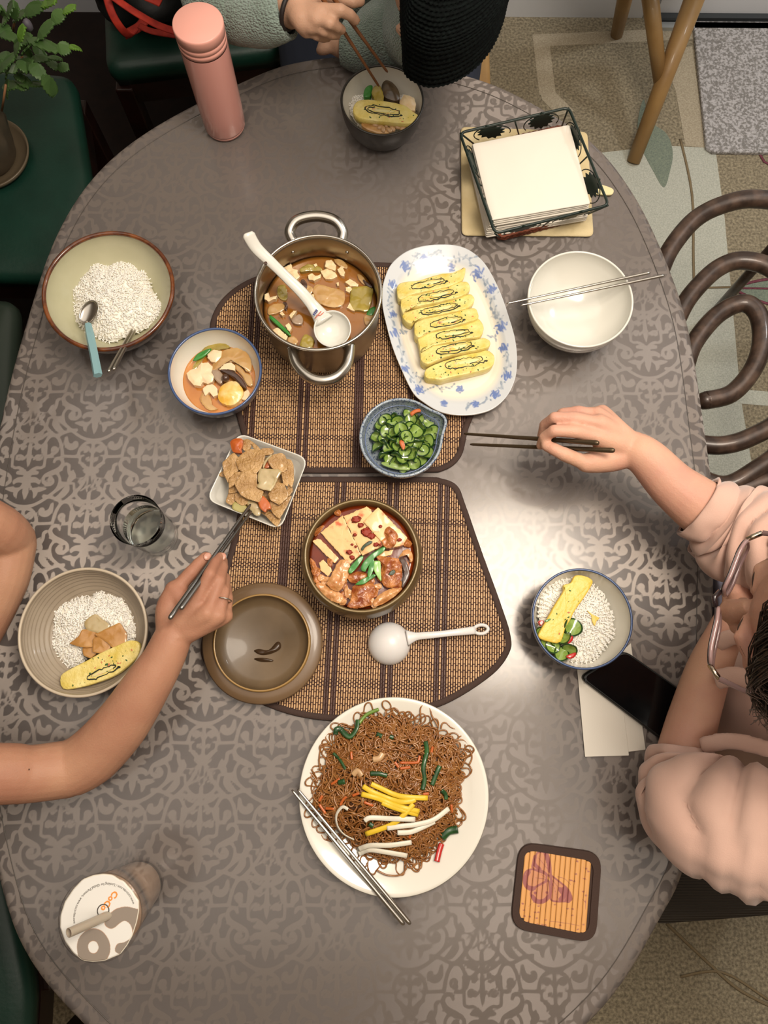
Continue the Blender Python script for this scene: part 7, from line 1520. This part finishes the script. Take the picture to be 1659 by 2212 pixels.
bpoly = [PZ(x, y, .006)[:2] for x, y in [(-500, -120), (640, -120), (560, 330), (300, 700), (60, 1100), (30, 1800), (-500, 1800)]]
solo('dark_backdrop', 'added very dark brown rug on the floor under the green chairs', 'backdrop', G().prism(bpoly, .0005, .006), mat('near_black_backdrop', '#150c08', .95, var=(30, '#1f120c', .3, .7)), smooth=False)  # invented dark sheet, keeps the floor around the green chairs near black
# the fourth far chair of light wood (its leg shows right of the cap)
m_oak = mat('light_oak', '#8b6a3f', .5, var=(12, '#a3814f', .3, .7), coat=.15)
wc = thing('wooden_chair', 'light wooden chair under the person at the far end', 'chair', (.02, 1.40, 0))
part('seat', G().box((.02, 1.40, .41), (.46, .44, .03), ch=.01), m_oak, wc)
tt, bb = PZ(1062, 85, .40), PZ(1052, 158, .0)
for x, y in ((.22, 1.22), (-.20, 1.22), (.22, 1.58), (-.20, 1.58)): part('leg', G().tube([(x, y, .40), (x+(.035 if x > 0 else -.02), y-.02 if y < 1.4 else y+.03, 0)], [.02, .014], 12), m_oak, wc)
part('backrest', G().box((.02, 1.62, .70), (.44, .025, .16), ch=.01), m_oak, wc)
for x in (-.18, .22): part('back_post', G().tube([(x, 1.60, .40), (x, 1.63, .80)], .015, 10), m_oak, wc)
# oak trestle stool, upper right
os_ = thing('oak_stool', 'light oak round-legged stool at the upper right on the patterned carpet', 'stool', PZ(1395, 130, 0))
def ol(a, za, b, zb, r0, r1): return G().tube([PZ(*a, za), PZ(*b, zb)], [r0, r1], 20)
part('leg', ol((1368, 350), 0, (1512, -35), .32, .0185, .026), m_oak, os_); part('leg', ol((1332, 75), 0, (1367, -80), .33, .0175, .023), m_oak, os_); part('brace', ol((1427, 182), .145, (1398, -60), .36, .0175, .022), m_oak, os_)
part('leg', ol((1800, -60), 0, (1730, -200), .30, .0175, .023), m_oak, os_)
sc_ = PZ(1480, -215, .62); part('seat', G().lathe([(.001, 0), (.15, 0), (.165, .01), (.165, .025), (.15, .032), (.001, .030)], 40, (sc_[0], sc_[1], .60)), m_oak, os_)
for a, z in (((1512, -35), .32), ((1367, -80), .33), ((1398, -60), .36), ((1730, -200), .30)): p = PZ(*a, z); part('upper_leg', G().tube([p, (sc_[0]+(p[0]-sc_[0])*.45, sc_[1]+(p[1]-sc_[1])*.45, .602)], [.022, .022], 14), m_oak, os_)
# brown scrolled chair, right
m_scr = mat('mottled_brown_metal', '#33261f', .42, metal=.2, var=(45, '#5b473b', .4, .75), coat=.25)
sc3 = thing('scrolled_chair', 'mottled brown chair with spiral scrolled back at the right edge of the table', 'chair', PZ(1700, 760, 0))
def scr(pts, r=.0165, zz=None, name='scroll'):
    q = spline(np.array([PZ(x, y, z) for x, y, z in pts]), 7); part(name, G().tube(q, r, 14), m_scr, sc3)
scr([(1425, 590, .58), (1450, 535, .59), (1500, 475, .60), (1560, 443, .61), (1630, 430, .62), (1720, 450, .62), (1800, 540, .62), (1830, 700, .62), (1790, 900, .61), (1700, 1010, .60), (1620, 1050, .59), (1540, 1065, .58)])
scr([(1458, 700, .58), (1490, 640, .59), (1550, 580, .60), (1610, 563, .61), (1680, 590, .62), (1740, 680, .62), (1740, 800, .62), (1690, 900, .61), (1620, 945, .60), (1560, 962, .59), (1505, 958, .58)])
scr([(1478, 800, .58), (1500, 740, .585), (1550, 680, .59), (1605, 655, .60), (1638, 680, .605), (1645, 740, .605), (1625, 800, .60), (1580, 850, .59), (1525, 865, .585)])
scr([(1470, 1010, .57), (1560, 1048, .585), (1640, 1010, .60), (1720, 950, .61)])
part('scroll_tip', G().ico(PZ(1525, 865, .585), .0170, 2), m_scr, sc3)
q = zpoly([(1700, 500), (2000, 480), (2050, 1050), (1700, 1100)], .42); part('seat_frame', G().tube(densify(rpoly(q, .05, 5), .03).tolist() if False else [(p[0], p[1], .42) for p in densify(rpoly(q, .05, 5), .03)], .012, 10, closed=True), m_scr, sc3)
for p in q: part('leg', G().tube([(p[0], p[1], .42), (p[0]*1.0+.0, p[1], 0.0)], .012, 10), m_scr, sc3)
for a in ((1740, 470, .62), (1720, 985, .59), (1790, 560, .62)): e = PZ(*a); part('back_stay', G().tube([e, (e[0]+.05, e[1], .42)], .010, 10), m_scr, sc3)
# grey ribbed cushion of the chair under the person in pink
m_cush = mat('grey_ribbed_fabric', '#413b34', .9, bump=(500, .4, .001)); nt = m_cush.node_tree; wv = nt.nodes.new('ShaderNodeTexWave'); wv.bands_direction = 'Y'; wv.inputs['Scale'].default_value = 70; bp = nt.nodes.new('ShaderNodeBump'); bp.inputs['Distance'].default_value = .002; tc = nt.nodes.new('ShaderNodeTexCoord')
nt.links.new(tc.outputs['Object'], wv.inputs['Vector']); nt.links.new(wv.outputs['Fac'], bp.inputs['Height']); nt.links.new(bp.outputs[0], nt.nodes['Principled BSDF'].inputs['Normal'])
box_chair('cushioned_chair', 'chair with grey ribbed cushion under the person in pink', [(1395, 1400), (1900, 1400), (1900, 1965), (1400, 2005)], .45, back=((1900, 1400), (1900, 1965)), m=m_cush, m2=wood_d, th=.05)
# black bag with red straps
bc_ = PZ(330, -60, .50); bag = thing('black_bag', 'black cloth bag with red straps lying on the green chair behind the pink flask', 'bag', (bc_[0], bc_[1], .46))
g = G().ico((bc_[0], bc_[1], .55), (.17, .15, .085), 4, nz=.25, ns=2.0, seed=4); part('bag_body', g, mat('black_nylon', '#0b0c0d', .6, bump=(40, .4, .004)), bag)
m_strap = mat('red_webbing', '#8c1d14', .7, var=(70, '#b3301d', .3, .7), bump=(900, .4, .0005))
def ribbon(pts, w, name='strap'):
    q = spline(np.array([PZ(x, y, z) for x, y, z in pts]), 8); part(name, G().tube(q, w, 8, flat=.22), m_strap, bag)
ribbon([(225, -30, .66), (240, 25, .63), (262, 62, .60), (283, 78, .57), (300, 62, .56), (312, 50, .56)], .008)
ribbon([(240, -10, .66), (290, 25, .63), (350, 58, .60), (420, 78, .57)], .0085); ribbon([(300, 55, .575), (330, 68, .57), (390, 78, .55)], .007); ribbon([(268, 76, .56), (300, 58, .565), (312, 44, .565)], .012, 'strap_end'); ribbon([(316, -8, .66), (348, 6, .655)], .010, 'strap_end')
# potted Christmas cactus on its saucer and a paper napkin
pz0 = .462
flat('paper_napkin', 'white paper napkin under the plant saucer on the green chair', 'napkin', [(92, 360), (0, 446), (-120, 420), (-80, 300)], pz0-TZ-.001, pz0-TZ+.0015, m_nap)
pc_ = PZ(-16, 347, pz0); sz = pz0+.0022
m_pot = mat('grey_brown_embossed_pot', '#4a4034', .45, var=(22, '#5d5243', .3, .7), coat=.25); m_sauc = mat('tan_saucer', '#5f5341', .45, coat=.2)
sa = thing('plant_saucer', 'tan clay saucer under the embossed plant pot', 'saucer', (pc_[0], pc_[1], sz)); part('dish', G().lathe([(.001, .0), (.06, .0), (.082, .012), (.086, .022), (.083, .024), (.079, .014), (.058, .006), (.001, .006)], 64, (pc_[0], pc_[1], sz)), m_sauc, sa)
po = thing('potted_cactus', 'leafy green Christmas cactus in a grey brown embossed pot at the upper left', 'potted plant', (pc_[0], pc_[1], sz+.0065)); zp = sz+.0065
def emb(a, r, z): k = math.exp(-((z-.08)/.045)**2); return (r+.0035*k*math.sin(a*6+z*60)+.002*k*math.sin(a*13-z*90), z)
g = G().lathe([(.001, 0), (.050, 0), (.056, .008), (.064, .035), (.070, .075), (.071, .10), (.067, .135), (.062, .155), (.066, .160), (.068, .168), (.066, .172), (.060, .170), (.058, .155), (.060, .13), (.001, .13)], 96, (pc_[0], pc_[1], zp), rf=emb); part('pot', g, m_pot, po)
part('soil', G().lathe([(.059, .1405), (.001, .143)], 40, (pc_[0], pc_[1], zp)), mat('dark_soil', '#1c130d', .95), po)
m_cac = mat('cactus_green', '#35502a', .45, var=(14, '#4c6a35', .3, .7), coat=.15, bump=(60, .3, .001)); m_cac2 = mat('young_cactus_green', '#4a6e22', .45, var=(14, '#5f8530', .3, .7), coat=.15)
VK = lambda x, y: (x/4.808, y/4.808)
def segment(a, b, w, m, tilt):
    """flat notched stem segment from a to b"""
    a, b = np.array(a), np.array(b); d = b-a; L = np.linalg.norm(d); d /= L; s = unit(np.cross(d, (0, 0, 1))); s = rotv(s, d, tilt); n_ = np.cross(s, d)
    prof = [(0, .22), (.12, .55), (.22, .86), (.27, .74), (.40, 1.0), (.46, .86), (.62, .98), (.67, .82), (.82, .86), (.88, .62), (.99, .66), (1.0, .2)]
    top = [(t, w_) for t, w_ in prof]; o = [(t, w_) for t, w_ in top]+[(t, -w_) for t, w_ in top[::-1]]
    k = len(o); v_ = [a+d*t*L+s*w_*w*.5+n_*(.0012+.004*(1-w_*w_)-.005*(2*t-1)**2) for t, w_ in o]+[a+d*t*L+s*w_*w*.5-n_*(.0012-.004*(1-w_*w_)+.005*(2*t-1)**2) for t, w_ in o]
    mid = [a+d*t*L+n_*(.0045-.005*(2*t-1)**2) for t in (.25, .5, .75)]
    part('stem_segment', G().add(v_, loft_faces(k, 2)+[tuple(range(k))[::-1], tuple(range(k, 2*k))]), m, po, smooth=False)
chains = [([(230, 560, .66), (400, 395, .70), (545, 215, .72), (655, 130, .73), (775, 65, .74)], 130), ([(200, 420, .67), (300, 400, .69), (600, 520, .70), (722, 490, .70), (835, 500, .69)], 150), ([(60, 800, .64), (150, 560, .70), (200, 430, .73), (240, 265, .75)], 125), ([(0, 740, .68), (150, 560, .70)], 140),
 ([(150, 700, .63), (320, 670, .66), (450, 800, .65), (580, 980, .61)], 150), ([(170, 800, .60), (300, 880, .61), (450, 870, .60)], 120), ([(30, 900, .59), (180, 880, .60), (290, 880, .6)], 130), ([(150, 600, .62), (330, 620, .64), (500, 600, .63), (645, 610, .62)], 95), ([(350, 480, .62), (480, 620, .61), (600, 710, .60), (710, 690, .60)], 105),
 ([(60, 380, .66), (20, 250, .66), (70, 180, .67), (130, 30, .70)], 150), ([(140, 200, .64), (260, 130, .66), (430, 60, .68), (580, -10, .69)], 150), ([(160, 30, .68), (120, 180, .66)], 140), ([(430, 70, .67), (560, 10, .70)], 120), ([(250, 440, .66), (310, 600, .63), (380, 640, .61)], 120), ([(0, 340, .66), (160, 400, .67)], 120), ([(180, 640, .66), (300, 740, .65)], 130), ([(0, 60, .68), (40, 180, .66)], 150), ([(0, 560, .66), (90, 640, .67), (110, 760, .66)], 150), ([(150, 780, .62), (260, 830, .61)], 110), ([(-60, 250, .66), (40, 330, .66)], 150), ([(-80, 640, .66), (10, 700, .67)], 150), ([(-120, 100, .68), (0, 60, .68)], 150), ([(80, 840, .62), (60, 1000, .585)], 100)]
for ci, (ch, w_) in enumerate(chains):
    for i in range(len(ch)-1):
        (x0, y0, z0), (x1, y1, z1) = ch[i], ch[i+1]; z0 += .02; z1 += .02; a, b = PZ(*VK(x0, y0), z0), PZ(*VK(x1, y1), z1); last = i == len(ch)-2 and ci in (0, 1, 2, 10, 12)
        segment(a-(b-a)*.06, b+(b-a)*.03, w_*1.3/4.808/1400*(.8 if last else 1), m_cac2 if last else m_cac, (ci*37+i*23) % 50-25)
for (x0, y0), (x1, y1) in (((155, 200), (130, 350)), ((60, 880), (20, 1150)), ((230, 590), (200, 640))): part('woody_stem', G().tube([PZ(*VK(x0, y0), .66), PZ(*VK(x1, y1), .60)], .0022, 6), mat('woody_stem_tan', '#8a6242', .6), po)
for a in (10, 70, 140, 200, 260, 320): e = V(pc_[0]+.03*math.cos(a), pc_[1]+.03*math.sin(a), zp+.13); part('woody_stem', G().tube([e, e+V(.03*math.cos(a)+.03, .03*math.sin(a), .08)], .0025, 6), MATS['woody_stem_tan'], po)
g = G().ico(PZ(*VK(290, 262), .755), (.008, .008, .012), 2, nz=.2); part('flower_bud', g, mat('grey_bud', '#4f4a52', .6), po)
